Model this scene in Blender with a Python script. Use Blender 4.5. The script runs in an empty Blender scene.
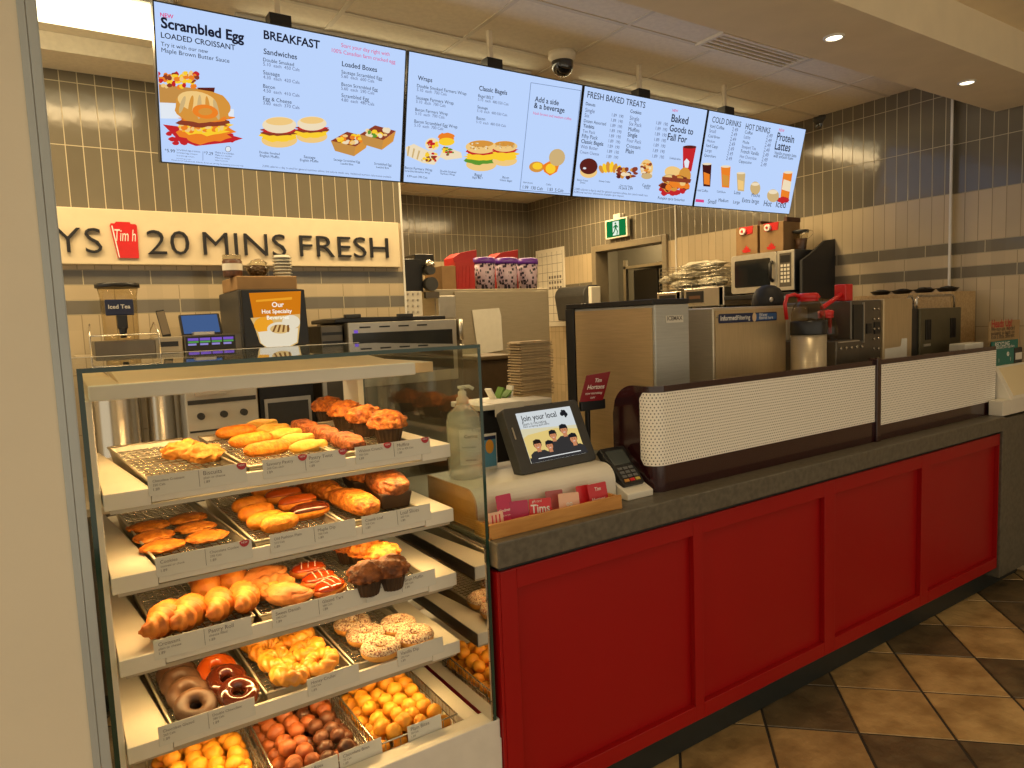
import bpy, bmesh, math, random
from mathutils import Vector, Matrix, Euler, noise
sc = bpy.context.scene
COL = sc.collection
# ------------------------------------------------------------------ camera
CAM_H = 1.62
YAW, PITCH, ROLL, FOC = 0.582846513, -0.0921926098, -0.0399881799, 690.425
cy, sy, cp, sp = math.cos(YAW), math.sin(YAW), math.cos(PITCH), math.sin(PITCH)
FWD = Vector((sy*cp, cy*cp, sp)); RT0 = Vector((cy, -sy, 0)); UP0 = RT0.cross(FWD)
RT = RT0*math.cos(ROLL) + UP0*math.sin(ROLL)
UP = -RT0*math.sin(ROLL) + UP0*math.cos(ROLL)
EYE = Vector((0, 0, CAM_H))
cam = bpy.data.cameras.new('camera'); camo = bpy.data.objects.new('camera', cam); COL.objects.link(camo)
cam.sensor_fit = 'HORIZONTAL'; cam.sensor_width = 36; cam.lens = FOC*36/1024; cam.clip_start = 0.02
camo.matrix_world = Matrix(((RT.x, UP.x, -FWD.x, 0), (RT.y, UP.y, -FWD.y, 0), (RT.z, UP.z, -FWD.z, CAM_H), (0, 0, 0, 1)))
sc.camera = camo
# ------------------------------------------------------------------ light
sc.view_settings.view_transform = 'Standard'; sc.view_settings.look = 'None'
sc.view_settings.gamma = 1; sc.view_settings.use_curve_mapping = False
sc.view_settings.exposure = 0.0
try:
    sc.cycles.use_denoising = True; sc.cycles.denoiser = 'OPENIMAGEDENOISE'
    sc.cycles.sample_clamp_indirect = 4; sc.cycles.caustics_reflective = False; sc.cycles.caustics_refractive = False
    sc.cycles.max_bounces = 8; sc.cycles.transparent_max_bounces = 12
except Exception: pass
world = bpy.data.worlds.new('world'); sc.world = world; world.use_nodes = True
world.node_tree.nodes['Background'].inputs[0].default_value = (1.0, 0.86, 0.63, 1)
world.node_tree.nodes['Background'].inputs[1].default_value = 0.88
WARM = (1.0, 0.70, 0.34)
def area(name, loc, sx, sy_, power, rot=(0, 0, 0), col=WARM, spread=180):
    l = bpy.data.lights.new(name, 'AREA'); l.shape = 'RECTANGLE'; l.size = sx; l.size_y = sy_
    l.energy = power; l.color = col; l.spread = math.radians(spread)
    o = bpy.data.objects.new(name, l); o.location = loc; o.rotation_euler = rot; COL.objects.link(o); return o
# back-of-house fluorescent fixtures (bodies built with the ceiling); first one added to brighten the doorway room
FIX = [(5.7, 5.9, 0.9), (-0.25, 3.36, 1.5), (1.55, 3.36, 1.5), (3.4, 3.36, 1.5), (2.6, 5.35, 1.2), (3.9, 5.35, 1.2)]
for fx, fy, fl in FIX:
    area('fixture_light', (fx, fy, 2.885), fl, 0.24, 22 if fy < 4 else 34)
# bulkhead downlights, then unseen ones added to light the customer side (fixtures built with the ceiling)
DOWN = [(0.43, 1.71, 2.728, 1.0), (1.60, 1.71, 2.728, 1.0), (2.783, 1.709, 2.728, 1.0), (3.961, 1.716, 2.728, 1.0),
        (0.2, 0.4, 2.92, 1.3), (1.7, 0.4, 2.92, 1.3), (3.2, 0.4, 2.92, 1.3), (0.2, -1.0, 2.92, 1.3), (1.7, -1.0, 2.92, 1.3), (3.2, -1.0, 2.92, 1.3), (4.5, 0.5, 2.92, 1.0)]
for dx, dy, dz, k in DOWN:
    l = bpy.data.lights.new('downlight_beam', 'SPOT'); l.energy = 9*k; l.color = (1.0, 0.74, 0.40); l.spot_size = math.radians(125); l.spot_blend = 0.8
    l.shadow_soft_size = 0.05
    o = bpy.data.objects.new('downlight_beam', l); o.location = (dx, dy, dz-0.02); COL.objects.link(o)
# ------------------------------------------------------------------ helpers
def PX(px, py):
    return RT*((px-512)/FOC) - UP*((py-384)/FOC) + FWD
def P(px, py, x=None, y=None, z=None):
    d = PX(px, py)
    if x is not None: t = x/d.x
    elif y is not None: t = y/d.y
    else: t = (z-CAM_H)/d.z
    return EYE + d*t
def Ppl(px, py, o, n):
    d = PX(px, py); return EYE + d*((o-EYE).dot(n)/d.dot(n))
def lin(r, g, b):
    f = lambda v: v/12.92 if v <= 0.04045 else ((v+0.055)/1.055)**2.4
    return (f(r/255), f(g/255), f(b/255))
MATS = {}
def mat(name, col, rough=0.5, metal=0.0, var=0.0, vscale=20, bump=0.0, bscale=60, coat=0.0, emis=None, estr=1.0, spec=0.5, col2=None, aniso=None):
    if name in MATS: return MATS[name]
    m = bpy.data.materials.new(name); m.use_nodes = True; nt = m.node_tree
    b = nt.nodes['Principled BSDF']
    b.inputs['Base Color'].default_value = (*col, 1); b.inputs['Roughness'].default_value = rough; b.inputs['Metallic'].default_value = metal
    b.inputs['Coat Weight'].default_value = coat; b.inputs['Coat Roughness'].default_value = 0.06; b.inputs['Specular IOR Level'].default_value = spec
    if emis: b.inputs['Emission Color'].default_value = (*emis, 1); b.inputs['Emission Strength'].default_value = estr
    if var or bump or col2:
        tc = nt.nodes.new('ShaderNodeTexCoord'); src = tc.outputs['Object']
        if aniso:
            mp = nt.nodes.new('ShaderNodeMapping'); mp.inputs['Scale'].default_value = aniso; nt.links.new(src, mp.inputs[0]); src = mp.outputs[0]
    if var or col2:
        n = nt.nodes.new('ShaderNodeTexNoise'); n.inputs['Scale'].default_value = vscale; n.inputs['Detail'].default_value = 4; nt.links.new(src, n.inputs['Vector'])
        r = nt.nodes.new('ShaderNodeValToRGB'); r.color_ramp.elements[0].position = 0.35; r.color_ramp.elements[1].position = 0.65
        c2 = col2 if col2 else tuple(min(1, c*(1+var)) for c in col); c1 = col if col2 else tuple(c*(1-var) for c in col)
        r.color_ramp.elements[0].color = (*c1, 1); r.color_ramp.elements[1].color = (*c2, 1)
        nt.links.new(n.outputs[0], r.inputs[0]); nt.links.new(r.outputs[0], b.inputs['Base Color'])
    if bump:
        n2 = nt.nodes.new('ShaderNodeTexNoise'); n2.inputs['Scale'].default_value = bscale; n2.inputs['Detail'].default_value = 3; nt.links.new(src, n2.inputs['Vector'])
        bp = nt.nodes.new('ShaderNodeBump'); bp.inputs['Strength'].default_value = bump; bp.inputs['Distance'].default_value = 0.01
        nt.links.new(n2.outputs[0], bp.inputs['Height']); nt.links.new(bp.outputs[0], b.inputs['Normal'])
    MATS[name] = m; return m
def emit(name, col, s=1.0):
    if name in MATS: return MATS[name]
    m = bpy.data.materials.new(name); m.use_nodes = True; nt = m.node_tree
    for n in list(nt.nodes):
        if n.type == 'BSDF_PRINCIPLED': nt.nodes.remove(n)
    e = nt.nodes.new('ShaderNodeEmission'); e.inputs[0].default_value = (*col, 1); e.inputs[1].default_value = s
    nt.links.new(e.outputs[0], nt.nodes['Material Output'].inputs[0]); MATS[name] = m; return m
def milky(name, col, k):
    if name in MATS: return MATS[name]
    m = bpy.data.materials.new(name); m.use_nodes = True; nt = m.node_tree; p = nt.nodes['Principled BSDF']; p.inputs['Base Color'].default_value = (*col, 1); p.inputs['Roughness'].default_value = 0.12
    t = nt.nodes.new('ShaderNodeBsdfTransparent'); x = nt.nodes.new('ShaderNodeMixShader'); x.inputs[0].default_value = k
    nt.links.new(t.outputs[0], x.inputs[1]); nt.links.new(p.outputs[0], x.inputs[2]); nt.links.new(x.outputs[0], nt.nodes['Material Output'].inputs[0]); MATS[name] = m; return m
def glassmat(name, tint=(0.93, 0.97, 0.94), rough=0.0, ior=1.5):
    if name in MATS: return MATS[name]
    m = bpy.data.materials.new(name); m.use_nodes = True; nt = m.node_tree
    for n in list(nt.nodes):
        if n.type == 'BSDF_PRINCIPLED': nt.nodes.remove(n)
    t = nt.nodes.new('ShaderNodeBsdfTransparent'); t.inputs[0].default_value = (*tint, 1)
    g = nt.nodes.new('ShaderNodeBsdfGlossy'); g.inputs['Roughness'].default_value = rough
    lw = nt.nodes.new('ShaderNodeLayerWeight'); pw = nt.nodes.new('ShaderNodeMath'); pw.operation = 'POWER'; nt.links.new(lw.outputs['Facing'], pw.inputs[0]); pw.inputs[1].default_value = 5
    f = nt.nodes.new('ShaderNodeMath'); f.operation = 'MULTIPLY_ADD'; r0 = ((ior-1)/(ior+1))**2; nt.links.new(pw.outputs[0], f.inputs[0]); f.inputs[1].default_value = 1-r0; f.inputs[2].default_value = r0
    x = nt.nodes.new('ShaderNodeMixShader'); nt.links.new(f.outputs[0], x.inputs[0]); nt.links.new(t.outputs[0], x.inputs[1]); nt.links.new(g.outputs[0], x.inputs[2])
    nt.links.new(x.outputs[0], nt.nodes['Material Output'].inputs[0]); MATS[name] = m; return m
ZERO = Vector((0, 0, 0))
class MB:
    """collects shapes, then build() links them as ONE mesh object"""
    def __init__(s): s.v = []; s.f = []; s.m = []; s.sm = []; s.uv = {}
    def add(s, vs, fs, m=0, smooth=False, M=None):
        o = len(s.v)
        for p in vs: s.v.append(M @ Vector(p) if M is not None else Vector(p))
        for f in fs: s.f.append([i+o for i in f]); s.m.append(m); s.sm.append(smooth)
        return s
    def box(s, x0, x1, y0, y1, z0, z1, m=0, M=None):
        vs = [(x0, y0, z0), (x1, y0, z0), (x1, y1, z0), (x0, y1, z0), (x0, y0, z1), (x1, y0, z1), (x1, y1, z1), (x0, y1, z1)]
        return s.add(vs, [(0, 3, 2, 1), (4, 5, 6, 7), (0, 1, 5, 4), (1, 2, 6, 5), (2, 3, 7, 6), (3, 0, 4, 7)], m, False, M)
    def lathe(s, prof, c=(0, 0, 0), n=24, m=0, M=None, smooth=True, cap=True):
        vs = []; fs = []; k = len(prof)
        for i in range(n):
            a = 2*math.pi*i/n
            for r, z in prof: vs.append((c[0]+r*math.cos(a), c[1]+r*math.sin(a), c[2]+z))
        for i in range(n):
            j = (i+1) % n
            for q in range(k-1): fs.append((i*k+q, j*k+q, j*k+q+1, i*k+q+1))
        s.add(vs, fs, m, smooth, M)
        if cap:
            if prof[0][0] > 1e-5: s.add([vs[i*k] for i in range(n)], [tuple(reversed(range(n)))], m, False, M)
            if prof[-1][0] > 1e-5: s.add([vs[i*k+k-1] for i in range(n)], [tuple(range(n))], m, False, M)
        return s
    def cyl(s, p0, p1, r0, r1=None, n=16, m=0):
        p0, p1 = Vector(p0), Vector(p1); d = p1-p0
        M = Matrix.Translation(p0) @ d.to_track_quat('Z', 'Y').to_matrix().to_4x4()
        return s.lathe([(r0, 0), (r0 if r1 is None else r1, d.length)], n=n, m=m, M=M)
    def tube(s, pts, r, n=8, m=0, closed=False):
        pts = [Vector(p) for p in pts]; k = len(pts); vs = []; fs = []
        up = Vector((0, 0, 1)); prev = None
        for i, p in enumerate(pts):
            if closed: t = pts[(i+1) % k]-pts[i-1]
            else: t = pts[min(i+1, k-1)]-pts[max(i-1, 0)]
            t.normalize()
            a = prev if prev is not None else (up if abs(t.z) < 0.9 else Vector((1, 0, 0)))
            a = (a - t*a.dot(t)).normalized(); b = t.cross(a); prev = a
            rr = r(i/(k-1 if not closed else k)) if callable(r) else r
            for j in range(n):
                q = 2*math.pi*j/n; vs.append(p + (a*math.cos(q)+b*math.sin(q))*rr)
        lim = k if closed else k-1
        for i in range(lim):
            i2 = (i+1) % k
            for j in range(n): fs.append((i*n+j, i*n+(j+1) % n, i2*n+(j+1) % n, i2*n+j))
        s.add(vs, fs, m, True)
        if not closed:
            s.add(vs[:n], [tuple(reversed(range(n)))], m); s.add(vs[-n:], [tuple(range(n))], m)
        return s
    def prism(s, poly, h0, h1, ax='z', m=0, M=None, smooth=False):
        """poly of 2D points extruded along an axis"""
        f = {'z': lambda a, b, h: (a, b, h), 'y': lambda a, b, h: (a, h, b), 'x': lambda a, b, h: (h, a, b)}[ax]
        n = len(poly); vs = [f(a, b, h0) for a, b in poly]+[f(a, b, h1) for a, b in poly]
        s.add(vs, [tuple(range(n)), tuple(range(n, 2*n))], m, False, M)
        return s.add(vs, [(i, (i+1) % n, n+(i+1) % n, n+i) for i in range(n)], m, smooth, M)
    def blob(s, c, rad, amp=0.0, freq=6.0, seed=0, sub=3, m=0, M=None, squash=None, flat=None):
        bm = bmesh.new(); bmesh.ops.create_icosphere(bm, subdivisions=sub, radius=1); off = Vector((seed*3.7, seed*1.3, seed*2.1))
        vs = []
        for v in bm.verts:
            d = 1 + amp*noise.noise(v.co*freq+off) + amp*0.5*noise.noise(v.co*freq*2.3+off)
            p = Vector((v.co.x*rad[0]*d, v.co.y*rad[1]*d, v.co.z*rad[2]*d))
            if flat is not None and p.z < flat*rad[2]: p.z = flat*rad[2]
            vs.append(p+Vector(c))
        fs = [tuple(v.index for v in f.verts) for f in bm.faces]; bm.free()
        return s.add(vs, fs, m, True, M)
    def ring(s, c, R, r, nu=32, nv=14, m=0, fn=None, M=None, zs=1.0, v0=0, v1=2*math.pi):
        vs = []; fs = []; full = abs(v1-v0-2*math.pi) < 1e-6; kv = nv if full else nv+1
        for i in range(nu):
            u = 2*math.pi*i/nu
            for j in range(kv):
                v = v0+(v1-v0)*j/nv; rr = r*(fn(u, v) if fn else 1)
                q = R+rr*math.cos(v); vs.append((c[0]+q*math.cos(u), c[1]+q*math.sin(u), c[2]+rr*math.sin(v)*zs))
        for i in range(nu):
            for j in range(nv):
                j2 = (j+1) % kv if full else j+1; i2 = (i+1) % nu
                fs.append((i*kv+j, i2*kv+j, i2*kv+j2, i*kv+j2))
        return s.add(vs, fs, m, True, M)
    def quad(s, a, b, c, d, m=0, uv=None):
        s.add([a, b, c, d], [(0, 1, 2, 3)], m)
        if uv: s.uv[len(s.f)-1] = uv
        return s
    def text(s, txt, o, right, up, width=None, size=None, m=0, depth=0.0, bold=0.0, hs=1.0, align='L'):
        """text whose baseline starts at o and runs along right; width fits it"""
        cu = bpy.data.curves.new('t', 'FONT'); cu.body = txt; cu.extrude = 0.02 if depth else 0; cu.offset = bold; cu.resolution_u = 3
        ob = bpy.data.objects.new('t', cu); COL.objects.link(ob)
        me = bpy.data.meshes.new_from_object(ob.evaluated_get(bpy.context.evaluated_depsgraph_get()))
        COL.objects.unlink(ob); bpy.data.objects.remove(ob); bpy.data.curves.remove(cu)
        if not me.vertices: return s
        x0 = min(v.co.x for v in me.vertices); x1 = max(v.co.x for v in me.vertices)
        k = (width/(x1-x0)) if width else size; kh = (size if (size and width) else k)*hs
        R_, U_ = Vector(right).normalized(), Vector(up).normalized(); N_ = R_.cross(U_).normalized(); O_ = Vector(o)
        if align == 'C': O_ = O_ - R_*((x1-x0)*k/2)
        kd = depth/0.04 if depth else 0
        vs = [O_ + R_*((v.co.x-x0)*k) + U_*(v.co.y*kh) + N_*((v.co.z+0.02)*kd if depth else 0) for v in me.vertices]
        s.add(vs, [tuple(p.vertices) for p in me.polygons], m)
        bpy.data.meshes.remove(me); return s
    def build(s, name, mats, parent=None, bev=0.0, seg=2, auto=None, uvs=False, origin=None, recalc=True):
        me = bpy.data.meshes.new(name)
        base = Vector(origin) if origin is not None else (parent.matrix_parent_world if False else ZERO)
        if parent is not None: base = Vector(parent['_w']) if '_w' in parent else ZERO
        elif origin is None and s.v:
            xs = [p.x for p in s.v]; ys = [p.y for p in s.v]; base = Vector(((min(xs)+max(xs))/2, (min(ys)+max(ys))/2, min(p.z for p in s.v)))
        me.from_pydata([tuple(p-base) for p in s.v], [], s.f)
        for mm in (mats if isinstance(mats, (list, tuple)) else [mats]): me.materials.append(mm)
        for i, p in enumerate(me.polygons): p.material_index = s.m[i]; p.use_smooth = s.sm[i]
        if s.uv:
            ul = me.uv_layers.new(name='uv')
            for i, p in enumerate(me.polygons):
                if i in s.uv:
                    for q, li in enumerate(p.loop_indices): ul.data[li].uv = s.uv[i][q]
        if recalc and not s.uv:
            bm = bmesh.new(); bm.from_mesh(me); bmesh.ops.remove_doubles(bm, verts=bm.verts, dist=1e-6); bmesh.ops.recalc_face_normals(bm, faces=bm.faces); bm.to_mesh(me); bm.free()
        me.update()
        o = bpy.data.objects.new(name, me); COL.objects.link(o)
        if parent is not None: o.parent = parent; o['_w'] = tuple(base)
        else: o.location = base; o['_w'] = tuple(base)
        if bev:
            md = o.modifiers.new('bevel', 'BEVEL'); md.width = bev; md.segments = seg; md.limit_method = 'ANGLE'; md.angle_limit = math.radians(50)
        return o
def tag(o, label, cat, group=None):
    o['label'] = label; o['category'] = cat
    if group: o['group'] = group
    return o
def struct(o): o['kind'] = 'structure'; return o
def thing(name, label, cat, loc, group=None):
    o = bpy.data.objects.new(name, None); COL.objects.link(o); o.location = loc; o.empty_display_size = 0.05; o['_w'] = tuple(loc)
    return tag(o, label, cat, group)
def kids(o): return [c for c in bpy.data.objects if c.parent == o]
KC = {}
def dup(src, loc, rot=(0, 0, 0), label=None, group=None, scale=1.0):
    r = src.copy(); COL.objects.link(r); r.location = loc; r.rotation_euler = rot; r.scale = (scale,)*3
    if label: r['label'] = label
    if group: r['group'] = group
    if src.name not in KC: KC[src.name] = [(c, kids(c)) for c in kids(src)]
    for c, gs in KC[src.name]:
        d = c.copy(); COL.objects.link(d); d.parent = r
        for g in gs:
            e = g.copy(); COL.objects.link(e); e.parent = d
    return r
ORD = ['first', 'second', 'third', 'fourth', 'fifth', 'sixth', 'seventh', 'eighth', 'ninth']
# ------------------------------------------------------------------ materials
M_white = mat('white_paint', (0.74, 0.72, 0.66), 0.4, var=0.03)
M_cream = mat('cream_laminate', (0.76, 0.72, 0.62), 0.38, var=0.03, vscale=8)
M_beige = mat('beige_wall_paint', (0.74, 0.66, 0.51), 0.6, var=0.03, vscale=3, bump=0.05, bscale=120)
M_ceil = mat('ceiling_paint', (0.86, 0.78, 0.62), 0.8, var=0.04, vscale=40, bump=0.05, bscale=200)
M_steel = mat('brushed_steel', (0.62, 0.54, 0.40), 0.34, 0.6, var=0.06, vscale=12, aniso=(1, 1, 30))
M_steel2 = mat('grey_steel', (0.48, 0.42, 0.31), 0.38, 0.5, var=0.05, vscale=10, aniso=(1, 1, 20))
M_dsteel = mat('dark_steel', (0.16, 0.14, 0.11), 0.35, 0.7, var=0.08, vscale=10)
M_chrome = mat('polished_chrome', (0.62, 0.58, 0.50), 0.24, 0.9)
M_alu = mat('aluminium', (0.60, 0.57, 0.50), 0.36, 0.85, var=0.05)
M_black = mat('black_plastic', (0.012, 0.012, 0.013), 0.35, var=0.1)
M_char = mat('charcoal_plastic', (0.045, 0.045, 0.045), 0.45, var=0.08)
M_red = mat('red_panel_paint', (0.33, 0.0045, 0.005), 0.40, var=0.03, vscale=2, spec=0.3)
M_redp = mat('red_plastic', (0.62, 0.02, 0.02), 0.3, var=0.05)
M_maroon = mat('maroon_gloss', (0.030, 0.006, 0.007), 0.16, var=0.05, coat=0.4)
M_stone = mat('dark_grey_laminate', (0.085, 0.075, 0.055), 0.38, vscale=45, col2=(0.13, 0.115, 0.085))
M_kick = mat('black_kick_plate', (0.018, 0.022, 0.020), 0.45, var=0.1)
M_wood = mat('light_wood', (0.50, 0.22, 0.045), 0.45, vscale=9, col2=(0.60, 0.29, 0.07), aniso=(1, 8, 8))
M_brownbox = mat('brown_card', (0.34, 0.20, 0.085), 0.75, var=0.07, vscale=14)
M_kraft = mat('kraft_paper', (0.42, 0.28, 0.13), 0.8, var=0.06)
M_paper = mat('paper', (0.74, 0.71, 0.62), 0.7, var=0.03)
M_inkb = mat('black_ink', (0.010, 0.010, 0.014), 0.5)
M_inkg = mat('grey_ink', (0.16, 0.14, 0.12), 0.6)
M_inkr = mat('red_ink', (0.45, 0.015, 0.02), 0.5)
M_inkw = mat('white_ink', (0.85, 0.83, 0.78), 0.5)
M_gedge = mat('green_glass_edge', (0.012, 0.045, 0.032), 0.1, coat=0.3)
M_glass = glassmat('clear_glass')
M_led = emit('led_strip_lens', (1.0, 0.82, 0.5), 3.0)
M_lamp = emit('fluorescent_lens', (1.0, 0.84, 0.50), 4.0)
M_dl = emit('downlight_lens', (1.0, 0.88, 0.62), 4.0)
M_teal = mat('teal_card', (0.02, 0.17, 0.14), 0.5)
M_blue = mat('blue_card', (0.10, 0.30, 0.44), 0.5)
M_navy = mat('navy_print', (0.010, 0.020, 0.075), 0.4)
M_orange = mat('orange_print', (0.75, 0.33, 0.03), 0.5)
M_purple = mat('purple_plastic', (0.13, 0.03, 0.34), 0.35)
# ================================================================== SETTING
# --- floor: stone tiles laid at 45 degrees
M_tile = [mat('stone_tile_light', (0.33, 0.205, 0.075), 0.46, vscale=7, col2=(0.58, 0.39, 0.165), bump=0.8, bscale=16),
          mat('stone_tile_dark', (0.085, 0.058, 0.028), 0.44, vscale=8, col2=(0.17, 0.12, 0.06), bump=0.8, bscale=16),
          mat('stone_tile_tan', (0.25, 0.155, 0.060), 0.46, vscale=7, col2=(0.46, 0.30, 0.125), bump=0.8, bscale=16),
          mat('floor_grout', (0.030, 0.024, 0.017), 0.8)]
rnd = random.Random(5)
f = MB(); TS = 0.477
FIXD = {(0, -1): 1, (0, 0): 0, (0, 1): 0, (1, 0): 2, (1, 1): 0, (1, 2): 1, (2, 1): 1, (2, 2): 0, (3, 2): 0, (3, 3): 1, (-1, -2): 2, (-1, -1): 2, (-1, 0): 1, (-1, 1): 1, (0, 2): 2, (2, 3): 2, (4, 3): 1}
for k in range(-12, 14):
    for j in range(-14, 14):
        u0, v0 = 3.82+TS*k, 1.05+TS*j; g = 0.006
        us, vs_ = (u0+g, u0+TS-g), (v0+g, v0+TS-g)
        pts = [((u+v)/2, (u-v)/2) for u, v in ((us[0], vs_[0]), (us[0], vs_[1]), (us[1], vs_[1]), (us[1], vs_[0]))]
        cx, cyy = (u0+v0+TS)/2, (u0-v0)/2
        if not (-2.2 < cx < 6 and -2.4 < cyy < 3.6): continue
        mi = FIXD.get((k, j), rnd.choice([0, 0, 2, 2, 1]))
        ins = [((p[0]*0.985+cx*0.015), (p[1]*0.985+cyy*0.015)) for p in pts]
        n = len(f.v); f.add([(a, b, -0.004) for a, b in pts]+[(a, b, 0) for a, b in ins], [(4, 5, 6, 7), (0, 1, 5, 4), (1, 2, 6, 5), (2, 3, 7, 6), (3, 0, 4, 7)], mi)
f.box(-2.6, 6.6, -2.8, 7.2, -0.05, -0.003, 3)
struct(f.build('floor', M_tile, origin=(0, 0, 0)))
# --- tiled walls
def wallmat():
    m = bpy.data.materials.new('banded_wall_tile'); m.use_nodes = True; nt = m.node_tree; b = nt.nodes['Principled BSDF']; N = nt.nodes.new; L = nt.links.new
    uv = N('ShaderNodeUVMap'); sx = N('ShaderNodeSeparateXYZ'); L(uv.outputs[0], sx.inputs[0]); U, V = sx.outputs[0], sx.outputs[1]
    def mth(op, a, b_=None, c=None):
        n = N('ShaderNodeMath'); n.operation = op
        for i, q in enumerate((a, b_, c)):
            if q is None: continue
            if isinstance(q, (int, float)): n.inputs[i].default_value = q
            else: L(q, n.inputs[i])
        return n.outputs[0]
    def inband(a, lo, hi): return mth('MULTIPLY', mth('GREATER_THAN', a, lo), mth('LESS_THAN', a, hi))
    zt = 2.289
    s1 = inband(V, 1.914, 1.989); s2 = inband(V, 1.767, 1.839); top = mth('GREATER_THAN', V, zt)
    dark = mth('ADD', mth('ADD', s1, s2), top)
    horiz = inband(V, 1.767, 1.989)
    tw, th = 0.0745, 0.300
    def joint(a, w, half):
        fr = mth('FRACT', mth('DIVIDE', a, w)); d = mth('MINIMUM', fr, mth('SUBTRACT', 1.0, fr)); return mth('LESS_THAN', d, half/w)
    jv = joint(U, tw, 0.0020); ju = joint(mth('ADD', U, mth('MULTIPLY', s1, 0.13)), 0.30, 0.0020)
    jcol = mth('ADD', mth('MULTIPLY', jv, mth('SUBTRACT', 1.0, horiz)), mth('MULTIPLY', ju, horiz))
    # rows of the upright tiles: upper set starts at zt, lower at 1.767, the wide pale one at 1.989
    jrow = joint(mth('SUBTRACT', V, zt), th, 0.0020); jrow_low = joint(mth('SUBTRACT', 1.767, V), th, 0.0020); low = mth('LESS_THAN', V, 1.766)
    edge = None
    for z in (zt, 1.989, 1.914, 1.839, 1.767):
        e = mth('LESS_THAN', mth('ABSOLUTE', mth('SUBTRACT', V, z)), 0.0020); edge = e if edge is None else mth('ADD', edge, e)
    j = mth('ADD', mth('ADD', jcol, edge), mth('ADD', mth('MULTIPLY', jrow, top), mth('MULTIPLY', jrow_low, low)))
    j = mth('MINIMUM', j, 1.0)
    tid = N('ShaderNodeTexWhiteNoise'); tid.noise_dimensions = '2D'; cb = N('ShaderNodeCombineXYZ')
    L(mth('FLOOR', mth('DIVIDE', U, tw)), cb.inputs[0]); L(mth('FLOOR', mth('DIVIDE', mth('SUBTRACT', V, zt), th)), cb.inputs[1]); L(cb.outputs[0], tid.inputs['Vector'])
    ns = N('ShaderNodeTexNoise'); ns.inputs['Scale'].default_value = 5; L(uv.outputs[0], ns.inputs['Vector'])
    varv = mth('ADD', mth('MULTIPLY', tid.outputs[0], 0.16), mth('ADD', mth('MULTIPLY', ns.outputs[0], 0.18), 0.83))
    def mixc(fac, a, b_):
        n = N('ShaderNodeMix'); n.data_type = 'RGBA'; n.inputs[6].default_value = (*a, 1) if isinstance(a, tuple) else (1, 1, 1, 1); n.inputs[7].default_value = (*b_, 1) if isinstance(b_, tuple) else (1, 1, 1, 1)
        if not isinstance(a, tuple): L(a, n.inputs[6])
        if not isinstance(b_, tuple): L(b_, n.inputs[7])
        L(fac, n.inputs[0]); return n.outputs[2]
    tilec = mixc(dark, (0.52, 0.42, 0.27), (0.165, 0.145, 0.108))
    mul = N('ShaderNodeVectorMath'); mul.operation = 'SCALE'; L(tilec, mul.inputs[0]); L(varv, mul.inputs['Scale'])
    L(mixc(j, mul.outputs[0], mixc(dark, (0.30, 0.235, 0.145), (0.52, 0.45, 0.31))), b.inputs['Base Color'])
    L(mth('ADD', mth('MULTIPLY', j, 0.5), mth('ADD', 0.30, mth('MULTIPLY', dark, -0.16))), b.inputs['Roughness'])
    wv = N('ShaderNodeTexNoise'); wv.inputs['Scale'].default_value = 16; wv.inputs['Detail'].default_value = 1; L(uv.outputs[0], wv.inputs['Vector'])
    hgt = mth('SUBTRACT', mth('ADD', mth('MULTIPLY', wv.outputs[0], 0.5), mth('MULTIPLY', tid.outputs[0], 0.2)), mth('MULTIPLY', j, 0.5))
    bp = N('ShaderNodeBump'); bp.inputs['Strength'].default_value = 0.25; bp.inputs['Distance'].default_value = 0.006; L(hgt, bp.inputs['Height']); L(bp.outputs[0], b.inputs['Normal'])
    return m
M_wall = wallmat()
def wallbox(name, x0, x1, y0, y1, z0=0.0, z1=2.985, uo=0.0, vo=0.0):
    w = MB()
    for a, b, hor in (((x0, y0), (x1, y0), 'x'), ((x1, y0), (x1, y1), 'y'), ((x1, y1), (x0, y1), 'x'), ((x0, y1), (x0, y0), 'y')):
        ua, ub = (a[0], b[0]) if hor == 'x' else (a[1], b[1])
        w.quad((*a, z0), (*b, z0), (*b, z1), (*a, z1), 0, [(ua+uo, z0+vo), (ub+uo, z0+vo), (ub+uo, z1+vo), (ua+uo, z1+vo)])
    w.quad((x0, y0, z1), (x1, y0, z1), (x1, y1, z1), (x0, y1, z1), 0, [(0, 0)]*4)
    w.quad((x0, y0, z0), (x0, y1, z0), (x1, y1, z0), (x1, y0, z0), 0, [(0, 0)]*4)
    return struct(w.build(name, M_wall))
wallbox('wall_back', -1.6, 1.885, 4.05, 6.81, uo=0.02, vo=0.036)
wallbox('wall_alcove', 1.885, 4.95, 6.81, 6.95, uo=0.03)
wallbox('wall_right_alcove', 4.80, 4.94, 5.63, 6.81)
wallbox('wall_right_lintel', 4.80, 4.94, 4.575, 5.63, z0=2.352)
wallbox('wall_right_pier', 4.80, 4.94, 4.38, 4.575)
wallbox('wall_right', 4.70, 4.94, 2.115, 4.38, uo=0.01)
wallbox('wall_right_front', 4.74, 4.94, -1.6, 2.115, uo=0.035)
t = MB(); t.box(4.692, 4.704, 2.108, 2.12, 0, 2.985); struct(t.build('trim_right', mat('white_trim', (0.72, 0.70, 0.64), 0.4)))
t = MB(); t.box(4.692, 4.704, 4.374, 4.386, 0, 2.985); struct(t.build('trim_alcove', MATS['white_trim']))
t = MB(); t.box(1.878, 1.89, 4.043, 4.055, 0, 2.985); struct(t.build('trim_back', MATS['white_trim']))
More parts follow.
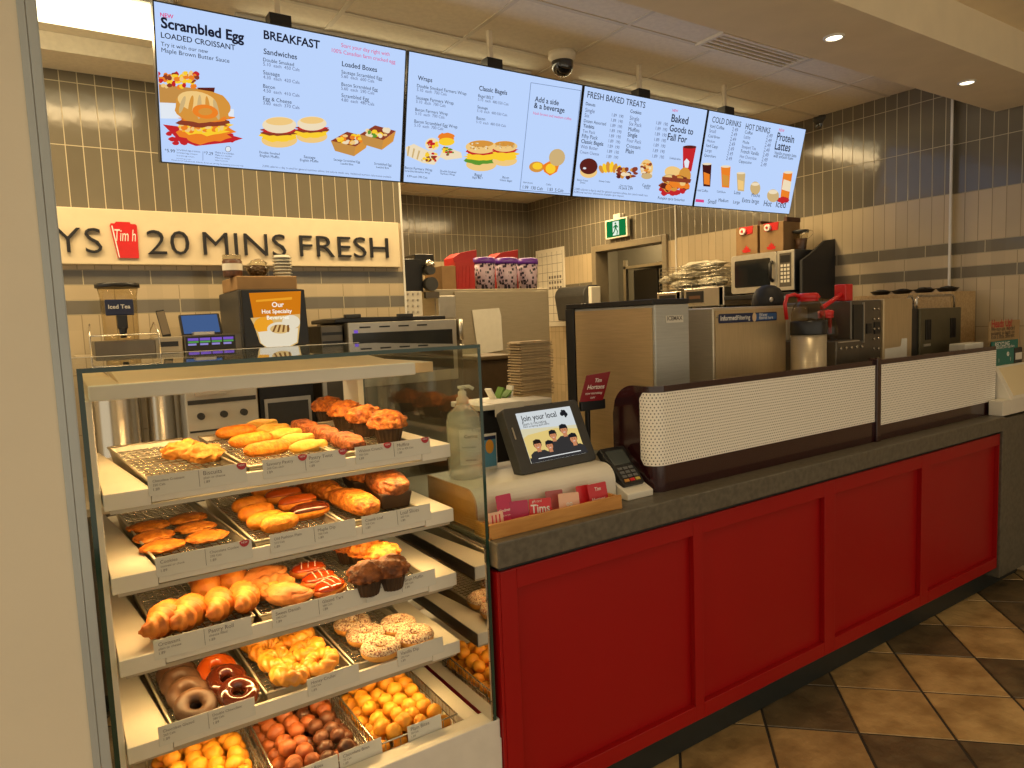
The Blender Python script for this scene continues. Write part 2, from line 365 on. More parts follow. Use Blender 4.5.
# room behind the doorway
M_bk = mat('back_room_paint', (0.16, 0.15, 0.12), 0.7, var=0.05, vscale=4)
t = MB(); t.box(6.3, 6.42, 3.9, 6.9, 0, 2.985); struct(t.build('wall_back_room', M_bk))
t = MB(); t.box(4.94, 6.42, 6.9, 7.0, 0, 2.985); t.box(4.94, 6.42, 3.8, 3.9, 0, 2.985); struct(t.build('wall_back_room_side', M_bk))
# --- door frame and open door
M_frame = mat('bronze_door_frame', (0.23, 0.19, 0.125), 0.45, var=0.04)
t = MB(); t.box(4.775, 4.95, 5.572, 5.635, 0, 2.352); t.box(4.775, 4.95, 4.572, 4.63, 0, 2.352); t.box(4.774, 4.951, 4.631, 5.571, 2.289, 2.3525)
struct(t.build('door_1', M_frame, bev=0.004))
# storage rack seen through the doorway
r = thing('storage_rack', 'dark steel storage rack with boxes seen through the open doorway', 'rack', (5.9, 5.2, 0))
b = MB()
for x in (5.55, 6.1):
    for y in (5.0, 5.95): b.box(x-0.02, x+0.02, y-0.02, y+0.02, 0, 2.25)
b.build('frame', M_alu, r)
for z in (0.5, 1.1, 1.7, 2.15):
    b = MB(); b.box(5.53, 6.12, 4.98, 5.97, z, z+0.03); b.build('shelf', M_alu, r)
for i, (y, z, h, w) in enumerate(((5.1, 1.73, 0.36, 0.35), (5.5, 1.73, 0.40, 0.38), (5.1, 1.13, 0.4, 0.8))):
    b = MB(); b.box(5.6, 6.05, y, y+w, z, z+h)
    lab = ['black crate on the upper shelf of the storage rack, nearer the door jamb', 'tall black crate on the upper shelf of the storage rack, farther in', 'long black crate on the lower shelf of the storage rack'][i]
    tag(b.build('crate', M_black, bev=0.01), lab, 'crate')
# --- ceiling, bulkhead, dining-side ceiling
t = MB(); t.box(-1.6, 6.42, 1.70, 7.0, 2.985, 3.05); struct(t.build('ceiling', M_ceil))
t = MB(); t.box(-1.6, 1.885, 3.79, 4.049, 2.905, 2.984); struct(t.build('trim_ceiling_drop', M_ceil))
t = MB()
for y in (2.505, 3.0, 3.61, 4.22, 4.83, 5.44, 6.05, 6.66): t.box(-1.6, 4.80, y-0.011, y+0.011, 2.981, 2.986)
for i in range(-6, 5):
    x = 2.385+0.61*i
    t.box(x-0.011, x+0.011, 1.9, 6.81, 2.9812, 2.986)
struct(t.build('trim_ceiling_grid', mat('ceiling_grid_paint', (0.72, 0.65, 0.52), 0.6)))
M_bulk = mat('bulkhead_paint', (0.86, 0.75, 0.54), 0.7, var=0.03, vscale=6)
t = MB(); t.box(-1.6, 4.76, 1.515, 1.896, 2.728, 3.05); struct(t.build('ceiling_bulkhead', M_bulk))
t = MB(); t.box(-1.6, 4.95, -2.0, 1.515, 2.921, 3.05); struct(t.build('ceiling_front', M_bulk))
# --- beige pillar with its metal corner guard, close on the left
t = MB(); t.box(-1.3, 0.0225, 1.45, 1.63, 0, 2.9); struct(t.build('wall_left_pillar', M_beige))
M_guard = mat('blue_grey_metal', (0.42, 0.45, 0.45), 0.42, 0.2, var=0.06, vscale=4)
t = MB(); t.box(-0.004, 0.0078, 1.4465, 1.452, 0, 2.9); t.box(0.0088, 0.0245, 1.445, 1.452, 0, 2.9); t.box(0.0215, 0.0245, 1.445, 1.63, 0, 2.9)
struct(t.build('trim_corner_guard', M_guard, bev=0.0008))
# --- lights
for i, (fx, fy, fl) in enumerate(FIX):
    lab = ['fluorescent ceiling light in the room behind the doorway', 'long fluorescent ceiling light at the far left beside the menu screens', 'fluorescent ceiling light behind the second menu screen', 'fluorescent ceiling light behind the last menu screens', 'fluorescent ceiling light in the alcove, left one', 'fluorescent ceiling light in the alcove nearer the doorway'][i]
    o = thing('ceiling_light', lab, 'ceiling light', (fx, fy, 2.90), 'fluorescent ceiling lights')
    b = MB(); b.box(fx-fl/2-0.03, fx+fl/2+0.03, fy-0.15, fy+0.15, 2.955, 2.985); b.box(fx-fl/2-0.03, fx-fl/2, fy-0.15, fy+0.15, 2.90, 2.96); b.box(fx+fl/2, fx+fl/2+0.03, fy-0.15, fy+0.15, 2.90, 2.96)
    b.build('housing', M_white, o, bev=0.004)
    b = MB(); b.prism([(fy-0.13, 2.953), (fy-0.13, 2.915), (fy-0.10, 2.898), (fy+0.10, 2.898), (fy+0.13, 2.915), (fy+0.13, 2.953)], fx-fl/2, fx+fl/2, 'x'); b.build('lens', M_lamp, o)
wh = ['over the display case', 'over the riser on the counter', 'in the bulkhead left of the vent', 'in the bulkhead nearest the right wall']
for i, (dx, dy, dz, k) in enumerate(DOWN):
    lab = 'round recessed downlight ' + wh[i] if i < 4 else 'round recessed downlight in the dining side ceiling'
    o = thing('downlight', lab, 'downlight', (dx, dy, dz), 'recessed downlights' if i >= 4 else 'bulkhead downlights')
    b = MB(); b.ring((dx, dy, dz-0.002), 0.036, 0.006, 28, 8); b.build('trim_ring', M_white, o)
    b = MB(); b.lathe([(0.0, -0.0015), (0.032, -0.0015), (0.032, 0.004)], (dx, dy, dz-0.003), 24, cap=False); b.build('lens', M_dl, o)
o = thing('air_vent', 'rectangular slotted air vent in the ceiling beside the bulkhead', 'vent', (3.2, 2.415, 2.98))
b = MB(); b.box(2.85, 3.56, 2.325, 2.345, 2.972, 2.985); b.box(2.85, 3.56, 2.485, 2.505, 2.972, 2.985); b.box(2.85, 2.87, 2.345, 2.485, 2.972, 2.985); b.box(3.54, 3.56, 2.345, 2.485, 2.972, 2.985); b.build('frame', M_ceil, o)
b = MB(); b.box(2.87, 3.54, 2.345, 2.485, 2.9835, 2.985, 0)
for q in range(4): b.box(2.87, 3.54, 2.362+q*0.034, 2.374+q*0.034, 2.975, 2.984, 1)
b.build('grille', [mat('vent_shadow', (0.40, 0.35, 0.27), 0.7), M_ceil], o)
def dome(name, label, c, r):
    o = thing(name, label, 'camera', c)
    b = MB(); b.lathe([(r*1.25, 0.0), (r*1.25, -0.025), (r*0.95, -0.05)], c, 24); b.build('base', M_ceil if r > 0.057 else M_char, o)
    b = MB(); b.lathe([(r, -0.045), (r*0.97, -0.06-r*0.3), (r*0.75, -0.06-r*0.72), (r*0.4, -0.06-r*0.95), (0.0, -0.06-r)], c, 24, cap=False); b.build('dome', mat('smoked_dome', (0.01, 0.01, 0.012), 0.06, coat=1.0), o)
dome('dome_camera', 'white based black dome camera on the ceiling above the second menu screen', tuple(P(562, 53, z=2.985)), 0.058)
dome('dome_camera', 'small black dome camera on the ceiling by the right tile wall', tuple(P(823, 117, z=2.985)), 0.055)
# ================================================================== WALL SIGN
M_signb = mat('sign_board_cream', (0.74, 0.62, 0.42), 0.45, var=0.02)
o = thing('wall_sign', 'long cream wall sign with black raised letters and a red cup', 'sign', (0.9, 4.03, 1.976))
b = MB(); b.box(-0.75, 1.845, 4.005, 4.05, 1.976, 2.250); b.build('board', M_signb, o, bev=0.004)
def sgn(txt, px0, px1, h):
    y = 4.004; a = P(px0, 256, y=y); c = P(px1, 256, y=y); zb = 2.03
    m_ = MB(); m_.text(txt, (a.x, y, zb), (1, 0, 0), (0, 0, 1), width=c.x-a.x, size=h/0.70, depth=0.016, bold=-0.012)
    return m_
for txt, p0, p1 in (('YS', 56, 103), ('20', 148, 190), ('MINS', 204, 286), ('FRESH', 300, 388)):
    b = sgn(txt, p0, p1, 0.125)
    ob = b.build('lettering', M_inkb, o, bev=0.0)
b = MB(); xa, xb = P(111, 240, y=4.0).x, P(138, 240, y=4.0).x; w = xb-xa
b.prism([(xa+w*0.20, 2.008), (xb-w*0.02, 2.008), (xb, 2.170), (xb-w*0.05, 2.178), (xa+w*0.04, 2.178), (xa, 2.168)], 3.995, 4.006, 'y', 0)
b.prism([(xa+w*0.18, 2.178), (xb-w*0.22, 2.178), (xb-w*0.26, 2.187), (xa+w*0.24, 2.187)], 3.996, 4.005, 'y', 0)
cup = b.build('cup', M_redp, o)
b = MB(); b.text('Tim h', (xa+w*0.10, 3.9935, 2.092), (1, 0, 0), (0.12, 0, 1), width=w*0.80, size=0.085, bold=0.0); b.prism([(xa+w*0.05, 2.166), (xa+w*0.10, 2.166), (xa+w*0.27, 2.010), (xa+w*0.23, 2.010)], 3.9935, 3.9945, 'y'); b.build('script', M_inkw, cup)
# ================================================================== EXIT SIGN
o = thing('exit_sign', 'green running man exit sign above the doorway', 'sign', (4.77, 5.15, 2.40))
ya, yb, za, zb = 5.345, 5.065, 2.405, 2.565
b = MB(); b.box(4.74, 4.775, yb-0.02, ya+0.02, za-0.015, zb+0.015); b.box(4.775, 4.80, 5.14, 5.26, zb-0.08, zb+0.06); b.box(4.745, 4.80, 5.15, 5.25, zb+0.015, zb+0.06); b.build('housing', M_cream, o, bev=0.004)
b = MB(); b.box(4.7375, 4.7405, yb, ya, za, zb); fc = b.build('face', emit('exit_green', lin(22, 120, 62), 1.0), o)
b = MB(); yc = 5.205; q = lambda pts, m=0: b.prism([(yc-a, za+c) for a, c in pts], 4.7362, 4.7376, 'x', m)
q([(-0.045, 0.012), (0.045, 0.012), (0.045, 0.148), (-0.045, 0.148)], 0)
fc2 = b.build('doorway_symbol', emit('exit_white', lin(225, 240, 220), 1.0), fc)
b = MB(); q2 = lambda pts: b.prism([(yc-a, za+c) for a, c in pts], 4.7350, 4.7363, 'x')
q2([(-0.012, 0.118), (0.006, 0.118), (0.006, 0.136), (-0.012, 0.136)]); q2([(-0.018, 0.075), (0.010, 0.070), (0.016, 0.112), (-0.012, 0.114)])
q2([(-0.014, 0.078), (0.000, 0.076), (-0.022, 0.042), (-0.044, 0.024), (-0.048, 0.034), (-0.030, 0.050)]); q2([(0.0, 0.076), (0.014, 0.072), (0.030, 0.048), (0.020, 0.014), (0.010, 0.016), (0.018, 0.046)])
q2([(0.012, 0.112), (0.036, 0.088), (0.030, 0.082), (0.010, 0.098)]); q2([(-0.014, 0.110), (-0.038, 0.094), (-0.034, 0.086), (-0.010, 0.098)])
b.build('running_figure', MATS['exit_green'], fc)
# ================================================================== SERVICE COUNTER
CT = 0.998      # counter top
o = thing('service_counter', 'long red panelled service counter with dark grey top and black kick plate', 'counter', (2.8, 1.9, 0))
b = MB(); b.box(0.987, 4.222, 1.606, 2.56, 0.923, CT); b.build('countertop', M_stone, o, bev=0.004)
b = MB(); b.box(1.000, 4.215, 1.652, 1.672, 0.158, 0.900); b.box(1.000, 1.02, 1.672, 2.5, 0.158, 0.900); b.build('front_panel', M_red, o)
b = MB(); fx = lambda px: P(px, 560, y=1.626).x
xs = [1.008] + [fx(517)] ; st = [(1.008, fx(517)), (fx(694.5), fx(703.5)), (fx(825.5), fx(836)), (fx(921.5), fx(929.5)), (fx(997.5), 4.215)]
for a, c in st: b.box(a, c, 1.630, 1.653, 0.158, 0.903)
for (a, c), (d, e) in zip(st[:-1], st[1:]):
    b.box(c, d, 1.630, 1.653, 0.158, 0.215); b.box(c, d, 1.630, 1.653, 0.842, 0.903)
b.build('panel_frame', M_red, o, bev=0.0025)
b = MB(); b.box(0.998, 1.0075, 1.632, 1.70, 0.158, 0.903); b.build('end_strip', M_red, o, bev=0.001)
b = MB(); b.box(1.01, 4.70, 1.708, 1.74, 0.0, 0.158); b.box(1.01, 4.21, 1.64, 2.50, 0.902, 0.923); b.build('kick_plate', M_kick, o)
b = MB(); b.box(4.224, 4.735, 1.618, 2.56, 0.10, 0.985); b.build('end_panel', M_stone, o, bev=0.003)
b = MB(); b.box(1.02, 4.21, 2.44, 2.50, 0.10, 0.90); b.build('back_panel', M_dsteel, o)
# ================================================================== PERFORATED GUARD
def perfmat():
    m = bpy.data.materials.new('white_perforated_metal'); m.use_nodes = True; nt = m.node_tree; b = nt.nodes['Principled BSDF']; N = nt.nodes.new; L = nt.links.new
    uv = N('ShaderNodeUVMap'); sx = N('ShaderNodeSeparateXYZ'); L(uv.outputs[0], sx.inputs[0])
    def mth(op, a, b_=None):
        n = N('ShaderNodeMath'); n.operation = op
        for i, q in enumerate((a, b_)):
            if q is None: continue
            if isinstance(q, (int, float)): n.inputs[i].default_value = q
            else: L(q, n.inputs[i])
        return n.outputs[0]
    dx, dy = 0.0128, 0.0222
    def lat(ou, ov):
        fu = mth('SUBTRACT', mth('FRACT', mth('ADD', mth('DIVIDE', sx.outputs[0], dx), ou)), 0.5); fv = mth('SUBTRACT', mth('FRACT', mth('ADD', mth('DIVIDE', sx.outputs[1], dy), ov)), 0.5)
        u = mth('MULTIPLY', fu, dx); v = mth('MULTIPLY', fv, dy)
        return mth('LESS_THAN', mth('ADD', mth('MULTIPLY', u, u), mth('MULTIPLY', v, v)), 0.0024**2)
    h = mth('MAXIMUM', lat(0, 0), lat(0.5, 0.5))
    mx = N('ShaderNodeMix'); mx.data_type = 'RGBA'; mx.inputs[6].default_value = (0.93, 0.89, 0.80, 1); mx.inputs[7].default_value = (0.012, 0.006, 0.005, 1); L(h, mx.inputs[0]); L(mx.outputs[2], b.inputs['Base Color']); b.inputs['Roughness'].default_value = 0.45
    return m
M_perf = perfmat()
def path_strip(path, z0, z1, th, inset=0.0, rc=0.0):
    """closed wall along a plan path; returns MB with uv on the outer side"""
    w = MB(); L_ = [0.0]
    for a, c in zip(path[:-1], path[1:]): L_.append(L_[-1]+math.hypot(c[0]-a[0], c[1]-a[1]))
    nor = []
    for i in range(len(path)):
        a = path[max(i-1, 0)]; c = path[min(i+1, len(path)-1)]; d = (c[0]-a[0], c[1]-a[1]); l = math.hypot(*d); nor.append((d[1]/l, -d[0]/l))
    outp = [(p[0]+n[0]*inset, p[1]+n[1]*inset) for p, n in zip(path, nor)]; inp = [(p[0]-n[0]*th, p[1]-n[1]*th) for p, n in zip(outp, nor)]
    def zr(l):       # rounded ends
        a = z1
        if rc and l < rc: a = z1-rc+math.sqrt(max(0, rc*rc-(rc-l)**2))
        return a
    def zl(l):
        if rc and rc < 0.03 and l < rc: return z0+rc-math.sqrt(max(0, rc*rc-(rc-l)**2))
        return z0
    for i in range(len(path)-1):
        a, c, ai, ci = outp[i], outp[i+1], inp[i], inp[i+1]; la, lc = L_[i], L_[i+1]
        w.quad((*a, zl(la)), (*c, zl(lc)), (*c, zr(lc)), (*a, zr(la)), 0, [(la, zl(la)), (lc, zl(lc)), (lc, zr(lc)), (la, zr(la))])
        w.quad((*ci, zl(lc)), (*ai, zl(la)), (*ai, zr(la)), (*ci, zr(lc)), 0, [(0, 0)]*4)
        w.quad((*a, zr(la)), (*c, zr(lc)), (*ci, zr(lc)), (*ai, zr(la)), 0, [(0, 0)]*4); w.quad((*c, zl(lc)), (*a, zl(la)), (*ai, zl(la)), (*ci, zl(lc)), 0, [(0, 0)]*4)
    for q, i in ((outp[0], 0), (outp[-1], -1)):
        l = L_[i]; w.quad((*q, zl(l)), (*inp[i], zl(l)), (*inp[i], zr(l)), (*q, zr(l)), 0, [(0, 0)]*4)
    return w
R_ = 0.05; gx, gy = 1.700, 1.700
arc = [(gx+R_-R_*math.cos(a), gy+R_-R_*math.sin(a)) for a in [math.pi/2*i/10 for i in range(11)]]
wing = [(gx, 1.91-0.012*i) for i in range(13)]
gend = 4.325
xs_ = [1.9, 2.3, 2.7, 3.1, 3.5, 3.9, gend]
gpath = wing + arc + [(x, gy) for x in xs_]
o = thing('counter_guard', 'long maroon counter guard faced with white perforated metal on the grey counter', 'counter guard', (3.0, 1.72, CT))
g = path_strip(gpath, CT, 1.372, 0.022, rc=0.11); g.build('frame', M_maroon, o)
ppath = [p for p in wing[-1:]] + arc + [(x, gy) for x in xs_[:3]] + [(3.095, gy)]
g = path_strip(ppath, 1.092, 1.350, 0.002, inset=0.003, rc=0.022); g.build('perforated_panel', M_perf, o)
g = path_strip([(3.133, gy), (3.5, gy), (3.9, gy), (gend-0.004, gy)], 1.070, 1.350, 0.002, inset=0.003); g.build('perforated_panel', M_perf, o)
g = MB(); g.box(3.097, 3.131, gy-0.012, gy+0.03, CT, 1.382); g.build('divider_post', M_maroon, o, bev=0.002)
# ================================================================== RISER CONSOLE on the counter
RX0, RX1, RY0, RY1, RZ = 1.005, 1.560, 1.748, 2.06, 1.116
prof = [(RY1, CT), (RY1, RZ)]
for i in range(9):
    a = math.pi/2*i/8; prof.append((RY0+0.055-0.055*math.sin(a), RZ-0.055+0.055*math.cos(a)))
prof += [(RY0, CT)]
o = thing('counter_riser', 'white rounded counter riser with an orange wood end beside the display case', 'riser', (1.3, 1.9, CT))
b = MB(); b.prism(prof, RX0+0.006, RX1, 'x', 0); b.build('body', M_cream, o)
b = MB(); b.prism(prof, RX0, RX0+0.006, 'x', 0); b.build('wood_end', M_wood, o)
o = thing('terminal_stand', 'small white stand block under the payment terminal', 'stand', (1.68, 1.80, CT))
b = MB(); b.prism([(1.695, CT), (1.90, CT), (1.90, 1.085), (1.85, 1.085), (1.695, 1.020)], 1.566, 1.685, 'x'); b.build('body', M_cream, o, bev=0.003)
# payment terminal : leans on the riser's end
def frame_obj(bl, br, tl):
    """local frame from three world points: x along bl->br, y along bl->tl, z out"""
    bl, br, tl = Vector(bl), Vector(br), Vector(tl); x = (br-bl).normalized(); z = x.cross((tl-bl)).normalized(); y = z.cross(x)
    return Matrix(((x.x, y.x, z.x, bl.x), (x.y, y.y, z.y, bl.y), (x.z, y.z, z.z, bl.z), (0, 0, 0, 1))), (br-bl).length, (tl-bl).length
zb = 1.085
bl, br, tl = P(625, 486, y=1.722), P(645, 481.5, y=1.722), P(600, 449, y=1.84)
M, w, h = frame_obj(bl, br, tl)
o = thing('payment_terminal', 'black card payment terminal with keypad leaning on its white stand', 'payment terminal', tuple(bl))
b = MB()
b.prism([(0, 0), (w, 0), (w*1.04, h*0.25), (w*1.02, h*0.55), (w*1.12, h*0.8), (w*1.10, h), (-w*0.10, h), (-w*0.12, h*0.8), (-w*0.02, h*0.55), (-w*0.04, h*0.25)], -0.028, 0, 'z', 0, M); b.build('body', M_black, o, bev=0.004)
b = MB(); b.prism([(w*0.08, h*0.52), (w*0.92, h*0.52), (w*0.94, h*0.90), (w*0.06, h*0.90)], 0.0002, 0.0012, 'z', 0, M); b.build('screen', mat('grey_lcd', (0.07, 0.08, 0.075), 0.15), o)
for r_ in range(4):
    for c_ in range(3):
        b = MB(); b.prism([(w*(0.12+0.27*c_), h*(0.08+0.10*r_)), (w*(0.33+0.27*c_), h*(0.08+0.10*r_)), (w*(0.33+0.27*c_), h*(0.145+0.10*r_)), (w*(0.12+0.27*c_), h*(0.145+0.10*r_))], 0.0, 0.003, 'z', 0, M)
        b.build('key', [mat('orange_key', (0.55, 0.25, 0.05), 0.5), M_redp, mat('yellow_key', (0.55, 0.42, 0.08), 0.5)][c_] if r_ == 0 else mat('grey_key', (0.12, 0.12, 0.12), 0.5), o)
# ordering tablet showing a recruiting picture
bl, br, tl = P(522, 475, z=RZ+0.004), P(597, 457.5, z=RZ+0.004), None
br = P(597, 457.5, y=bl.y+0.02); k = br-bl; br = bl + Vector((k.x, 0.02, 0.0)).normalized()*k.length
tl = P(505, 409, y=bl.y+0.100)
M, w, h = frame_obj(bl, br, tl); M = M @ Matrix.Translation((0, 0, 0.002))
o = thing('tablet_display', 'thick grey tablet reading Join your local with five uniformed people', 'tablet', tuple(bl))
def rrect(x0, y0, x1, y1, r, n=5):
    pts = []
    for cx, cy_, a0 in ((x1-r, y1-r, 0), (x0+r, y1-r, 90), (x0+r, y0+r, 180), (x1-r, y0+r, 270)):
        for i in range(n+1): a = math.radians(a0+90*i/n); pts.append((cx+r*math.cos(a), cy_+r*math.sin(a)))
    return pts
b = MB(); b.prism(rrect(0, 0, w, h, 0.014), -0.045, 0, 'z', 0, M); b.build('case', M_char, o, bev=0.004)
b = MB(); b.prism([(w*0.25, -0.0), (w*0.75, 0.0), (w*0.7, h*0.3), (w*0.3, h*0.3)], -0.085, -0.045, 'z', 0, M); b.build('foot', M_black, o, bev=0.003)
sx0, sy0, sx1, sy1 = w*0.145, h*0.13, w*0.87, h*0.90; sw, sh = sx1-sx0, sy1-sy0
b = MB(); b.prism([(sx0, sy0), (sx1, sy0), (sx1, sy1), (sx0, sy1)], 0.0002, 0.001, 'z', 0, M); scr = b.build('screen', emit('tablet_white', lin(206, 212, 214), 1.0), o)
TC = {'sun': emit('tab_yellow', lin(222, 196, 120), 1.0), 'pale': emit('tab_pale', lin(214, 206, 170), 1.0), 'ink': emit('tab_ink', lin(30, 30, 34), 1.0), 'cloth': emit('tab_cloth', lin(52, 50, 50), 1.0), 'skin': emit('tab_skin', lin(198, 132, 92), 1.0), 'hair': emit('tab_hair', lin(38, 28, 24), 1.0), 'lite': emit('tab_white', lin(222, 222, 220), 1.0)}
TK = list(TC); b = MB(); kk = [0]
def tp(pts, c, ):
    kk[0] += 1; zz = 0.0011+0.00003*kk[0]; b.add([M @ Vector((sx0+sw*x, sy0+sh*y, zz)) for x, y in pts], [tuple(range(len(pts)))], TK.index(c))
def te(cx, cy_, rx, ry, c, n=20): tp([(cx+rx*math.cos(2*math.pi*i/n), cy_+ry*math.sin(2*math.pi*i/n)) for i in range(n)], c)
tp([(0, 0.0), (1, 0.0), (1, 0.60), (0, 0.68)], 'pale'); tp([(0, 0.05), (1, 0.05), (1, 0.52), (0.6, 0.60), (0.1, 0.55), (0, 0.5)], 'sun')
def person(x, y, s_, cap):
    tp([(x-1.75*s_, 0.0), (x+1.75*s_, 0.0), (x+1.6*s_, y-1.6*s_), (x+0.9*s_, y-1.05*s_), (x-0.9*s_, y-1.05*s_), (x-1.6*s_, y-1.6*s_)], 'cloth')
    tp([(x-0.35*s_, y-1.3*s_), (x+0.35*s_, y-1.3*s_), (x+0.35*s_, y-0.6*s_), (x-0.35*s_, y-0.6*s_)], 'skin'); te(x, y+0.25*s_, 0.72*s_, 0.95*s_, 'hair'); te(x, y, 0.60*s_, 0.85*s_, 'skin')
    tp([(x-0.70*s_, y+0.35*s_), (x+0.78*s_, y+0.35*s_), (x+0.62*s_, y+1.05*s_), (x, y+1.25*s_), (x-0.6*s_, y+1.0*s_)], 'ink' if cap else 'hair')
    for e_ in (-0.22, 0.22): te(x+e_*s_, y+0.08*s_, 0.07*s_, 0.06*s_, 'hair', 8)
    tp([(x-0.22*s_, y-0.36*s_), (x+0.22*s_, y-0.36*s_), (x+0.12*s_, y-0.46*s_), (x-0.12*s_, y-0.46*s_)], 'lite')
for a in ((0.52, 0.46, 0.095, 1), (0.74, 0.53, 0.105, 1), (0.20, 0.32, 0.10, 0), (0.40, 0.27, 0.095, 1), (0.86, 0.32, 0.105, 1)): person(*a)
tp([(0, 0), (1, 0), (1, 0.10), (0, 0.10)], 'cloth'); tp([(0.14, 0.055), (0.92, 0.055), (0.92, 0.072), (0.14, 0.072)], 'lite')
ux, uy = (M.to_3x3() @ Vector((1, 0, 0))), (M.to_3x3() @ Vector((0, 1, 0)))
at = lambda x, y: M @ Vector((sx0+sw*x, sy0+sh*y, 0.0045))
b.text('Join your local', at(0.05, 0.82), ux, uy, width=sw*0.64, m=TK.index('ink'), bold=0.01, hs=1.1); b.text('team is recruiting', at(0.05, 0.735), ux, uy, width=sw*0.42, m=TK.index('cloth')); b.text('Now accepting applications', at(0.05, 0.69), ux, uy, width=sw*0.46, m=TK.index('cloth'))
te(0.80, 0.86, 0.035, 0.045, 'ink'); te(0.85, 0.90, 0.035, 0.04, 'ink'); te(0.865, 0.845, 0.04, 0.045, 'ink'); te(0.82, 0.92, 0.022, 0.026, 'ink'); tp([(0.835, 0.78), (0.87, 0.78), (0.86, 0.85), (0.845, 0.85)], 'ink')
b.build('picture', [TC[k] for k in TK], scr, recalc=False)
b = MB(); b.prism([(w*0.045, h*0.52), (w*0.06, h*0.52), (w*0.06, h*0.70), (w*0.045, h*0.70)], 0.0, 0.002, 'z', 0, M); b.build('card_slot', M_alu, o)
# wooden card tray
tx0, tx1, ty0, ty1 = P(490, 541, y=1.645).x, P(622, 512, y=1.645).x, 1.645, 1.73
o = thing('card_tray', 'low wooden tray of gift cards at the front edge of the counter', 'tray', ((tx0+tx1)/2, 1.69, CT))
b = MB(); b.box(tx0, tx1, ty0, ty0+0.009, CT, CT+0.044); b.box(tx0, tx1, ty1-0.006, ty1, CT, CT+0.03); b.box(tx0, tx0+0.008, ty0, ty1, CT, CT+0.04); b.box(tx1-0.008, tx1, ty0, ty1, CT, CT+0.04); b.box(tx0, tx1, ty0, ty1, CT, CT+0.006); b.build('body', M_wood, o, bev=0.0015)
M_mag = mat('magenta_card', (0.55, 0.02, 0.10), 0.35); M_pinkc = mat('peach_card', (0.85, 0.52, 0.36), 0.35); M_redc = mat('red_card', (0.66, 0.025, 0.035), 0.35)
def gcard(name, pxc, pyb, w, h, lean, yy, m_, lab, txt=None, tcol=None, rz=0.0, roll=0.0):
    c = P(pxc, pyb, y=yy); z0 = CT+0.007
    M = Matrix.Translation((c.x, yy, z0)) @ Matrix.Rotation(rz, 4, 'Z') @ Matrix.Rotation(-lean, 4, 'X') @ Matrix.Rotation(roll, 4, 'Y')
    o = thing('gift_card', lab, 'gift card', (c.x, yy, z0), 'gift cards in the wooden tray')
    b = MB(); b.prism([(x, z) for x, z in rrect(-w/2, 0, w/2, h, 0.004, 3)], -0.0006, 0.0006, 'y', 0, M); b.build('card', m_, o)
    if txt:
        b = MB(); R3 = M.to_3x3()
        for t_, x, z, ww, bold in txt: b.text(t_, M @ Vector((x, -0.0009, z)), R3 @ Vector((1, 0, 0)), R3 @ Vector((0, 0, 1)), width=ww, bold=bold)
        b.build('print', tcol or M_inkw, o)
    return o
gcard('gc', 497, 520, 0.05, 0.062, 0.12, 1.668, M_pinkc, 'pale pink striped gift card at the left end of the wooden tray', [('III', -0.015, 0.02, 0.03, 0.0)], M_redc)
gcard('gc', 507, 505, 0.055, 0.100, 0.20, 1.690, M_mag, 'tall magenta gift card with a notched top near the left of the tray', [('Kindness', -0.022, 0.050, 0.044, 0.01), ('a gift for you', -0.020, 0.036, 0.036, 0.0)], rz=0.05)
gcard('gc', 520, 505, 0.060, 0.075, 0.20, 1.684, mat('magenta_card_dark', (0.45, 0.018, 0.09), 0.35), 'dark magenta gift card tucked behind the tall magenta one', rz=-0.25)
gcard('gc', 541, 505, 0.082, 0.072, 0.22, 1.672, M_redc, 'red gift card with large white lettering left of the peach card', [('Tims', -0.036, 0.030, 0.070, 0.02), ('gift card', -0.030, 0.061, 0.035, 0.0)], roll=0.10)
gcard('gc', 556, 500, 0.06, 0.078, 0.20, 1.702, mat('rose_card', (0.42, 0.10, 0.10), 0.35), 'rose gift card standing behind the red lettered one', rz=-0.2)
gcard('gc', 570, 500, 0.080, 0.070, 0.22, 1.672, M_pinkc, 'peach gift card in the middle of the tray', [('oo', -0.012, 0.030, 0.024, 0.02)], M_inkw, roll=0.08)
gcard('gc', 585, 496, 0.05, 0.075, 0.20, 1.700, M_redc, 'plain red gift card behind the right end of the peach card', rz=-0.1)
gcard('gc', 600, 492, 0.078, 0.080, 0.22, 1.675, mat('deep_red_card', (0.58, 0.02, 0.03), 0.35), 'deep red gift card with white script at the right end of the tray', [('Tim', -0.012, 0.056, 0.026, 0.01), ('Hortons', -0.028, 0.024, 0.054, 0.01)])
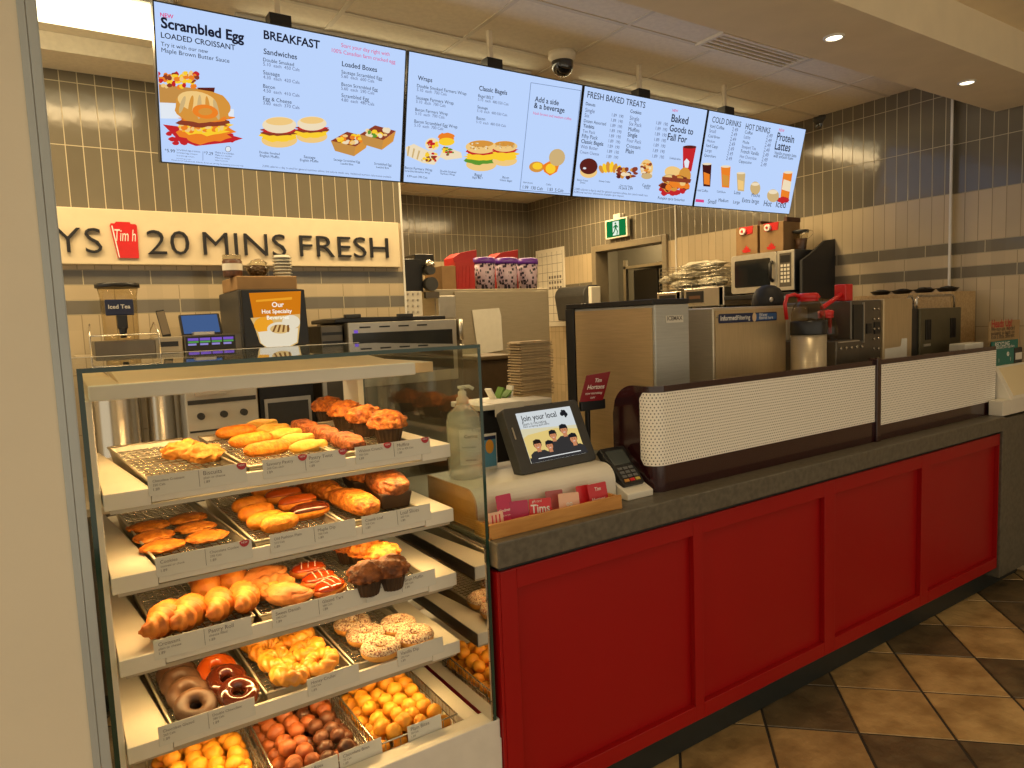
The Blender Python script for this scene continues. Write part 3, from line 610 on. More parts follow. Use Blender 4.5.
# sanitizer pump bottle
c = P(466, 477, z=RZ); cx, cy_ = c.x, c.y
o = thing('sanitizer_bottle', 'clear hand sanitizer pump bottle standing on the white riser behind glass', 'bottle', (cx, cy_, RZ))
b = MB(); hB = P(466, 407, y=cy_).z-RZ; rB = 0.056
b.lathe([(rB*0.92, 0.0), (rB, 0.01), (rB, hB*0.50), (rB*1.02, hB*0.80), (rB*0.9, hB*0.92), (rB*0.5, hB), (rB*0.42, hB+0.012)], (cx, cy_, RZ), 28); b.build('bottle', milky('clear_plastic', (0.85, 0.83, 0.76), 0.34), o)
b = MB(); b.lathe([(rB*0.9, 0.004), (rB*0.93, hB*0.74), (0.0, hB*0.745)], (cx, cy_, RZ), 24); b.build('gel', milky('clear_gel', (0.80, 0.72, 0.52), 0.16), o)
b = MB(); b.lathe([(0.020, hB+0.008), (0.020, hB+0.030), (0.014, hB+0.036), (0.014, hB+0.052), (0.008, hB+0.054), (0.008, hB+0.060), (0.014, hB+0.062), (0.014, hB+0.070)], (cx, cy_, RZ), 20); b.tube([(cx, cy_, RZ+hB+0.066), (cx+0.02, cy_-0.012, RZ+hB+0.067), (cx+0.032, cy_-0.018, RZ+hB+0.058)], 0.006); b.tube([(cx, cy_, RZ+0.01), (cx, cy_, RZ+hB+0.01)], 0.003); b.build('pump', mat('cloudy_plastic', (0.66, 0.62, 0.52), 0.35), o)
b = MB(); n = 14
for i in range(n):
    a0, a1 = [math.radians(-135+140*(q/n)) for q in (i, i+1)]
    b.add([(cx+rB*1.015*math.cos(a), cy_+rB*1.015*math.sin(a), RZ+z) for a, z in ((a0, hB*0.22), (a1, hB*0.22), (a1, hB*0.72), (a0, hB*0.72))], [(0, 1, 2, 3)], 0, True)
b.build('label', milky('label_film', (0.82, 0.80, 0.72), 0.55), o)
b = MB(); ra = Vector((0.9, -0.42, 0)).normalized(); fo = Vector((cx, cy_, 0)) + Vector((-0.42, -0.9, 0)).normalized()*rB*1.05
b.text('Germs', fo + ra*-0.004 + Vector((0, 0, RZ+hB*0.60)), ra, (0, 0, 1), width=0.042, bold=0.02); b.text('hand sanitizer', fo + ra*-0.012 + Vector((0, 0, RZ+hB*0.46)), ra, (0, 0, 1), width=0.045); b.text('ADVANCED', fo + ra*-0.002 + Vector((0, 0, RZ+hB*0.28)), ra, (0, 0, 1), width=0.036, bold=0.02); b.build('print', M_inkb, o)
# blue card sign
a = P(492, 470, y=1.99)
o = thing('card_sign', 'small pale blue card with a yellow figure leaning behind the case glass', 'card sign', (a.x, 1.99, RZ))
b = MB(); hz = P(492, 433, y=1.99).z; b.box(a.x-0.040, a.x+0.020, 1.985, 1.988, RZ, hz); b.build('card', M_paper, o)
b = MB(); b.box(a.x-0.036, a.x+0.016, 1.9835, 1.985, RZ+0.01, hz-0.02); b.box(a.x-0.036, a.x+0.016, 1.9832, 1.9835, hz-0.02, hz-0.008, 2); b.prism([(a.x-0.010+0.016*math.cos(q), (RZ+hz)/2+0.018+0.024*math.sin(q)) for q in [i*math.pi/8 for i in range(16)]], 1.9815, 1.9836, 'y', 1); b.build('print', [M_blue, M_orange, M_navy], o)
# red table sign on a black stand
ys = 1.93; bl, br, tr_, tl = P(580, 402, y=ys), P(603, 400, y=ys), P(610.5, 371.5, y=ys), P(587, 375.5, y=ys)
o = thing('counter_sign', 'tilted dark red counter sign with white lettering on a black stand', 'sign', (bl.x, ys, CT))
b = MB(); b.prism([(p.x, p.z) for p in (bl, br, tr_, tl)], ys, ys+0.004, 'y'); b.build('board', mat('dark_red_board', (0.24, 0.008, 0.016), 0.35), o)
b = MB(); X3, Y3 = br-bl, tl-bl; w = X3.length
at2 = lambda u, v: bl + X3*u + Y3*v + Vector((0, -0.001, 0))
for t_, u, v, ww, bo in (('Tim', 0.40, 0.72, 0.30, 0.02), ('Hortons', 0.16, 0.46, 0.74, 0.02), ('now recruiting', 0.14, 0.26, 0.72, 0.01), ('apply', 0.40, 0.11, 0.20, 0.0)): b.text(t_, at2(u, v), X3, Y3, width=w*ww, bold=bo)
b.build('print', M_inkw, o)
mb = (bl+br)/2
b = MB(); b.box(mb.x-0.05, mb.x+0.06, 1.935, 2.0, CT, CT+0.015); b.tube([(mb.x, 1.96, CT+0.01), (mb.x, 1.955, mb.z-0.03), (mb.x+0.0, 1.945, mb.z+0.01)], 0.010); b.box(mb.x-0.045, mb.x+0.07, 1.934, 1.95, mb.z-0.035, mb.z+0.002); b.build('stand', M_black, o, bev=0.003)
# cream pick-up box at the far end of the counter and the cards on it
bx = 4.335; bz = 1.255
o = thing('pickup_stand', 'sloping cream pick-up stand at the far right end of the counter', 'stand', (4.5, 1.8, CT))
b = MB(); b.prism([(1.622, CT), (1.622, 1.080), (1.712, bz), (1.89, bz), (1.89, CT)], bx, 4.735, 'x'); b.box(4.225, bx-0.0005, 1.622, 1.690, CT, 1.080); b.build('body', M_cream, o, bev=0.003)
b = MB(); b.prism([(1.630, 1.0955), (1.707, 1.2450), (1.705, 1.2462), (1.628, 1.0967)], bx+0.045, 4.728, 'x'); b.build('sloped_liner', mat('pale_yellow_laminate', (0.78, 0.66, 0.42), 0.4), o)  # thin overlay: yellow light on the cream slope put into its colour
ky = 1.742
o = thing('kraft_sign', 'brown kraft sign headed Heads Up in red against the right wall', 'sign', (4.55, ky, bz))
kz0, kz1 = bz, P(1000, 321, y=ky).z; kx0 = max(4.34, P(990, 340, y=ky).x)
b = MB(); b.box(kx0, 4.733, ky, ky+0.01, kz0, kz1); b.build('board', M_kraft, o)
b = MB(); b.text('Heads Up!', (kx0+0.015, ky-0.001, kz1-0.034), (1, 0, 0), (0, 0, 1), width=0.26, bold=0.02); b.build('heading', M_inkr, o)
b = MB()
for i, t_ in enumerate(('We may use recycled', 'packaging, so boxes can', 'look a little different')): b.text(t_, (kx0+0.012, ky-0.001, kz1-0.055-i*0.022), (1, 0, 0), (0, 0, 1), width=0.30)
b.build('small_print', M_inkb, o)
gy_ = 1.725; gx0, gx1 = max(4.34, P(991, 370, y=gy_).x), P(1018, 345, y=gy_).x; gx1 = min(gx1, 4.70); zz = P(1000, 341, y=gy_).z
o = thing('green_card', 'teal green card with white icons standing on the cream stand', 'card', ((gx0+gx1)/2, gy_, bz))
b = MB(); b.box(gx0, gx1, gy_, gy_+0.006, bz, zz); b.build('card', M_teal, o)
b = MB(); w = gx1-gx0; b.text('RECYCLING', (gx0+w*0.1, gy_-0.001, zz-0.03), (1, 0, 0), (0, 0, 1), width=w*0.55, bold=0.01); b.text('please sort your cups here', (gx0+w*0.1, gy_-0.001, zz-0.043), (1, 0, 0), (0, 0, 1), width=w*0.75)
for q in (0.25, 0.7): b.text('i', (gx0+w*q, gy_-0.001, bz+0.02), (1, 0, 0), (0, 0, 1), size=0.03, bold=0.03)
b.ring((0, 0, 0), 0.010, 0.003, 18, 6, M=Matrix.Translation((gx0+w*0.6, gy_-0.001, bz+0.06)) @ Matrix.Rotation(math.pi/2, 4, 'X')); b.build('print', M_inkw, o)
o = thing('napkin_holder', 'slim black napkin holder right of the teal card', 'napkin holder', (4.70, 1.83, bz))
b = MB(); b.box(4.62, 4.732, 1.722, 1.738, bz, bz+0.09); b.build('body', M_black, o, bev=0.006); b = MB(); b.box(4.635, 4.72, 1.7205, 1.7225, bz+0.02, bz+0.06); b.build('napkins', M_paper, o)
# ================================================================== MENU SCREENS
S_O = Vector((0.384, 2.77, 2.783)); S_B = Vector((0.384, 2.897, 2.253)); S_UP = (S_O-S_B).normalized(); S_N = Vector((1, 0, 0)).cross(S_UP)   # towards the room
if S_N.y > 0: S_N = -S_N
S_H = (S_O-S_B).length; SX = [0.384, 1.361, 2.329, 3.257, 4.20]
M_scr = emit('screen_pale_blue', lin(188, 212, 252), 1.0)
def em(r, g, b): return emit('screen_%d_%d_%d' % (r, g, b), lin(r, g, b), 1.0)
SC = {'ink': em(28, 30, 48), 'grey': em(92, 100, 130), 'pink': em(222, 70, 130), 'bun': em(214, 148, 62), 'bun2': em(240, 200, 128), 'egg': em(250, 205, 50), 'red': em(196, 40, 44), 'meat': em(140, 62, 40),
      'box': em(196, 142, 72), 'green': em(96, 150, 50), 'choc': em(92, 34, 28), 'crm': em(238, 220, 186), 'tan': em(206, 176, 122), 'cof': em(150, 98, 52), 'org': em(236, 130, 40), 'cola': em(70, 26, 22), 'line': em(120, 140, 180), 'pale': em(226, 232, 240)}
SK = list(SC.keys())
class Scr:
    def __init__(s, lo, hi): s.b = MB(); s.k = 0; s.lo = lo+0.011; s.hi = hi-0.011
    def pt(s, px, py, lift=0.0):
        p = Ppl(px, py, S_O, S_N); p.x = min(max(p.x, s.lo), s.hi); return p + S_N*(0.0015+lift)
    def txt(s, t, x0, y0, x1, y1, c='ink', bold=0.0, hs=1.0):
        a, b = s.pt(x0, y0, 0.0012), s.pt(x1, y1, 0.0012)
        s.b.text(t, a, (1, 0, 0), S_UP, width=(b-a).length, m=SK.index(c), bold=bold, hs=hs)
    def poly(s, pts, c):
        s.k += 1; s.b.add([s.pt(x, y, 0.000025*s.k) for x, y in pts], [tuple(range(len(pts)))], SK.index(c))
    def ell(s, cx, cy_, rx, ry, c, a0=0, a1=360, rot=0, n=22):
        r = math.radians(rot); pts = []
        for i in range(n+1):
            a = math.radians(a0+(a1-a0)*i/n); x, y = rx*math.cos(a), -ry*math.sin(a); pts.append((cx+x*math.cos(r)-y*math.sin(r), cy_+x*math.sin(r)+y*math.cos(r)))
        if a1-a0 == 360: pts = pts[:-1]
        s.poly(pts, c)
    def bumpy(s, cx, cy_, rx, ry, c, sd=1, n=26, amp=0.18):
        rr = random.Random(sd); s.poly([(cx+rx*math.cos(2*math.pi*i/n)*(1+rr.uniform(-amp, amp)), cy_+ry*math.sin(2*math.pi*i/n)*(1+rr.uniform(-amp, amp))) for i in range(n)], c)
    def bits(s, cx, cy_, rx, ry, cols, n, sd=1, sz=1.6):
        rr = random.Random(sd)
        for i in range(n): s.bumpy(cx+rr.uniform(-rx, rx), cy_+rr.uniform(-ry, ry), sz*rr.uniform(0.7, 1.3), sz*rr.uniform(0.5, 1.0), rr.choice(cols), sd*50+i, 8)
    def muffin_sandwich(s, x, y, r):
        s.ell(x, y+r*0.42, r, r*0.42, 'bun2'); s.bumpy(x, y+r*0.18, r*1.02, r*0.34, 'egg', 3); s.bumpy(x, y-r*0.05, r*1.05, r*0.24, 'meat', 5); s.bumpy(x, y-r*0.12, r*0.98, r*0.16, 'red', 6); s.ell(x, y-r*0.42, r*0.95, r*0.46, 'crm'); s.ell(x, y-r*0.62, r*0.75, r*0.22, 'bun2')
    def foodbox(s, x, y, w, h, cols, sd):
        s.poly([(x-w, y-h*0.1), (x-w*0.15, y-h*0.75), (x+w, y-h*0.35), (x+w*0.3, y+h*0.3)], 'meat'); s.bits(x, y-h*0.22, w*0.6, h*0.28, cols, 26, sd, w*0.14)
        s.poly([(x-w, y-h*0.1), (x+w*0.3, y+h*0.3), (x+w*0.22, y+h), (x-w*0.78, y+h*0.62)], 'box'); s.poly([(x+w*0.3, y+h*0.3), (x+w, y-h*0.35), (x+w*0.85, y+h*0.4), (x+w*0.22, y+h)], 'bun')
def z1(x, y): return (150+x/3.938, y/3.938)
def z2(x, y): return (390+x/4.6545, 30+y/4.6545)
def z3(x, y): return (560+x/3.938, 70+y/3.938)
def screens():
    S = [Scr(SX[i], SX[i+1]) for i in range(4)]
    # ---- screen 1
    s = S[0]; T = lambda t, a, b, c, d, col='ink', bold=0.0, hs=1.0: s.txt(t, *z1(a, b), *z1(c, d), col, bold, hs)
    T('NEW', 40, 65, 92, 70, 'pink', 0.02); T('Scrambled Egg', 43, 108, 370, 167, 'ink', 0.032); T('LOADED CROISSANT', 43, 148, 335, 193, 'ink', 0.012); T('Try it with our new', 43, 180, 228, 206); T('Maple Brown Butter Sauce', 45, 205, 312, 240)
    T('BREAKFAST', 447, 152, 668, 188, 'ink', 0.026); T('Start your day right with', 752, 185, 942, 218, 'pink', 0.0); T('100% Canadian farm cracked egg', 715, 205, 965, 243, 'pink', 0.0); T('Sandwiches', 447, 212, 578, 227, 'ink', 0.01); T('Loaded Boxes', 755, 260, 893, 281, 'ink', 0.01)
    for n_, p_, y0 in (('Double Smoked', '5.10  each  450 Cals', 241), ('Sausage', '4.30  each  420 Cals', 292), ('Bacon', '4.50  each  410 Cals', 345), ('Egg & Cheese', '3.60  each  370 Cals', 394)):
        T(n_, 445, y0, 445+len(n_)*9.3, y0+len(n_)*1.1, 'ink'); T(p_, 445, y0+17, 588, y0+36, 'grey')
    for n_, p_, y0, w_ in (('Sausage Scrambled Egg', '5.60  each  600 Cals', 289, 160), ('Bacon Scrambled Egg', '5.60  each  590 Cals', 337, 143), ('Scrambled Egg', '4.80  each  480 Cals', 382, 108)):
        T(n_, 753, y0, 753+w_, y0+w_*0.14, 'ink'); T(p_, 752, y0+16, 882, y0+34, 'grey')
    s.poly([z1(24, 400), z1(330, 430), z1(330, 470), z1(28, 465)], 'pale')
    x, y = z1(112, 345); s.poly([z1(22, 330), z1(200, 350), z1(185, 410), z1(26, 402)], 'box'); s.bits(*z1(105, 315), 21, 7, ['org', 'red', 'bun2', 'egg', 'meat'], 60, 4, 2.8); s.poly([z1(185, 345), z1(255, 345), z1(250, 375), z1(200, 370)], 'choc')
    s.poly([z1(50, 490), z1(130, 500), z1(310, 530), z1(365, 545), z1(320, 560), z1(180, 575), z1(110, 550)], 'red'); s.bits(*z1(200, 545), 32, 6, ['red'], 20, 9, 4)
    cx, cy_ = z1(212, 520); s.bumpy(cx, cy_, 28, 11, 'org', 2); s.bumpy(cx, cy_-5, 28, 8, 'egg', 8, amp=0.25); s.bits(cx, cy_-6, 24, 5, ['egg', 'org', 'bun2'], 40, 3, 2.6); s.bumpy(cx+1, cy_-10, 27, 5, 'meat', 4); s.bumpy(cx+2, cy_-14, 26, 4, 'org', 6)
    cx, cy_ = z1(205, 420); s.bumpy(cx, cy_, 28, 16.5, 'bun', 5, amp=0.05); s.ell(cx-5, cy_-5, 20, 10, 'bun2', rot=12)
    for i in range(6): s.ell(cx-20+i*8.5, cy_-2+i*1.2, 2.2, 13-abs(i-2.5)*1.6, 'bun' if i % 2 else 'tan', rot=18-i*8)
    s.ell(cx+3, cy_+5, 13, 7, 'org', rot=8); s.ell(cx+3, cy_+5, 7, 3.6, 'bun')
    s.muffin_sandwich(*z1(508, 522), 18); s.muffin_sandwich(*z1(636, 512), 15.5)
    s.foodbox(*z1(785, 560), 19, 14, ['org', 'bun2', 'egg', 'crm'], 3); s.foodbox(*z1(895, 535), 18, 14, ['egg', 'bun2', 'green', 'crm'], 5)
    T('Double Smoked', 430, 603, 510, 611); T('English Muffin', 432, 617, 508, 625); T('Sausage', 605, 622, 650, 627); T('English Muffin', 590, 634, 662, 641); T('Sausage Scrambled Egg', 722, 632, 826, 644); T('Loaded Box', 750, 647, 800, 653); T('Scrambled Egg', 882, 648, 950, 656); T('Loaded Box', 890, 661, 940, 667)
    T('*5.99', 58, 598, 98, 601, 'ink'); T('*7.29', 212, 608, 248, 612, 'ink'); 
    for i in range(4): T('Scrambled egg croissant', 104, 592+i*11, 198-i*12, 603+i*10, 'grey'); T('Make it a combo', 256, 603+i*10, 330-i*8, 612+i*9, 'grey')
    s.poly([z1(206, 596), z1(208, 596), z1(208, 632), z1(206, 632)], 'line'); s.ell(*z1(306, 587), 3.0, 3.0, 'grey'); s.ell(*z1(306, 587), 2.5, 2.5, 'pale')
    T('Prices do not include taxes. Calories shown per serving. Participating restaurants only.', 85, 632, 368, 652, 'grey'); T('2,000 calories a day is used for general nutrition advice, but calorie needs vary. Additional nutrition information available.', 442, 657, 950, 703, 'grey')
    # ---- screen 2
    s = S[1]; T = lambda t, a, b, c, d, col='ink', bold=0.0, hs=1.0: s.txt(t, *z2(a, b), *z2(c, d), col, bold, hs)
    T('Wraps', 128, 232, 195, 242, 'ink', 0.012); T('Classic Bagels', 413, 280, 543, 303, 'ink', 0.012)
    for i, (n_, w_) in enumerate((('Double Smoked Farmers Wrap', 230), ('Sausage Farmers Wrap', 175), ('Bacon Farmers Wrap', 152), ('Bacon Scrambled Egg Wrap', 200))):
        y0 = 266+i*55; T(n_, 124-i*4, y0, 124-i*4+w_, y0+w_*0.14); T('5.10  each  700 Cals', 124-i*4, y0+18, 262-i*5, y0+38, 'grey')
    for i, (n_, w_) in enumerate((('Bagel BELT', 72), ('Sausage', 48), ('Bacon', 40))):
        y0 = 312+i*52; T(n_, 409-i*4, y0, 409-i*4+w_, y0+w_*0.14); T('5.10  each  480-550 Cals', 408-i*4, y0+17, 550-i*6, y0+38, 'grey')
    T('Add a side', 672, 332, 783, 350, 'ink', 0.012); T('& a beverage', 668, 362, 810, 386, 'ink', 0.012); T('Hash brown and medium coffee', 665, 392, 842, 418, 'pink')
    for a, b in (((655, 245), (888, 282)), ((888, 282), (838, 752)), ((604, 745), (838, 762)), ((655, 245), (604, 745))):
        (xa, ya), (xb, yb) = z2(*a), z2(*b); dx, dy = xb-xa, yb-ya; L_ = math.hypot(dx, dy); nx, ny = -dy/L_*0.3, dx/L_*0.3
        s.poly([(xa-nx, ya-ny), (xb-nx, yb-ny), (xb+nx, yb+ny), (xa+nx, ya+ny)], 'line')
    cx, cy_ = z2(115, 572); s.poly([z2(70, 545), z2(110, 530), z2(235, 590), z2(205, 628), z2(150, 618), z2(80, 585)], 'crm')
    for i in range(5): s.poly([z2(84+i*24, 540+i*10), z2(92+i*24, 543+i*10), z2(84+i*22, 588+i*8), z2(78+i*22, 584+i*8)], 'tan')
    s.ell(*z2(185, 592), 8.5, 6.3, 'crm'); s.bits(*z2(185, 592), 6, 4, ['red', 'meat', 'egg'], 22, 2, 1.8); s.ell(*z2(195, 532), 7, 6.5, 'crm'); s.bits(*z2(196, 530), 4.5, 4, ['red', 'egg', 'meat'], 18, 5, 1.8); s.bumpy(*z2(262, 500), 8, 5, 'org', 3); s.ell(*z2(262, 520), 8, 4, 'egg')
    s.poly([z2(228, 590), z2(250, 540), z2(330, 570), z2(335, 595), z2(260, 605)], 'crm'); s.bits(*z2(268, 565), 5, 4, ['egg', 'meat', 'red', 'green'], 18, 7, 1.8)
    for q, (X_, Y_, r) in enumerate(((423, 585, 16), (532, 575, 13))):
        x, y = z2(X_, Y_); s.ell(x, y+r*0.55, r*0.95, r*0.42, 'bun2'); s.bumpy(x, y+r*0.25, r, r*0.3, 'green' if q == 0 else 'egg', 4); s.bumpy(x, y+r*0.05, r*1.02, r*0.24, 'egg', 6); s.bumpy(x, y-r*0.25, r*1.02, r*0.2, 'red', 8); s.ell(x, y-r*0.55, r*0.98, r*0.42, 'bun2'); s.ell(x, y-r*0.75, r*0.75, r*0.2, 'bun'); s.bits(x, y-r*0.6, r*0.7, r*0.2, ['tan', 'crm', 'box'], 16, q+3, 1.0)
    s.ell(*z2(680, 637), 7.5, 5.4, 'bun'); s.ell(*z2(684, 633), 5, 3.5, 'egg'); s.poly([z2(705, 630), z2(740, 610), z2(788, 620), z2(775, 660), z2(742, 678), z2(715, 660)], 'org'); s.ell(*z2(745, 645), 5, 5, 'egg'); s.ell(*z2(775, 593), 8, 8.6, 'tan', rot=20)
    for a in ((60, 645, 195, 662, 'Bacon Farmers Wrap'), (62, 658, 185, 672, 'Scrambled Breakfast Wrap'), (78, 684, 172, 695, '4.99 each 390 Cals'), (232, 660, 306, 670, 'Double Smoked'), (234, 672, 300, 681, 'Farmers Wrap'), (392, 680, 425, 684, 'Bagel'), (382, 690, 430, 696, 'Bagel BELT'), (522, 690, 552, 694, 'Bacon'), (510, 702, 565, 709, 'Classic Bagel'), (618, 712, 662, 718, 'Hash brown'), (725, 722, 748, 725, 'Coffee'), (616, 738, 805, 752, '1.99  130 Cals    1.83  5 Cals')): T(a[4], *a[:4])
    # ---- screen 3
    s = S[2]; T = lambda t, a, b, c, d, col='ink', bold=0.0, hs=1.0: s.txt(t, *z3(a, b), *z3(c, d), col, bold, hs)
    T('FRESH BAKED TREATS', 106, 108, 333, 152, 'ink', 0.006, 1.05)
    for j, (x0, y0, items) in enumerate(((100, 138, ('Donuts', 'Single', 'Six', 'Dozen Assorted', 'Timbits', 'Ten Pack', 'Fifty Pack', 'Classic Bagels', 'With Butter', 'Cream Cheese')), (275, 168, ('Cookies', 'Single', 'Six Pack', 'Muffins', 'Single', 'Four Pack', 'Croissant', 'Plain')))):
        for i, n_ in enumerate(items):
            st = (30, 32)[j]*0.68; yy = y0+i*st+(6 if i else 0); xx = x0-i*2.6; w_ = len(n_)*6.2; T(n_, xx, yy, xx+w_, yy+w_*0.16, 'ink' if i in (0, 4, 7, 3, 6) else 'grey', 0.01 if i in (0, 4, 7) else 0)
            if i: T('1.89  190', xx+105, yy+18, xx+150, yy+26, 'grey')
    T('NEW', 441, 163, 463, 167, 'pink', 0.01); T('Baked', 436, 203, 502, 213, 'ink', 0.014); T('Goods to', 429, 240, 522, 254, 'ink', 0.014); T('Fall For', 421, 275, 497, 287, 'ink', 0.014)
    x, y = z3(112, 385); s.ell(x, y+4, 8.6, 6.2, 'bun2'); s.ell(x, y-1.5, 9, 8, 'choc'); s.ell(x-4, y+0.5, 1.6, 1.0, 'pale')
    x, y = z3(196, 383)
    for i in range(6): s.ell(x-8.5+i*3.4, y-(2.5-abs(i-2.5))*1.1+2, 2.3, 6-abs(i-2.5)*0.7, 'egg' if i % 2 else 'bun', rot=(i-2.5)*10)
    s.bits(*z3(262, 405), 9, 4.5, ['choc', 'meat', 'bun', 'crm'], 34, 4, 2.4); s.ell(*z3(340, 385), 6.4, 8.4, 'bun2'); s.bits(*z3(338, 385), 5, 7, ['org', 'bun', 'crm', 'meat'], 26, 6, 1.6); s.ell(*z3(340, 418), 5.5, 3, 'tan')
    s.poly([z3(482, 305), z3(535, 302), z3(515, 400), z3(483, 395)], 'red'); s.ell(*z3(509, 303), 6.8, 1.6, 'choc'); s.poly([z3(487, 360), z3(497, 348), z3(508, 360), z3(503, 385), z3(490, 384)], 'pale')
    s.bits(*z3(435, 470), 12, 4, ['red'], 14, 3, 3.4); s.ell(*z3(445, 405), 9, 6.5, 'bun2', rot=15); s.ell(*z3(490, 415), 6, 8, 'bun'); s.ell(*z3(430, 430), 8, 5, 'tan'); s.bits(*z3(450, 445), 13, 7, ['bun', 'meat', 'org', 'bun2', 'choc'], 46, 8, 3.4); s.poly([z3(400, 420), z3(515, 430), z3(510, 445), z3(400, 436)], 'meat')
    for a in ((66, 435, 108, 440, 'Boston Cream'), (78, 446, 98, 449, 'Donut'), (152, 440, 196, 446, 'Honey Cruller'), (234, 457, 282, 463, 'Chocolate Timbits'), (230, 468, 284, 473, '10 pack 2.99'), (322, 458, 355, 462, 'Cookie'), (330, 468, 350, 471, 'Fresh'), (384, 508, 488, 520, 'Pumpkin spice favourites'), (430, 350, 472, 358, 'Limited time')): T(a[4], *a[:4])
    T('2,000 calories a day is used for general nutrition advice, but calorie needs vary.', 55, 472, 345, 496, 'grey'); T('Additional nutrition information available upon request.', 52, 483, 250, 503, 'grey')
    # ---- screen 4
    s = S[3]; T = lambda t, a, b, c, d, col='ink', bold=0.0, hs=1.0: s.txt(t, *z3(a, b), *z3(c, d), col, bold, hs)
    T('COLD DRINKS', 597, 205, 710, 224, 'ink', 0.004, 1.15); T('HOT DRINKS', 728, 232, 825, 248, 'ink', 0.004, 1.15); T('NEW', 860, 241, 881, 245, 'pink', 0.01); T('Protein', 851, 276, 918, 289, 'ink', 0.012, 1.1); T('Lattes', 843, 312, 903, 323, 'ink', 0.012, 1.1); T('Vanilla protein latte', 842, 331, 928, 346); T('with smooth foam', 838, 343, 915, 355)
    for x0, y0, items in ((590, 226, ('Iced Coffee', 'Small', 'Cold Brew', 'Medium', 'Iced Capp', 'Large', 'Quenchers')), (726, 250, ('Coffee', 'Latte', 'Mocha', 'Steeped Tea', 'French Vanilla', 'Hot Chocolate', 'Cappuccino'))):
        for i, n_ in enumerate(items):
            yy = y0+i*19; xx = x0-i*4; w_ = len(n_)*5; T(n_, xx, yy, xx+w_, yy+w_*0.17, 'ink' if i % 2 == 0 else 'grey'); T('2.49', xx+86, yy+14, xx+108, yy+18, 'grey')
    for X_, Y_, w_, h_, c1, c2 in ((578, 415, 9, 45, 'cola', 'org'), (652, 422, 9.5, 42, 'org', 'bun'), (712, 442, 8.5, 36, 'tan', 'bun2'), (768, 465, 10, 26, 'tan', 'crm')):
        k = 1/3.938; x, y = z3(X_, Y_); w = w_*2*k; h = h_*k
        if X_ != 768: s.poly([(x-w, y-h), (x+w, y-h+0.6), (x+w*0.7, y+h), (x-w*0.8, y+h-0.6)], c1); s.poly([(x-w*0.75, y-h*0.3), (x+w*0.6, y-h*0.1), (x+w*0.6, y+h*0.85), (x-w*0.65, y+h*0.75)], c2); s.ell(x, y-h, w, w*0.25, 'crm')
        else: s.ell(x, y, w*1.0, h, c1); s.ell(x, y-h*0.6, w*0.8, h*0.25, c2)
    s.ell(*z3(838, 495), 6, 6.5, 'tan'); s.ell(*z3(838, 480), 4.6, 2.2, 'crm'); s.poly([z3(878, 405), z3(915, 400), z3(900, 510), z3(866, 512)], 'org'); s.poly([z3(880, 430), z3(910, 440), z3(905, 480), z3(872, 470)], 'crm'); s.bumpy(*z3(880, 512), 6, 3.2, 'red', 4); s.ell(*z3(898, 403), 4.6, 1.4, 'crm')
    for a in ((540, 477, 580, 484, 'Iced Coffee'), (616, 482, 650, 488, 'Cold Brew'), (684, 488, 708, 492, 'Latte'), (752, 498, 784, 503, 'Mocha'), (580, 525, 612, 530, 'Small'), (622, 518, 660, 525, 'Medium'), (680, 525, 705, 529, 'Large'), (715, 520, 780, 530, 'Extra large'), (800, 535, 830, 540, 'Hot'), (848, 540, 885, 545, 'Iced')): T(a[4], *a[:4])
    s.poly([z3(534, 508), z3(566, 511), z3(566, 522), z3(532, 519)], 'pink')
    return S
GR = screens()
desc = ['menu screen at the far left with a croissant sandwich headed BREAKFAST', 'menu screen of wraps and classic bagels with Add a side box', 'menu screen headed FRESH BAKED TREATS', 'menu screen at the right end headed COLD DRINKS and HOT DRINKS']
for i in range(4):
    x0, x1 = SX[i]+0.004, SX[i+1]-0.004
    if i == 3: x1 = SX[4]
    o = thing('menu_screen', desc[i], 'screen', ((x0+x1)/2, 2.9, 2.25), 'hanging menu screens')
    c = lambda x, v, d: Vector((x, S_O.y, S_O.z)) - S_UP*v*S_H + S_N*d
    b = MB()
    vs = [c(x0, 0, 0), c(x1, 0, 0), c(x1, 1, 0), c(x0, 1, 0)]; bk = [c(x0, 0, -0.05), c(x1, 0, -0.05), c(x1, 1, -0.05), c(x0, 1, -0.05)]
    b.add(vs+bk, [(0, 3, 2, 1), (4, 5, 6, 7), (0, 1, 5, 4), (1, 2, 6, 5), (2, 3, 7, 6), (3, 0, 4, 7)]); b.build('housing', M_black, o)
    e = 0.005; b = MB(); b.add([c(x0+e, e/S_H, 0.0008), c(x1-e, e/S_H, 0.0008), c(x1-e, 1-e/S_H, 0.0008), c(x0+e, 1-e/S_H, 0.0008)], [(0, 3, 2, 1)]); dsp = b.build('display', M_scr, o)
    GR[i].b.build('menu_graphics', [SC[k] for k in SK], dsp, recalc=False)
    mq = P(*[(278, 20), (491, 63), (640, 95), (725, 111)][i], y=2.86); mx = mq.x
    b = MB(); b.box(mx-0.042, mx+0.042, 2.825, 2.885, 2.70, 2.848); b.box(mx-0.09, mx+0.09, 2.84, 2.87, 2.60, 2.70); br_ = b.build('bracket', M_black, o); b = MB(); b.box(mx-0.010, mx+0.010, 2.855, 2.875, 2.849, 2.985); b.build('ceiling_rod', M_ceil, o)
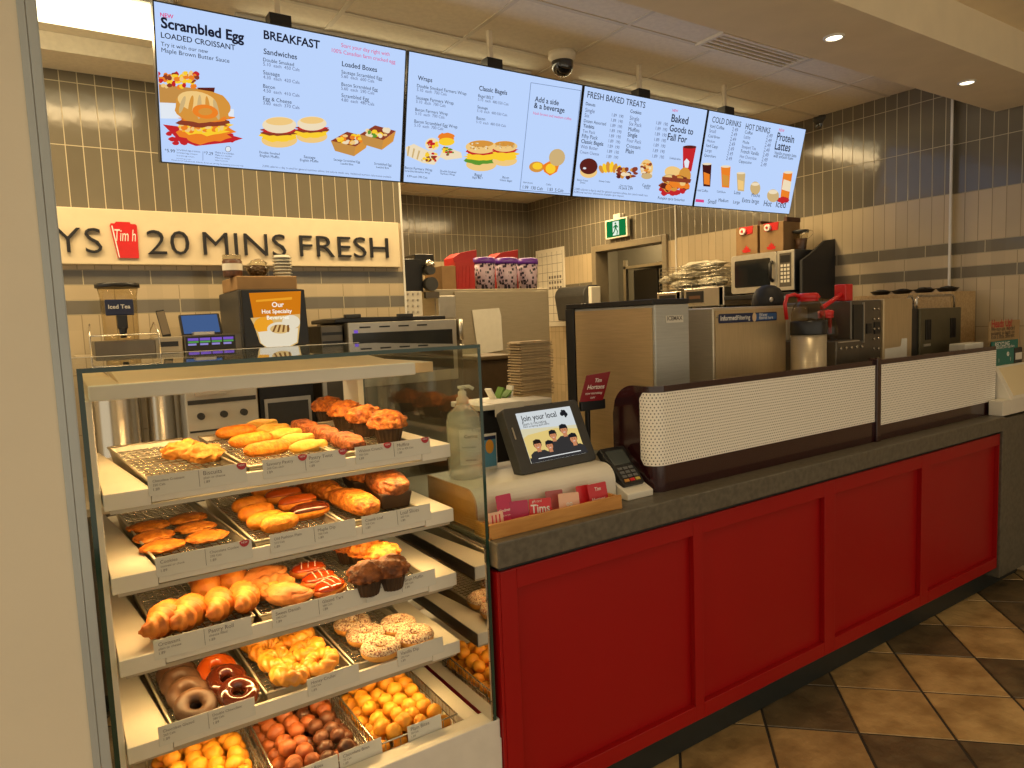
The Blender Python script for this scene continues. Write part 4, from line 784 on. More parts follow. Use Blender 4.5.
# ================================================================== DISPLAY CASE
CX0, CX1, CY0, CY1, CZT = 0.034, 0.984, 1.645, 2.62, 1.557
SY0, SYB = 1.76, 2.46
SHZ = [1.270, 1.078, 0.884, 0.675]
o = thing('display_case', 'open-front cream pastry display case with glass sides and four lit shelves', 'display case', (0.5, 2.0, 0)); CASE = o
b = MB(); b.box(CX0-0.005, 0.9955, CY0, CY1, 0.10, 0.40); b.box(CX0-0.005, 0.9955, CY0, CY0+0.02, 0.40, 0.462); b.box(CX0-0.005, 0.9955, CY1-0.02, CY1, 0.40, 0.462); b.build('base_cabinet', M_white, o, bev=0.003)
b = MB(); b.box(CX0, 0.9945, CY0+0.02, 1.71, 0.40, 0.459); b.box(CX0, 0.955, 1.71, CY1-0.02, 0.40, 0.415); b.box(0.915, 0.965, 1.715, 2.45, 0.415, 0.452); b.build('base_deck', M_cream, o, bev=0.003)
b = MB(); b.box(CX0+0.02, 0.98, CY0+0.05, CY1, 0, 0.10); b.build('plinth', M_kick, o)
def pane(x0, x1, y0, y1, z0, z1, edges):
    b = MB(); b.box(x0, x1, y0, y1, z0, z1, 0)
    for i, ii in enumerate((0, 1, 2, 3, 4, 5)):
        if ii in edges: b.m[i] = 1
    return b
# faces order: bottom, top, front(y0), right, back, left
pane(CX0, CX0+0.010, CY0, CY1-0.03, 0.462, CZT-0.0105, {0, 1, 2, 4}).build('glass_side', [M_glass, M_gedge], o)
pane(0.974, 0.984, CY0, CY1-0.1, 0.462, CZT-0.0105, {0, 1, 2, 4}).build('glass_side', [glassmat('reflective_glass', (0.90, 0.94, 0.90), 0.0, 1.8), M_gedge], o)
pane(CX0, CX1, CY0, 2.55, CZT-0.010, CZT, {2, 3, 5}).build('glass_top', [M_glass, M_gedge], o)
b = MB(); b.box(CX0, CX1, 2.551, 2.562, CZT-0.012, CZT+0.001); b.build('rear_rail', M_white, o, bev=0.001)
b = MB(); b.box(0.9680, 0.9735, 1.647, 2.5, 0.4625, 0.978); b.build('mirror_panel', mat('mirror', (0.78, 0.76, 0.72), 0.02, 1.0), o)
b = MB(); b.box(0.9675, 0.9735, 1.647, 2.5, 0.9785, 0.986); b.build('mirror_trim', M_dsteel, o)
for x0, x1 in ((0.056, 0.078), (0.925, 0.947)):
    b = MB(); b.box(x0, x1, 2.44, 2.60, 0.415, 1.478); b.build('upright', M_cream, o, bev=0.002)
b = MB(); b.box(0.0465, 0.0605, 1.79, 2.44, 0.415, 1.478); b.build('upright_panel', M_cream, o, bev=0.002)
# header frame
b = MB(); b.box(0.055, 0.842, 1.765, 1.795, 1.478, 1.512); b.build('header_bar', M_cream, o, bev=0.003)
b = MB(); b.box(0.055, 0.12, 1.796, 2.60, 1.478, 1.511); b.box(0.843, 0.925, 1.82, 2.60, 1.478, 1.508); b.prism([(1.845, 1.500), (1.845, 1.509), (2.25, 1.536), (2.60, 1.536), (2.60, 1.526)], 0.1205, 0.8425, 'x'); b.build('header_deck', mat('honey_laminate', (0.66, 0.47, 0.24), 0.4, var=0.05, vscale=6), o, bev=0.002)
def ledbar(z, y, nm, pw):
    b = MB(); b.box(0.13, 0.83, y, y+0.010, z, z+0.004); b.build('led_strip', M_led, o)
    area('case_light', (0.48, y+0.005, z-0.004), 0.70, 0.010, pw, col=LEDC)
LEDC = (1.0, 0.61, 0.22)
ledbar(1.482, 1.797, 'a', 3.2); ledbar(1.494, 2.10, 'a2', 3.0)
b = MB(); b.box(0.13, 0.83, 1.797, 1.801, 1.498, 1.508); b.build('led_strip', M_led, o)
area('case_light', (0.48, 1.806, 1.506), 0.70, 0.008, 1.3, rot=(math.radians(100), 0, 0), col=LEDC)
for i, z in enumerate(SHZ):
    sh = MB(); sh.box(0.075, 0.93, SY0+0.013, SYB+0.10, z-0.050, z-0.040)
    s = sh.build('shelf', M_steel2, o)
    for pl in ([(0.0635, SY0), (0.157, SY0), (0.157, SY0+0.03), (0.088, 2.42), (0.0635, 2.42)], [(0.845, SY0), (0.937, SY0), (0.937, 2.43), (0.915, 2.43), (0.845, SY0+0.05)]):
        a = MB(); a.prism(pl, z-0.039, z); a.build('arm', M_cream, s, bev=0.002)
    a = MB(); a.box(0.158, 0.844, SY0+0.001, SY0+0.012, z-0.034, z+0.002); a.build('price_rail', M_cream, s, bev=0.0015)
    a = MB(); a.box(0.10, 0.90, SY0+0.085, SY0+0.097, z-0.055, z-0.051); a.build('led_strip', M_led, s)
    area('shelf_light', (0.50, SY0+0.091, z-0.058), 0.80, 0.010, 2.5, col=LEDC)
# ------------------------------------------------------------------ trays and racks
M_pan = mat('tray_aluminium', (0.58, 0.53, 0.43), 0.35, 0.6, var=0.06, vscale=10)
M_wire = mat('rack_wire', (0.66, 0.62, 0.52), 0.25, 0.9)
TX = [(0.118, 0.352), (0.368, 0.602), (0.618, 0.852)]
TXS = [[(0.165, 0.352), (0.368, 0.602), (0.618, 0.838)]]*3
TY0, TY1 = SY0+0.030, SYB-0.02
def tray(x0, x1, z, label, grid=True, y0=TY0, y1=TY1):
    o = thing('wire_rack_tray', label, 'tray', ((x0+x1)/2, (y0+y1)/2, z-0.0395), 'pastry trays on the case shelves')
    b = MB(); zb, zt = z-0.0395, z+0.010
    b.box(x0+0.01, x1-0.01, y0+0.01, y1-0.01, zb+0.0002, zb+0.002)
    for (ax, ay), (bx_, by) in (((x0, y0), (x1, y0)), ((x1, y0), (x1, y1)), ((x1, y1), (x0, y1)), ((x0, y1), (x0, y0))):
        ins = lambda x, y: (x+(0.01 if x == x0 else -0.01), y+(0.01 if y == y0 else -0.01))
        (cx, cy_), (dx, dy) = ins(ax, ay), ins(bx_, by)
        b.add([(cx, cy_, zb), (dx, dy, zb), (bx_, by, zt), (ax, ay, zt)], [(0, 1, 2, 3)])
    b.tube([(x0, y0, zt), (x1, y0, zt), (x1, y1, zt), (x0, y1, zt)], 0.0035, 6, closed=True); b.build('pan', M_pan, o, recalc=False)
    b = MB(); zr = z-0.004; n = int((x1-x0-0.02)/0.0175)
    for i in range(n+1):
        x = x0+0.012+(x1-x0-0.024)*i/n; b.tube([(x, y0+0.012, zr), (x, y1-0.012, zr)], 0.0016, 4)
    m_ = int((y1-y0)/0.045) if not grid else int((y1-y0)/0.022)
    for i in range(m_+1):
        y = y0+0.014+(y1-y0-0.028)*i/m_; b.tube([(x0+0.011, y, zr-0.003), (x1-0.011, y, zr-0.003)], 0.0014, 4)
    b.build('wire_rack', M_wire, o, recalc=False); return o
nm = ['top', 'second', 'third', 'fourth']
tl_ = [['tray of two biscuits at the left of the top shelf', 'tray of orange and yellow pastry fingers on the top shelf', 'tray of nut bars and crumb muffins on the top shelf'],
       ['tray of flat cookies at the left of the second shelf', 'tray of sugared and caramel glazed bars on the second shelf', 'tray of crumb loaves and a loaf cake on the second shelf'],
       ['tray of croissants at the left of the third shelf', 'tray of danishes and red glazed pastries on the third shelf', 'tray of dark muffins at the right of the third shelf'],
       ['tray of chocolate dip doughnuts at the left of the fourth shelf', 'tray of yellow twisted crullers on the fourth shelf', 'tray of sprinkle doughnuts at the right of the fourth shelf']]
SP = []
for i, z in enumerate(SHZ):
    for k in range(3):
        tr_ = tray(*[(0.136, 0.346), (0.376, 0.604), (0.622, 0.845)][k], z, tl_[i][k], grid=(i > 0))
        tr_.rotation_euler = (0, 0, [0.072, 0.02, 0][k])
# ------------------------------------------------------------------ pastry
def pastry(name, c1, c2, vs=22, rough=0.55, bump=0.3, bs=70, coat=0.0): return mat(name, lin(*c1), rough, vscale=vs, col2=lin(*c2), bump=bump, bscale=bs, coat=coat)
K_gold = pastry('golden_crust', (172, 88, 22), (216, 138, 46)); K_biscuit = pastry('biscuit_crust', (208, 124, 40), (234, 168, 76), 40); K_cookie = pastry('cookie_crust', (182, 96, 24), (222, 140, 46), 45, bump=0.6)
K_yellow = pastry('yellow_pastry', (222, 156, 50), (240, 196, 96), 30); K_orange = pastry('orange_sugar_crust', (214, 116, 22), (240, 152, 44), 60, bump=0.4, bs=140)
K_nut = pastry('nut_brown', (118, 58, 30), (196, 116, 68), 60, bump=0.9, bs=90); K_crumb = pastry('crumb_topping', (180, 88, 24), (236, 150, 54), 55, bump=0.9, bs=80); K_crumb2 = pastry('dark_crumb_topping', (140, 66, 22), (214, 128, 48), 60, bump=0.9, bs=90)
K_glaze = pastry('caramel_glaze', (150, 44, 10), (196, 76, 18), 12, 0.15, 0.1, 30, 0.8); K_choc = pastry('chocolate_glaze', (62, 22, 12), (104, 42, 20), 10, 0.15, 0.1, 30, 0.8); K_mattchoc = pastry('mocha_icing', (70, 47, 32), (104, 74, 52), 18, 0.45, 0.2, 50); K_amber = pastry('amber_glaze', (176, 66, 14), (206, 100, 30), 10, 0.15, 0.1, 30, 0.8)
K_paper = mat('brown_muffin_paper', (0.045, 0.022, 0.010), 0.6, var=0.2, vscale=30); K_muffin = pastry('muffin_crust', (92, 48, 22), (160, 92, 40), 40, bump=0.8)
K_timbit = pastry('golden_doughnut_hole', (212, 132, 22), (236, 168, 48), 20, bump=0.25); K_timchoc = pastry('chocolate_doughnut_hole', (66, 34, 20), (112, 66, 40), 26, 0.4, 0.3); K_timred = pastry('cinnamon_doughnut_hole', (126, 60, 26), (178, 98, 46), 26, 0.5, 0.3)
K_dough = pastry('doughnut_side', (206, 138, 52), (232, 176, 90), 14); K_crul = pastry('cruller_crust', (206, 126, 30), (232, 164, 62), 26, 0.35, 0.3, 60, 0.2); K_danish = pastry('danish_crust', (186, 104, 42), (220, 148, 80), 24)
def sprinkle():
    m = bpy.data.materials.new('pale_sprinkles'); m.use_nodes = True; nt = m.node_tree; b = nt.nodes['Principled BSDF']
    tc = nt.nodes.new('ShaderNodeTexCoord'); v = nt.nodes.new('ShaderNodeTexVoronoi'); v.inputs['Scale'].default_value = 320; nt.links.new(tc.outputs['Object'], v.inputs['Vector'])
    r = nt.nodes.new('ShaderNodeValToRGB'); r.color_ramp.interpolation = 'CONSTANT'; e = r.color_ramp.elements; e[0].position = 0; e[0].color = (*lin(212, 186, 150), 1); e[1].position = 0.45; e[1].color = (*lin(180, 128, 102), 1); q = e.new(0.62); q.color = (*lin(226, 206, 176), 1); q = e.new(0.8); q.color = (*lin(120, 80, 60), 1)
    s = nt.nodes.new('ShaderNodeSeparateColor'); nt.links.new(v.outputs['Color'], s.inputs[0]); nt.links.new(s.outputs[0], r.inputs[0]); nt.links.new(r.outputs[0], b.inputs['Base Color']); b.inputs['Roughness'].default_value = 0.5
    bp = nt.nodes.new('ShaderNodeBump'); bp.inputs['Strength'].default_value = 0.8; bp.inputs['Distance'].default_value = 0.004; bp.invert = True; nt.links.new(v.outputs['Distance'], bp.inputs['Height']); nt.links.new(bp.outputs[0], b.inputs['Normal']); return m
K_spr = sprinkle()
PROTO = {}
def place(key, makef, px, py, z, rz, label, group, rx=0.0, ry=0.0, scale=1.0, dz=0.0):
    """the thing's base stands on height z under the picture point"""
    c = P(px, py, z=z+dz*0.5); loc = (c.x, c.y, z+0.0015)
    if key not in PROTO:
        o = makef(); PROTO[key] = o; o.location = loc; o.rotation_euler = (rx, ry, rz); o.scale = (scale,)*3; o['label'] = label; o['group'] = group
        KC[o.name] = [(q, kids(q)) for q in kids(o)]; return o
    return dup(PROTO[key], loc, (rx, ry, rz), label, group, scale)
def one(name, cat, mb, m_): return tag(mb.build(name, m_, origin=(0, 0, 0)), '', cat)
def mk_biscuit(sd):
    def f():
        b = MB(); b.blob((0, 0, 0.022), (0.052, 0.046, 0.026), 0.30, 2.6, sd, 4, flat=-0.85); return one('biscuit', 'biscuit', b, K_biscuit)
    return f
def mk_cookie(sd):
    def f():
        b = MB(); b.blob((0, 0, 0.010), (0.060, 0.056, 0.013), 0.16, 5, sd, 4, flat=-0.75); o = one('cookie', 'cookie', b, K_cookie); return o
    return f
def finger(L_, r, sd, amp=0.05, tw=0, ridge=0.0):
    b = MB(); n = 26; m = 16; vs = []; fs = []
    for i in range(n+1):
        t = i/n; x = (t-0.5)*L_; e = math.sqrt(max(0.0, 1-abs(2*t-1)**3.2)); 
        for j in range(m):
            a = 2*math.pi*j/m; rr = r*max(e, 0.02)*(1+amp*noise.noise(Vector((x*30+sd*9, math.cos(a)*1.5, math.sin(a)*1.5)))+ridge*math.sin(a*3+t*tw))
            vs.append((x, rr*math.cos(a)*1.05, r*0.85+rr*math.sin(a)*0.9))
    for i in range(n):
        for j in range(m): fs.append((i*m+j, i*m+(j+1) % m, (i+1)*m+(j+1) % m, (i+1)*m+j))
    b.add(vs, fs, 0, True); return b
def mk_finger(name, L_, r, sd, m_, tw=0, ridge=0.0, amp=0.08):
    return lambda: one(name, 'pastry', finger(L_, r, sd, amp, tw, ridge), m_)
def mk_glazed(L_, r, sd, gl):
    def f():
        o = thing('glazed_bar', '', 'pastry', (0, 0, 0)); finger(L_, r, sd).build('dough', K_orange, o)
        b = finger(L_*1.0, r*1.03, sd); keep = []
        for i, v in enumerate(b.v): v.z += 0.0022; v.z = max(v.z, r*1.08)
        b.build('glaze', gl, o); return o
    return f
def mk_croissant(sd, tall=False):
    def f():
        b = MB(); n = 44; m = 18; vs = []; fs = []
        for i in range(n+1):
            t = i/n; a = math.radians(-78+156*t); R = 0.052; cx, cy_ = R*math.sin(a)*1.25, -R*math.cos(a)*0.75+0.03
            e = max(0.05, math.sin(math.pi*min(max(t, 0.015), 0.985)))**0.75; saw = 1.08-0.27*((t*9+0.5) % 1.0)
            rr = 0.037*e*saw
            for j in range(m):
                q = 2*math.pi*j/m; dx, dy = math.sin(a), -math.cos(a); w = 1+0.05*noise.noise(Vector((t*12+sd, math.cos(q), math.sin(q))))
                vs.append((cx+dx*rr*math.cos(q)*w, cy_+dy*rr*math.cos(q)*w, 0.033+rr*math.sin(q)*0.95*w))
        for i in range(n):
            for j in range(m): fs.append((i*m+j, i*m+(j+1) % m, (i+1)*m+(j+1) % m, (i+1)*m+j))
        b.add(vs, fs, 0, True); return one('croissant', 'croissant', b, K_gold)
    return f
def mk_danish(sd):
    def f():
        o = thing('danish_pastry', '', 'danish', (0, 0, 0)); b = MB()
        b.ring((0, 0, 0.02), 0.036, 0.019, 36, 12, fn=lambda u, v: 1+0.16*math.sin(9*u+3*math.sin(v)), zs=1.0); b.blob((0, 0, 0.012), (0.032, 0.032, 0.012), 0.1, 4, sd); b.build('dough', K_danish, o)
        b = MB(); b.blob((0, 0, 0.024), (0.018, 0.018, 0.008), 0.1, 5, sd+2); b.build('filling', K_yellow, o); return o
    return f
def mk_braid(sd):
    def f():
        b = MB(); b.blob((0, 0, 0.022), (0.062, 0.036, 0.026), 0.10, 5, sd, 4, flat=-0.8)
        for i in range(5): b.ring((-0.040+0.02*i, 0, 0.026), 0.022, 0.008, 18, 8, M=None)
        return one('danish_pastry', 'danish', b, K_danish)
    return f
def mk_redglaze(sd):
    def f():
        o = thing('glazed_pastry', '', 'pastry', (0, 0, 0)); b = MB(); b.blob((0, 0, 0.015), (0.054, 0.042, 0.020), 0.08, 4, sd, 3, flat=-0.7); b.build('dough', K_gold, o)
        b = MB(); b.blob((0, 0, 0.026), (0.049, 0.038, 0.014), 0.10, 4, sd+1, 3); b.build('glaze', K_glaze, o)
        b = MB()
        for q in (-0.02, 0.0, 0.02): b.tube([(q-0.006, -0.030, 0.035), (q, -0.01, 0.041), (q+0.008, 0.012, 0.041), (q+0.004, 0.030, 0.035)], 0.0017, 6)
        b.build('icing_drizzle', mat('pale_icing', (0.75, 0.55, 0.42), 0.3), o); return o
    return f
def mk_muffin(sd, top, r=0.040):
    def f():
        o = thing('muffin', '', 'muffin', (0, 0, 0)); b = MB(); n = 40; vs = []; fs = []
        for i in range(n):
            a = 2*math.pi*i/n; fl = 1+0.03*(-1)**i
            vs += [(r*0.70*fl*math.cos(a), r*0.70*fl*math.sin(a), 0), (r*fl*math.cos(a), r*fl*math.sin(a), r*1.25)]
        for i in range(n): j = (i+1) % n; fs.append((2*i, 2*j, 2*j+1, 2*i+1))
        b.add(vs, fs); b.add([vs[2*i] for i in range(n)], [tuple(range(n))]); b.build('paper_cup', K_paper, o)
        b = MB(); b.blob((0, 0, r*1.28), (r*1.20, r*1.20, r*0.80), 0.24, 3.4, sd, 4, flat=-0.35); b.build('top', top, o); return o
    return f
def loaf(L_, w, h, sd, amp=0.16, fr=26):
    b = MB(); bm = bmesh.new(); bmesh.ops.create_icosphere(bm, subdivisions=5, radius=1); off = Vector((sd*5.1, sd*2.2, sd))
    se = lambda q, e: math.copysign(abs(q)**e, q); vs = []
    for v in bm.verts:
        p = Vector((se(v.co.x, 0.55)*L_/2, se(v.co.y, 0.62)*w/2, se(v.co.z, 0.7)*h/2)); d = noise.noise(p*fr+off)+0.7*noise.noise(p*fr*2.6+off)
        k = amp*(1.0 if v.co.z > -0.2 else 0.2); vs.append(tuple(p*(1+k*d*0.5)+Vector((0, 0, h/2))+Vector((0, 0, k*d*0.012 if v.co.z > 0 else 0))))
    fs = [tuple(v.index for v in f.verts) for f in bm.faces]; bm.free(); b.add(vs, fs, 0, True); return b
def mk_loafcake(sd, top):
    def f():
        o = thing('loaf_cake', '', 'loaf cake', (0, 0, 0)); b = MB(); L_, w, h = 0.21, 0.10, 0.05
        b.add([(-L_/2*0.9, -w/2*0.8, 0), (L_/2*0.9, -w/2*0.8, 0), (L_/2*0.9, w/2*0.8, 0), (-L_/2*0.9, w/2*0.8, 0), (-L_/2, -w/2, h), (L_/2, -w/2, h), (L_/2, w/2, h), (-L_/2, w/2, h)], [(0, 3, 2, 1), (4, 5, 6, 7), (0, 1, 5, 4), (1, 2, 6, 5), (2, 3, 7, 6), (3, 0, 4, 7)]); b.build('paper_case', K_paper, o, bev=0.006)
        b = loaf(L_*1.04, w*1.06, 0.065, sd, 0.20, 30)
        for v in b.v: v.z += h*0.55
        b.build('top', top, o); return o
    return f
def mk_bar(L_, w, h, sd, m_, name='crumb_bar'):
    return lambda: one(name, 'pastry', loaf(L_, w, h, sd), m_)
def mk_donut(body, icing, name='dip_doughnut'):
    def f():
        o = thing(name, '', 'doughnut', (0, 0, 0)); b = MB(); b.ring((0, 0, 0.017), 0.033, 0.0180, 36, 16, zs=0.95); b.build('dough', body, o)
        b = MB(); b.ring((0, 0, 0.0175), 0.033, 0.0192, 40, 10, zs=1.0, v0=math.radians(12), v1=math.radians(172), fn=lambda u, v: 1+0.02*math.sin(5*u)); b.build('icing', icing, o); return o
    return f
def mk_cruller():
    b = MB(); b.ring((0, 0, 0.021), 0.031, 0.0195, 110, 20, zs=1.0, fn=lambda u, v: 0.80+0.30*abs(math.sin(5*u+1.3*v))); return one('cruller', 'cruller', b, K_crul)
def mk_timbit(sd, m_):
    def f():
        b = MB(); b.blob((0, 0, 0.022), (0.0235, 0.0228, 0.0222), 0.10, 1.9, sd, 3); return one('doughnut_hole', 'doughnut hole', b, m_)
    return f
Z = SHZ
# --- top shelf
g = 'biscuits on the top shelf'
place('bis1', mk_biscuit(1), 183, 458, Z[0], 0.3, 'rough golden biscuit farther back on the sparse left tray', g); place('bis2', mk_biscuit(5), 205, 462, Z[0], 1.0, 'rough golden biscuit just behind the price card on the left tray', g)
g = 'orange pastry fingers on the top shelf'
for i, (px, py) in enumerate(((237, 438), (252, 447), (268, 456))):
    place('fing', mk_finger('pastry_finger', 0.135, 0.024, 2, K_orange), px, py, Z[0], 0.10, 'smooth orange pastry finger, %s of three from the back' % ORD[i], g)
g = 'yellow pastry twists on the top shelf'
for i, (px, py) in enumerate(((262, 429), (273, 434), (285, 439), (297, 445), (309, 452))):
    place('twist', mk_finger('pastry_twist', 0.115, 0.019, 4, K_yellow, 9, 0.14), px, py, Z[0], 0.05, 'pale yellow pastry twist, %s of five from the back' % ORD[i], g)
g = 'nut bars on the top shelf'
def along(x0, y0, x1, y1, z, n, gap=0.98):
    a, c = P(x0, y0, z=z), P(x1, y1, z=z); d = c-a
    return [(a+d*((i+0.5)/n), math.atan2(d.y, d.x), d.length/n*gap) for i in range(n)]
def inline(key, mk, pos, rz, label, group):
    if key not in PROTO:
        o = mk(); PROTO[key] = o; o.location = pos; o.rotation_euler = (0, 0, rz); o['label'] = label; o['group'] = group; KC[o.name] = [(q, kids(q)) for q in kids(o)]; return o
    return dup(PROTO[key], pos, (0, 0, rz), label, group)
for i, (c_, rz, L_) in enumerate(along(296, 426, 360, 448, Z[0]+0.015, 3)):
    c_.z = Z[0]+0.0015; inline('nut', mk_bar(L_, 0.062, 0.042, 3, K_nut, 'nut_bar'), c_, rz, 'knobbly brown nut bar, %s from the back of its row' % ORD[i], g)
g = 'crumb muffins on the top shelf'
for i, (px, py) in enumerate(((329, 423), (346, 429), (366, 436), (389, 443))):
    place('muf%d' % (i % 2), mk_muffin(3+i, K_crumb2, 0.047), px, py, Z[0], i*1.1, 'crumb topped brown muffin, %s from the back on the top shelf' % ORD[i], g)
# --- second shelf
g = 'cookies on the second shelf'
for i, (px, py, c) in enumerate(((149, 530, 0), (154, 540, 0), (163, 550, 0), (188, 522, 1), (196, 531, 1), (207, 540, 1), (207, 549, 1))):
    if i == 6: continue
    place('ck%d' % (i % 2), mk_cookie(i+2), px, py, Z[1], i*1.3, 'flat golden cookie, %s from the back in the %s of the left tray' % (ORD[i % 3], 'left row' if c == 0 else 'right row'), g, scale=0.88)
g = 'sugared orange bars on the second shelf'
for i, (px, py) in enumerate(((250, 512), (257, 520), (266, 528), (280, 531))):
    place('org', mk_finger('sugared_bar', 0.105, 0.026, 7, K_orange), px, py, Z[1], 0.12, 'orange sugared pastry bar without glaze, %s from the back' % ORD[i], g)
g = 'glazed bars on the second shelf'
for i, (px, py) in enumerate(((270, 496), (284, 503), (298, 510), (310, 519))):
    k = 'glz' if i < 3 else 'glz2'
    place(k, mk_glazed(0.12, 0.025, 5, K_amber if i < 3 else K_choc), px, py, Z[1], 0.10, ['caramel glazed pastry bar at the back', 'caramel glazed pastry bar, second from the back', 'caramel glazed pastry bar next to the dark chocolate one', 'dark chocolate glazed pastry bar at the front'][i], g)
g = 'crumb loaves on the second shelf'
for i, (c_, rz, L_) in enumerate(along(304, 484, 374, 512, Z[1]+0.02, 2)):
    c_.z = Z[1]+0.0015; inline('crb', mk_bar(L_, 0.080, 0.055, 6, K_crumb, 'crumb_loaf'), c_, rz, ['orange crumb loaf farther back beside the glazed bars', 'orange crumb loaf at the front beside the loaf cake'][i], g)
place('lc', mk_loafcake(2, K_crumb2), 362, 489, Z[1], 1.42, 'paper cased loaf cake with golden crumb, farther back', 'loaf cakes on the second shelf'); place('lc2', mk_loafcake(9, K_muffin), 388, 502, Z[1], 1.42, 'paper cased loaf cake with dark crust near the front', 'loaf cakes on the second shelf')
# --- third shelf
g = 'croissants on the third shelf'
for i, (px, py, rz, s_) in enumerate(((162, 634, 1.10, 1.10), (186, 627, 1.2, 1.10), (216, 618, 1.4, 1.05), (241, 611, 1.5, 1.05))):
    place('cro%d' % (i % 2), mk_croissant(i), px, py, Z[2], rz, 'golden layered croissant, %s from the left' % ORD[i], g, scale=s_)
g = 'golden pastry rolls on the third shelf'
for i, (px, py) in enumerate(((207, 594), (232, 587))):
    place('roll', mk_finger('pastry_roll', 0.17, 0.040, 3, K_gold, 12, 0.05), px, py, Z[2], 1.45, ['smooth golden pastry roll behind the croissants, left one', 'smooth golden pastry roll behind the croissants, right one'][i], g)
g = 'danishes on the third shelf'
for i, (px, py) in enumerate(((262, 586), (273, 595), (287, 604))):
    place('dan%d' % (i % 2), mk_danish(i) if i % 2 else mk_braid(i), px, py, Z[2], 0.25+i, 'pale twisted danish, %s from the back' % ORD[i], g, scale=1.12)
g = 'red glazed pastries on the third shelf'
for i, (px, py) in enumerate(((308, 576), (319, 586), (330, 595))):
    place('rg%d' % (i % 2), mk_redglaze(i+3), px, py, Z[2], 0.3*i, 'drizzled red glazed pastry, %s from the back' % ORD[i], g)
g = 'dark muffins on the third shelf'
for i, (px, py, kk_) in enumerate(((350, 562, 0), (366, 567, 1), (384, 573, 1), (368, 594, 2), (392, 588, 2))):
    lab = ['dark muffin in shadow at the back of the third shelf', 'orange crumb muffin behind the two front dark muffins, left one', 'orange crumb muffin behind the two front dark muffins, right one', 'dark brown muffin at the front left of the muffin tray', 'dark brown muffin at the front right of the muffin tray'][i]
    place('mu3_%d' % kk_, mk_muffin(7+kk_, [K_crumb2, K_crumb, K_muffin][kk_], 0.043), px, py, Z[2], i*0.9, lab, g)
# --- fourth shelf
g = 'mocha iced doughnuts on the fourth shelf'
for i, (px, py) in enumerate(((176, 678), (180, 687), (187, 698), (195, 710))):
    place('dd', mk_donut(K_mattchoc, K_mattchoc, 'mocha_doughnut'), px, py, Z[3], 0.2, 'dull brown iced doughnut, %s from the back in the left row' % ORD[i], g, rx=0.45, dz=0.01)
g = 'chocolate glazed doughnuts on the fourth shelf'
for i, (px, py) in enumerate(((216, 673), (226, 684), (238, 697))):
    place('cd%d' % (i > 0), mk_donut(K_muffin, K_amber if i == 0 else K_choc, 'chocolate_doughnut'), px, py, Z[3], 0.2, 'shiny chocolate glazed doughnut, %s from the back' % ORD[i], g, rx=0.40, dz=0.01)
g = 'crullers on the fourth shelf'
cr = [(258, 645), (266, 656), (276, 668), (289, 682), (288, 634), (298, 644), (309, 656), (322, 668), (276, 640)]
for i, (px, py) in enumerate(cr[:8]):
    place('cru', mk_cruller, px, py, Z[3], i*0.7, 'yellow twisted cruller, %s from the back in the %s row' % (ORD[i % 4], 'left' if i < 4 else 'right'), g, rx=0.25, scale=1.06, dz=0.01)
g = 'sprinkle doughnuts on the fourth shelf'
for i, (px, py) in enumerate(((353, 631), (366, 642), (381, 656), (398, 632), (415, 643))):
    place('spr', mk_donut(K_dough, K_spr, 'sprinkle_doughnut'), px, py, Z[3], i, 'pale sprinkle doughnut, %s' % ['at the back of the left row', 'in the middle of the left row', 'at the front of the left row', 'farther back in the right row', 'nearest the case mirror'][i], g, scale=1.12)
# --- base : wire baskets of doughnut holes
def basket(x0, x1, y0, y1, z0, z1, label):
    o = thing('wire_basket', label, 'basket', ((x0+x1)/2, (y0+y1)/2, z0), 'wire baskets on the base')
    b = MB(); ci = [(x0, y0), (x1, y0), (x1, y1), (x0, y1)]
    for z, r in ((z1, 0.003), (z0+0.004, 0.002), ((z0+z1)/2, 0.0013)): b.tube([(x, y, z) for x, y in ci], r, 6, closed=True)
    for (ax, ay), (bx_, by) in zip(ci, ci[1:]+ci[:1]):
        n = max(2, int(math.hypot(bx_-ax, by-ay)/0.022))
        for i in range(n): t = i/n; b.tube([(ax+(bx_-ax)*t, ay+(by-ay)*t, z0+0.003), (ax+(bx_-ax)*t, ay+(by-ay)*t, z1)], 0.0012, 4)
    b.build('wire_frame', M_wire, o, recalc=False)
    b = MB(); b.box(x0+0.003, x1-0.003, y0+0.003, y1-0.003, z0, z0+0.003); b.build('liner', M_pan, o)
BY0, BY1, BZ0, BZ1 = 1.722, 2.09, 0.4155, 0.475
bx_ = [(0.115, 0.365, 'wire basket of golden doughnut holes at the left of the base', 'timy', K_timbit, 'golden round doughnut hole in the left wire basket', 'golden doughnut holes in the left basket'),
       (0.385, 0.628, 'wire basket of chocolate and cinnamon doughnut holes in the middle of the base', 'timc', K_timchoc, '', ''),
       (0.648, 0.895, 'wire basket of golden doughnut holes at the right of the base', 'timy', K_timbit, 'golden round doughnut hole in the right wire basket', 'golden doughnut holes in the right basket')]
rr = random.Random(11)
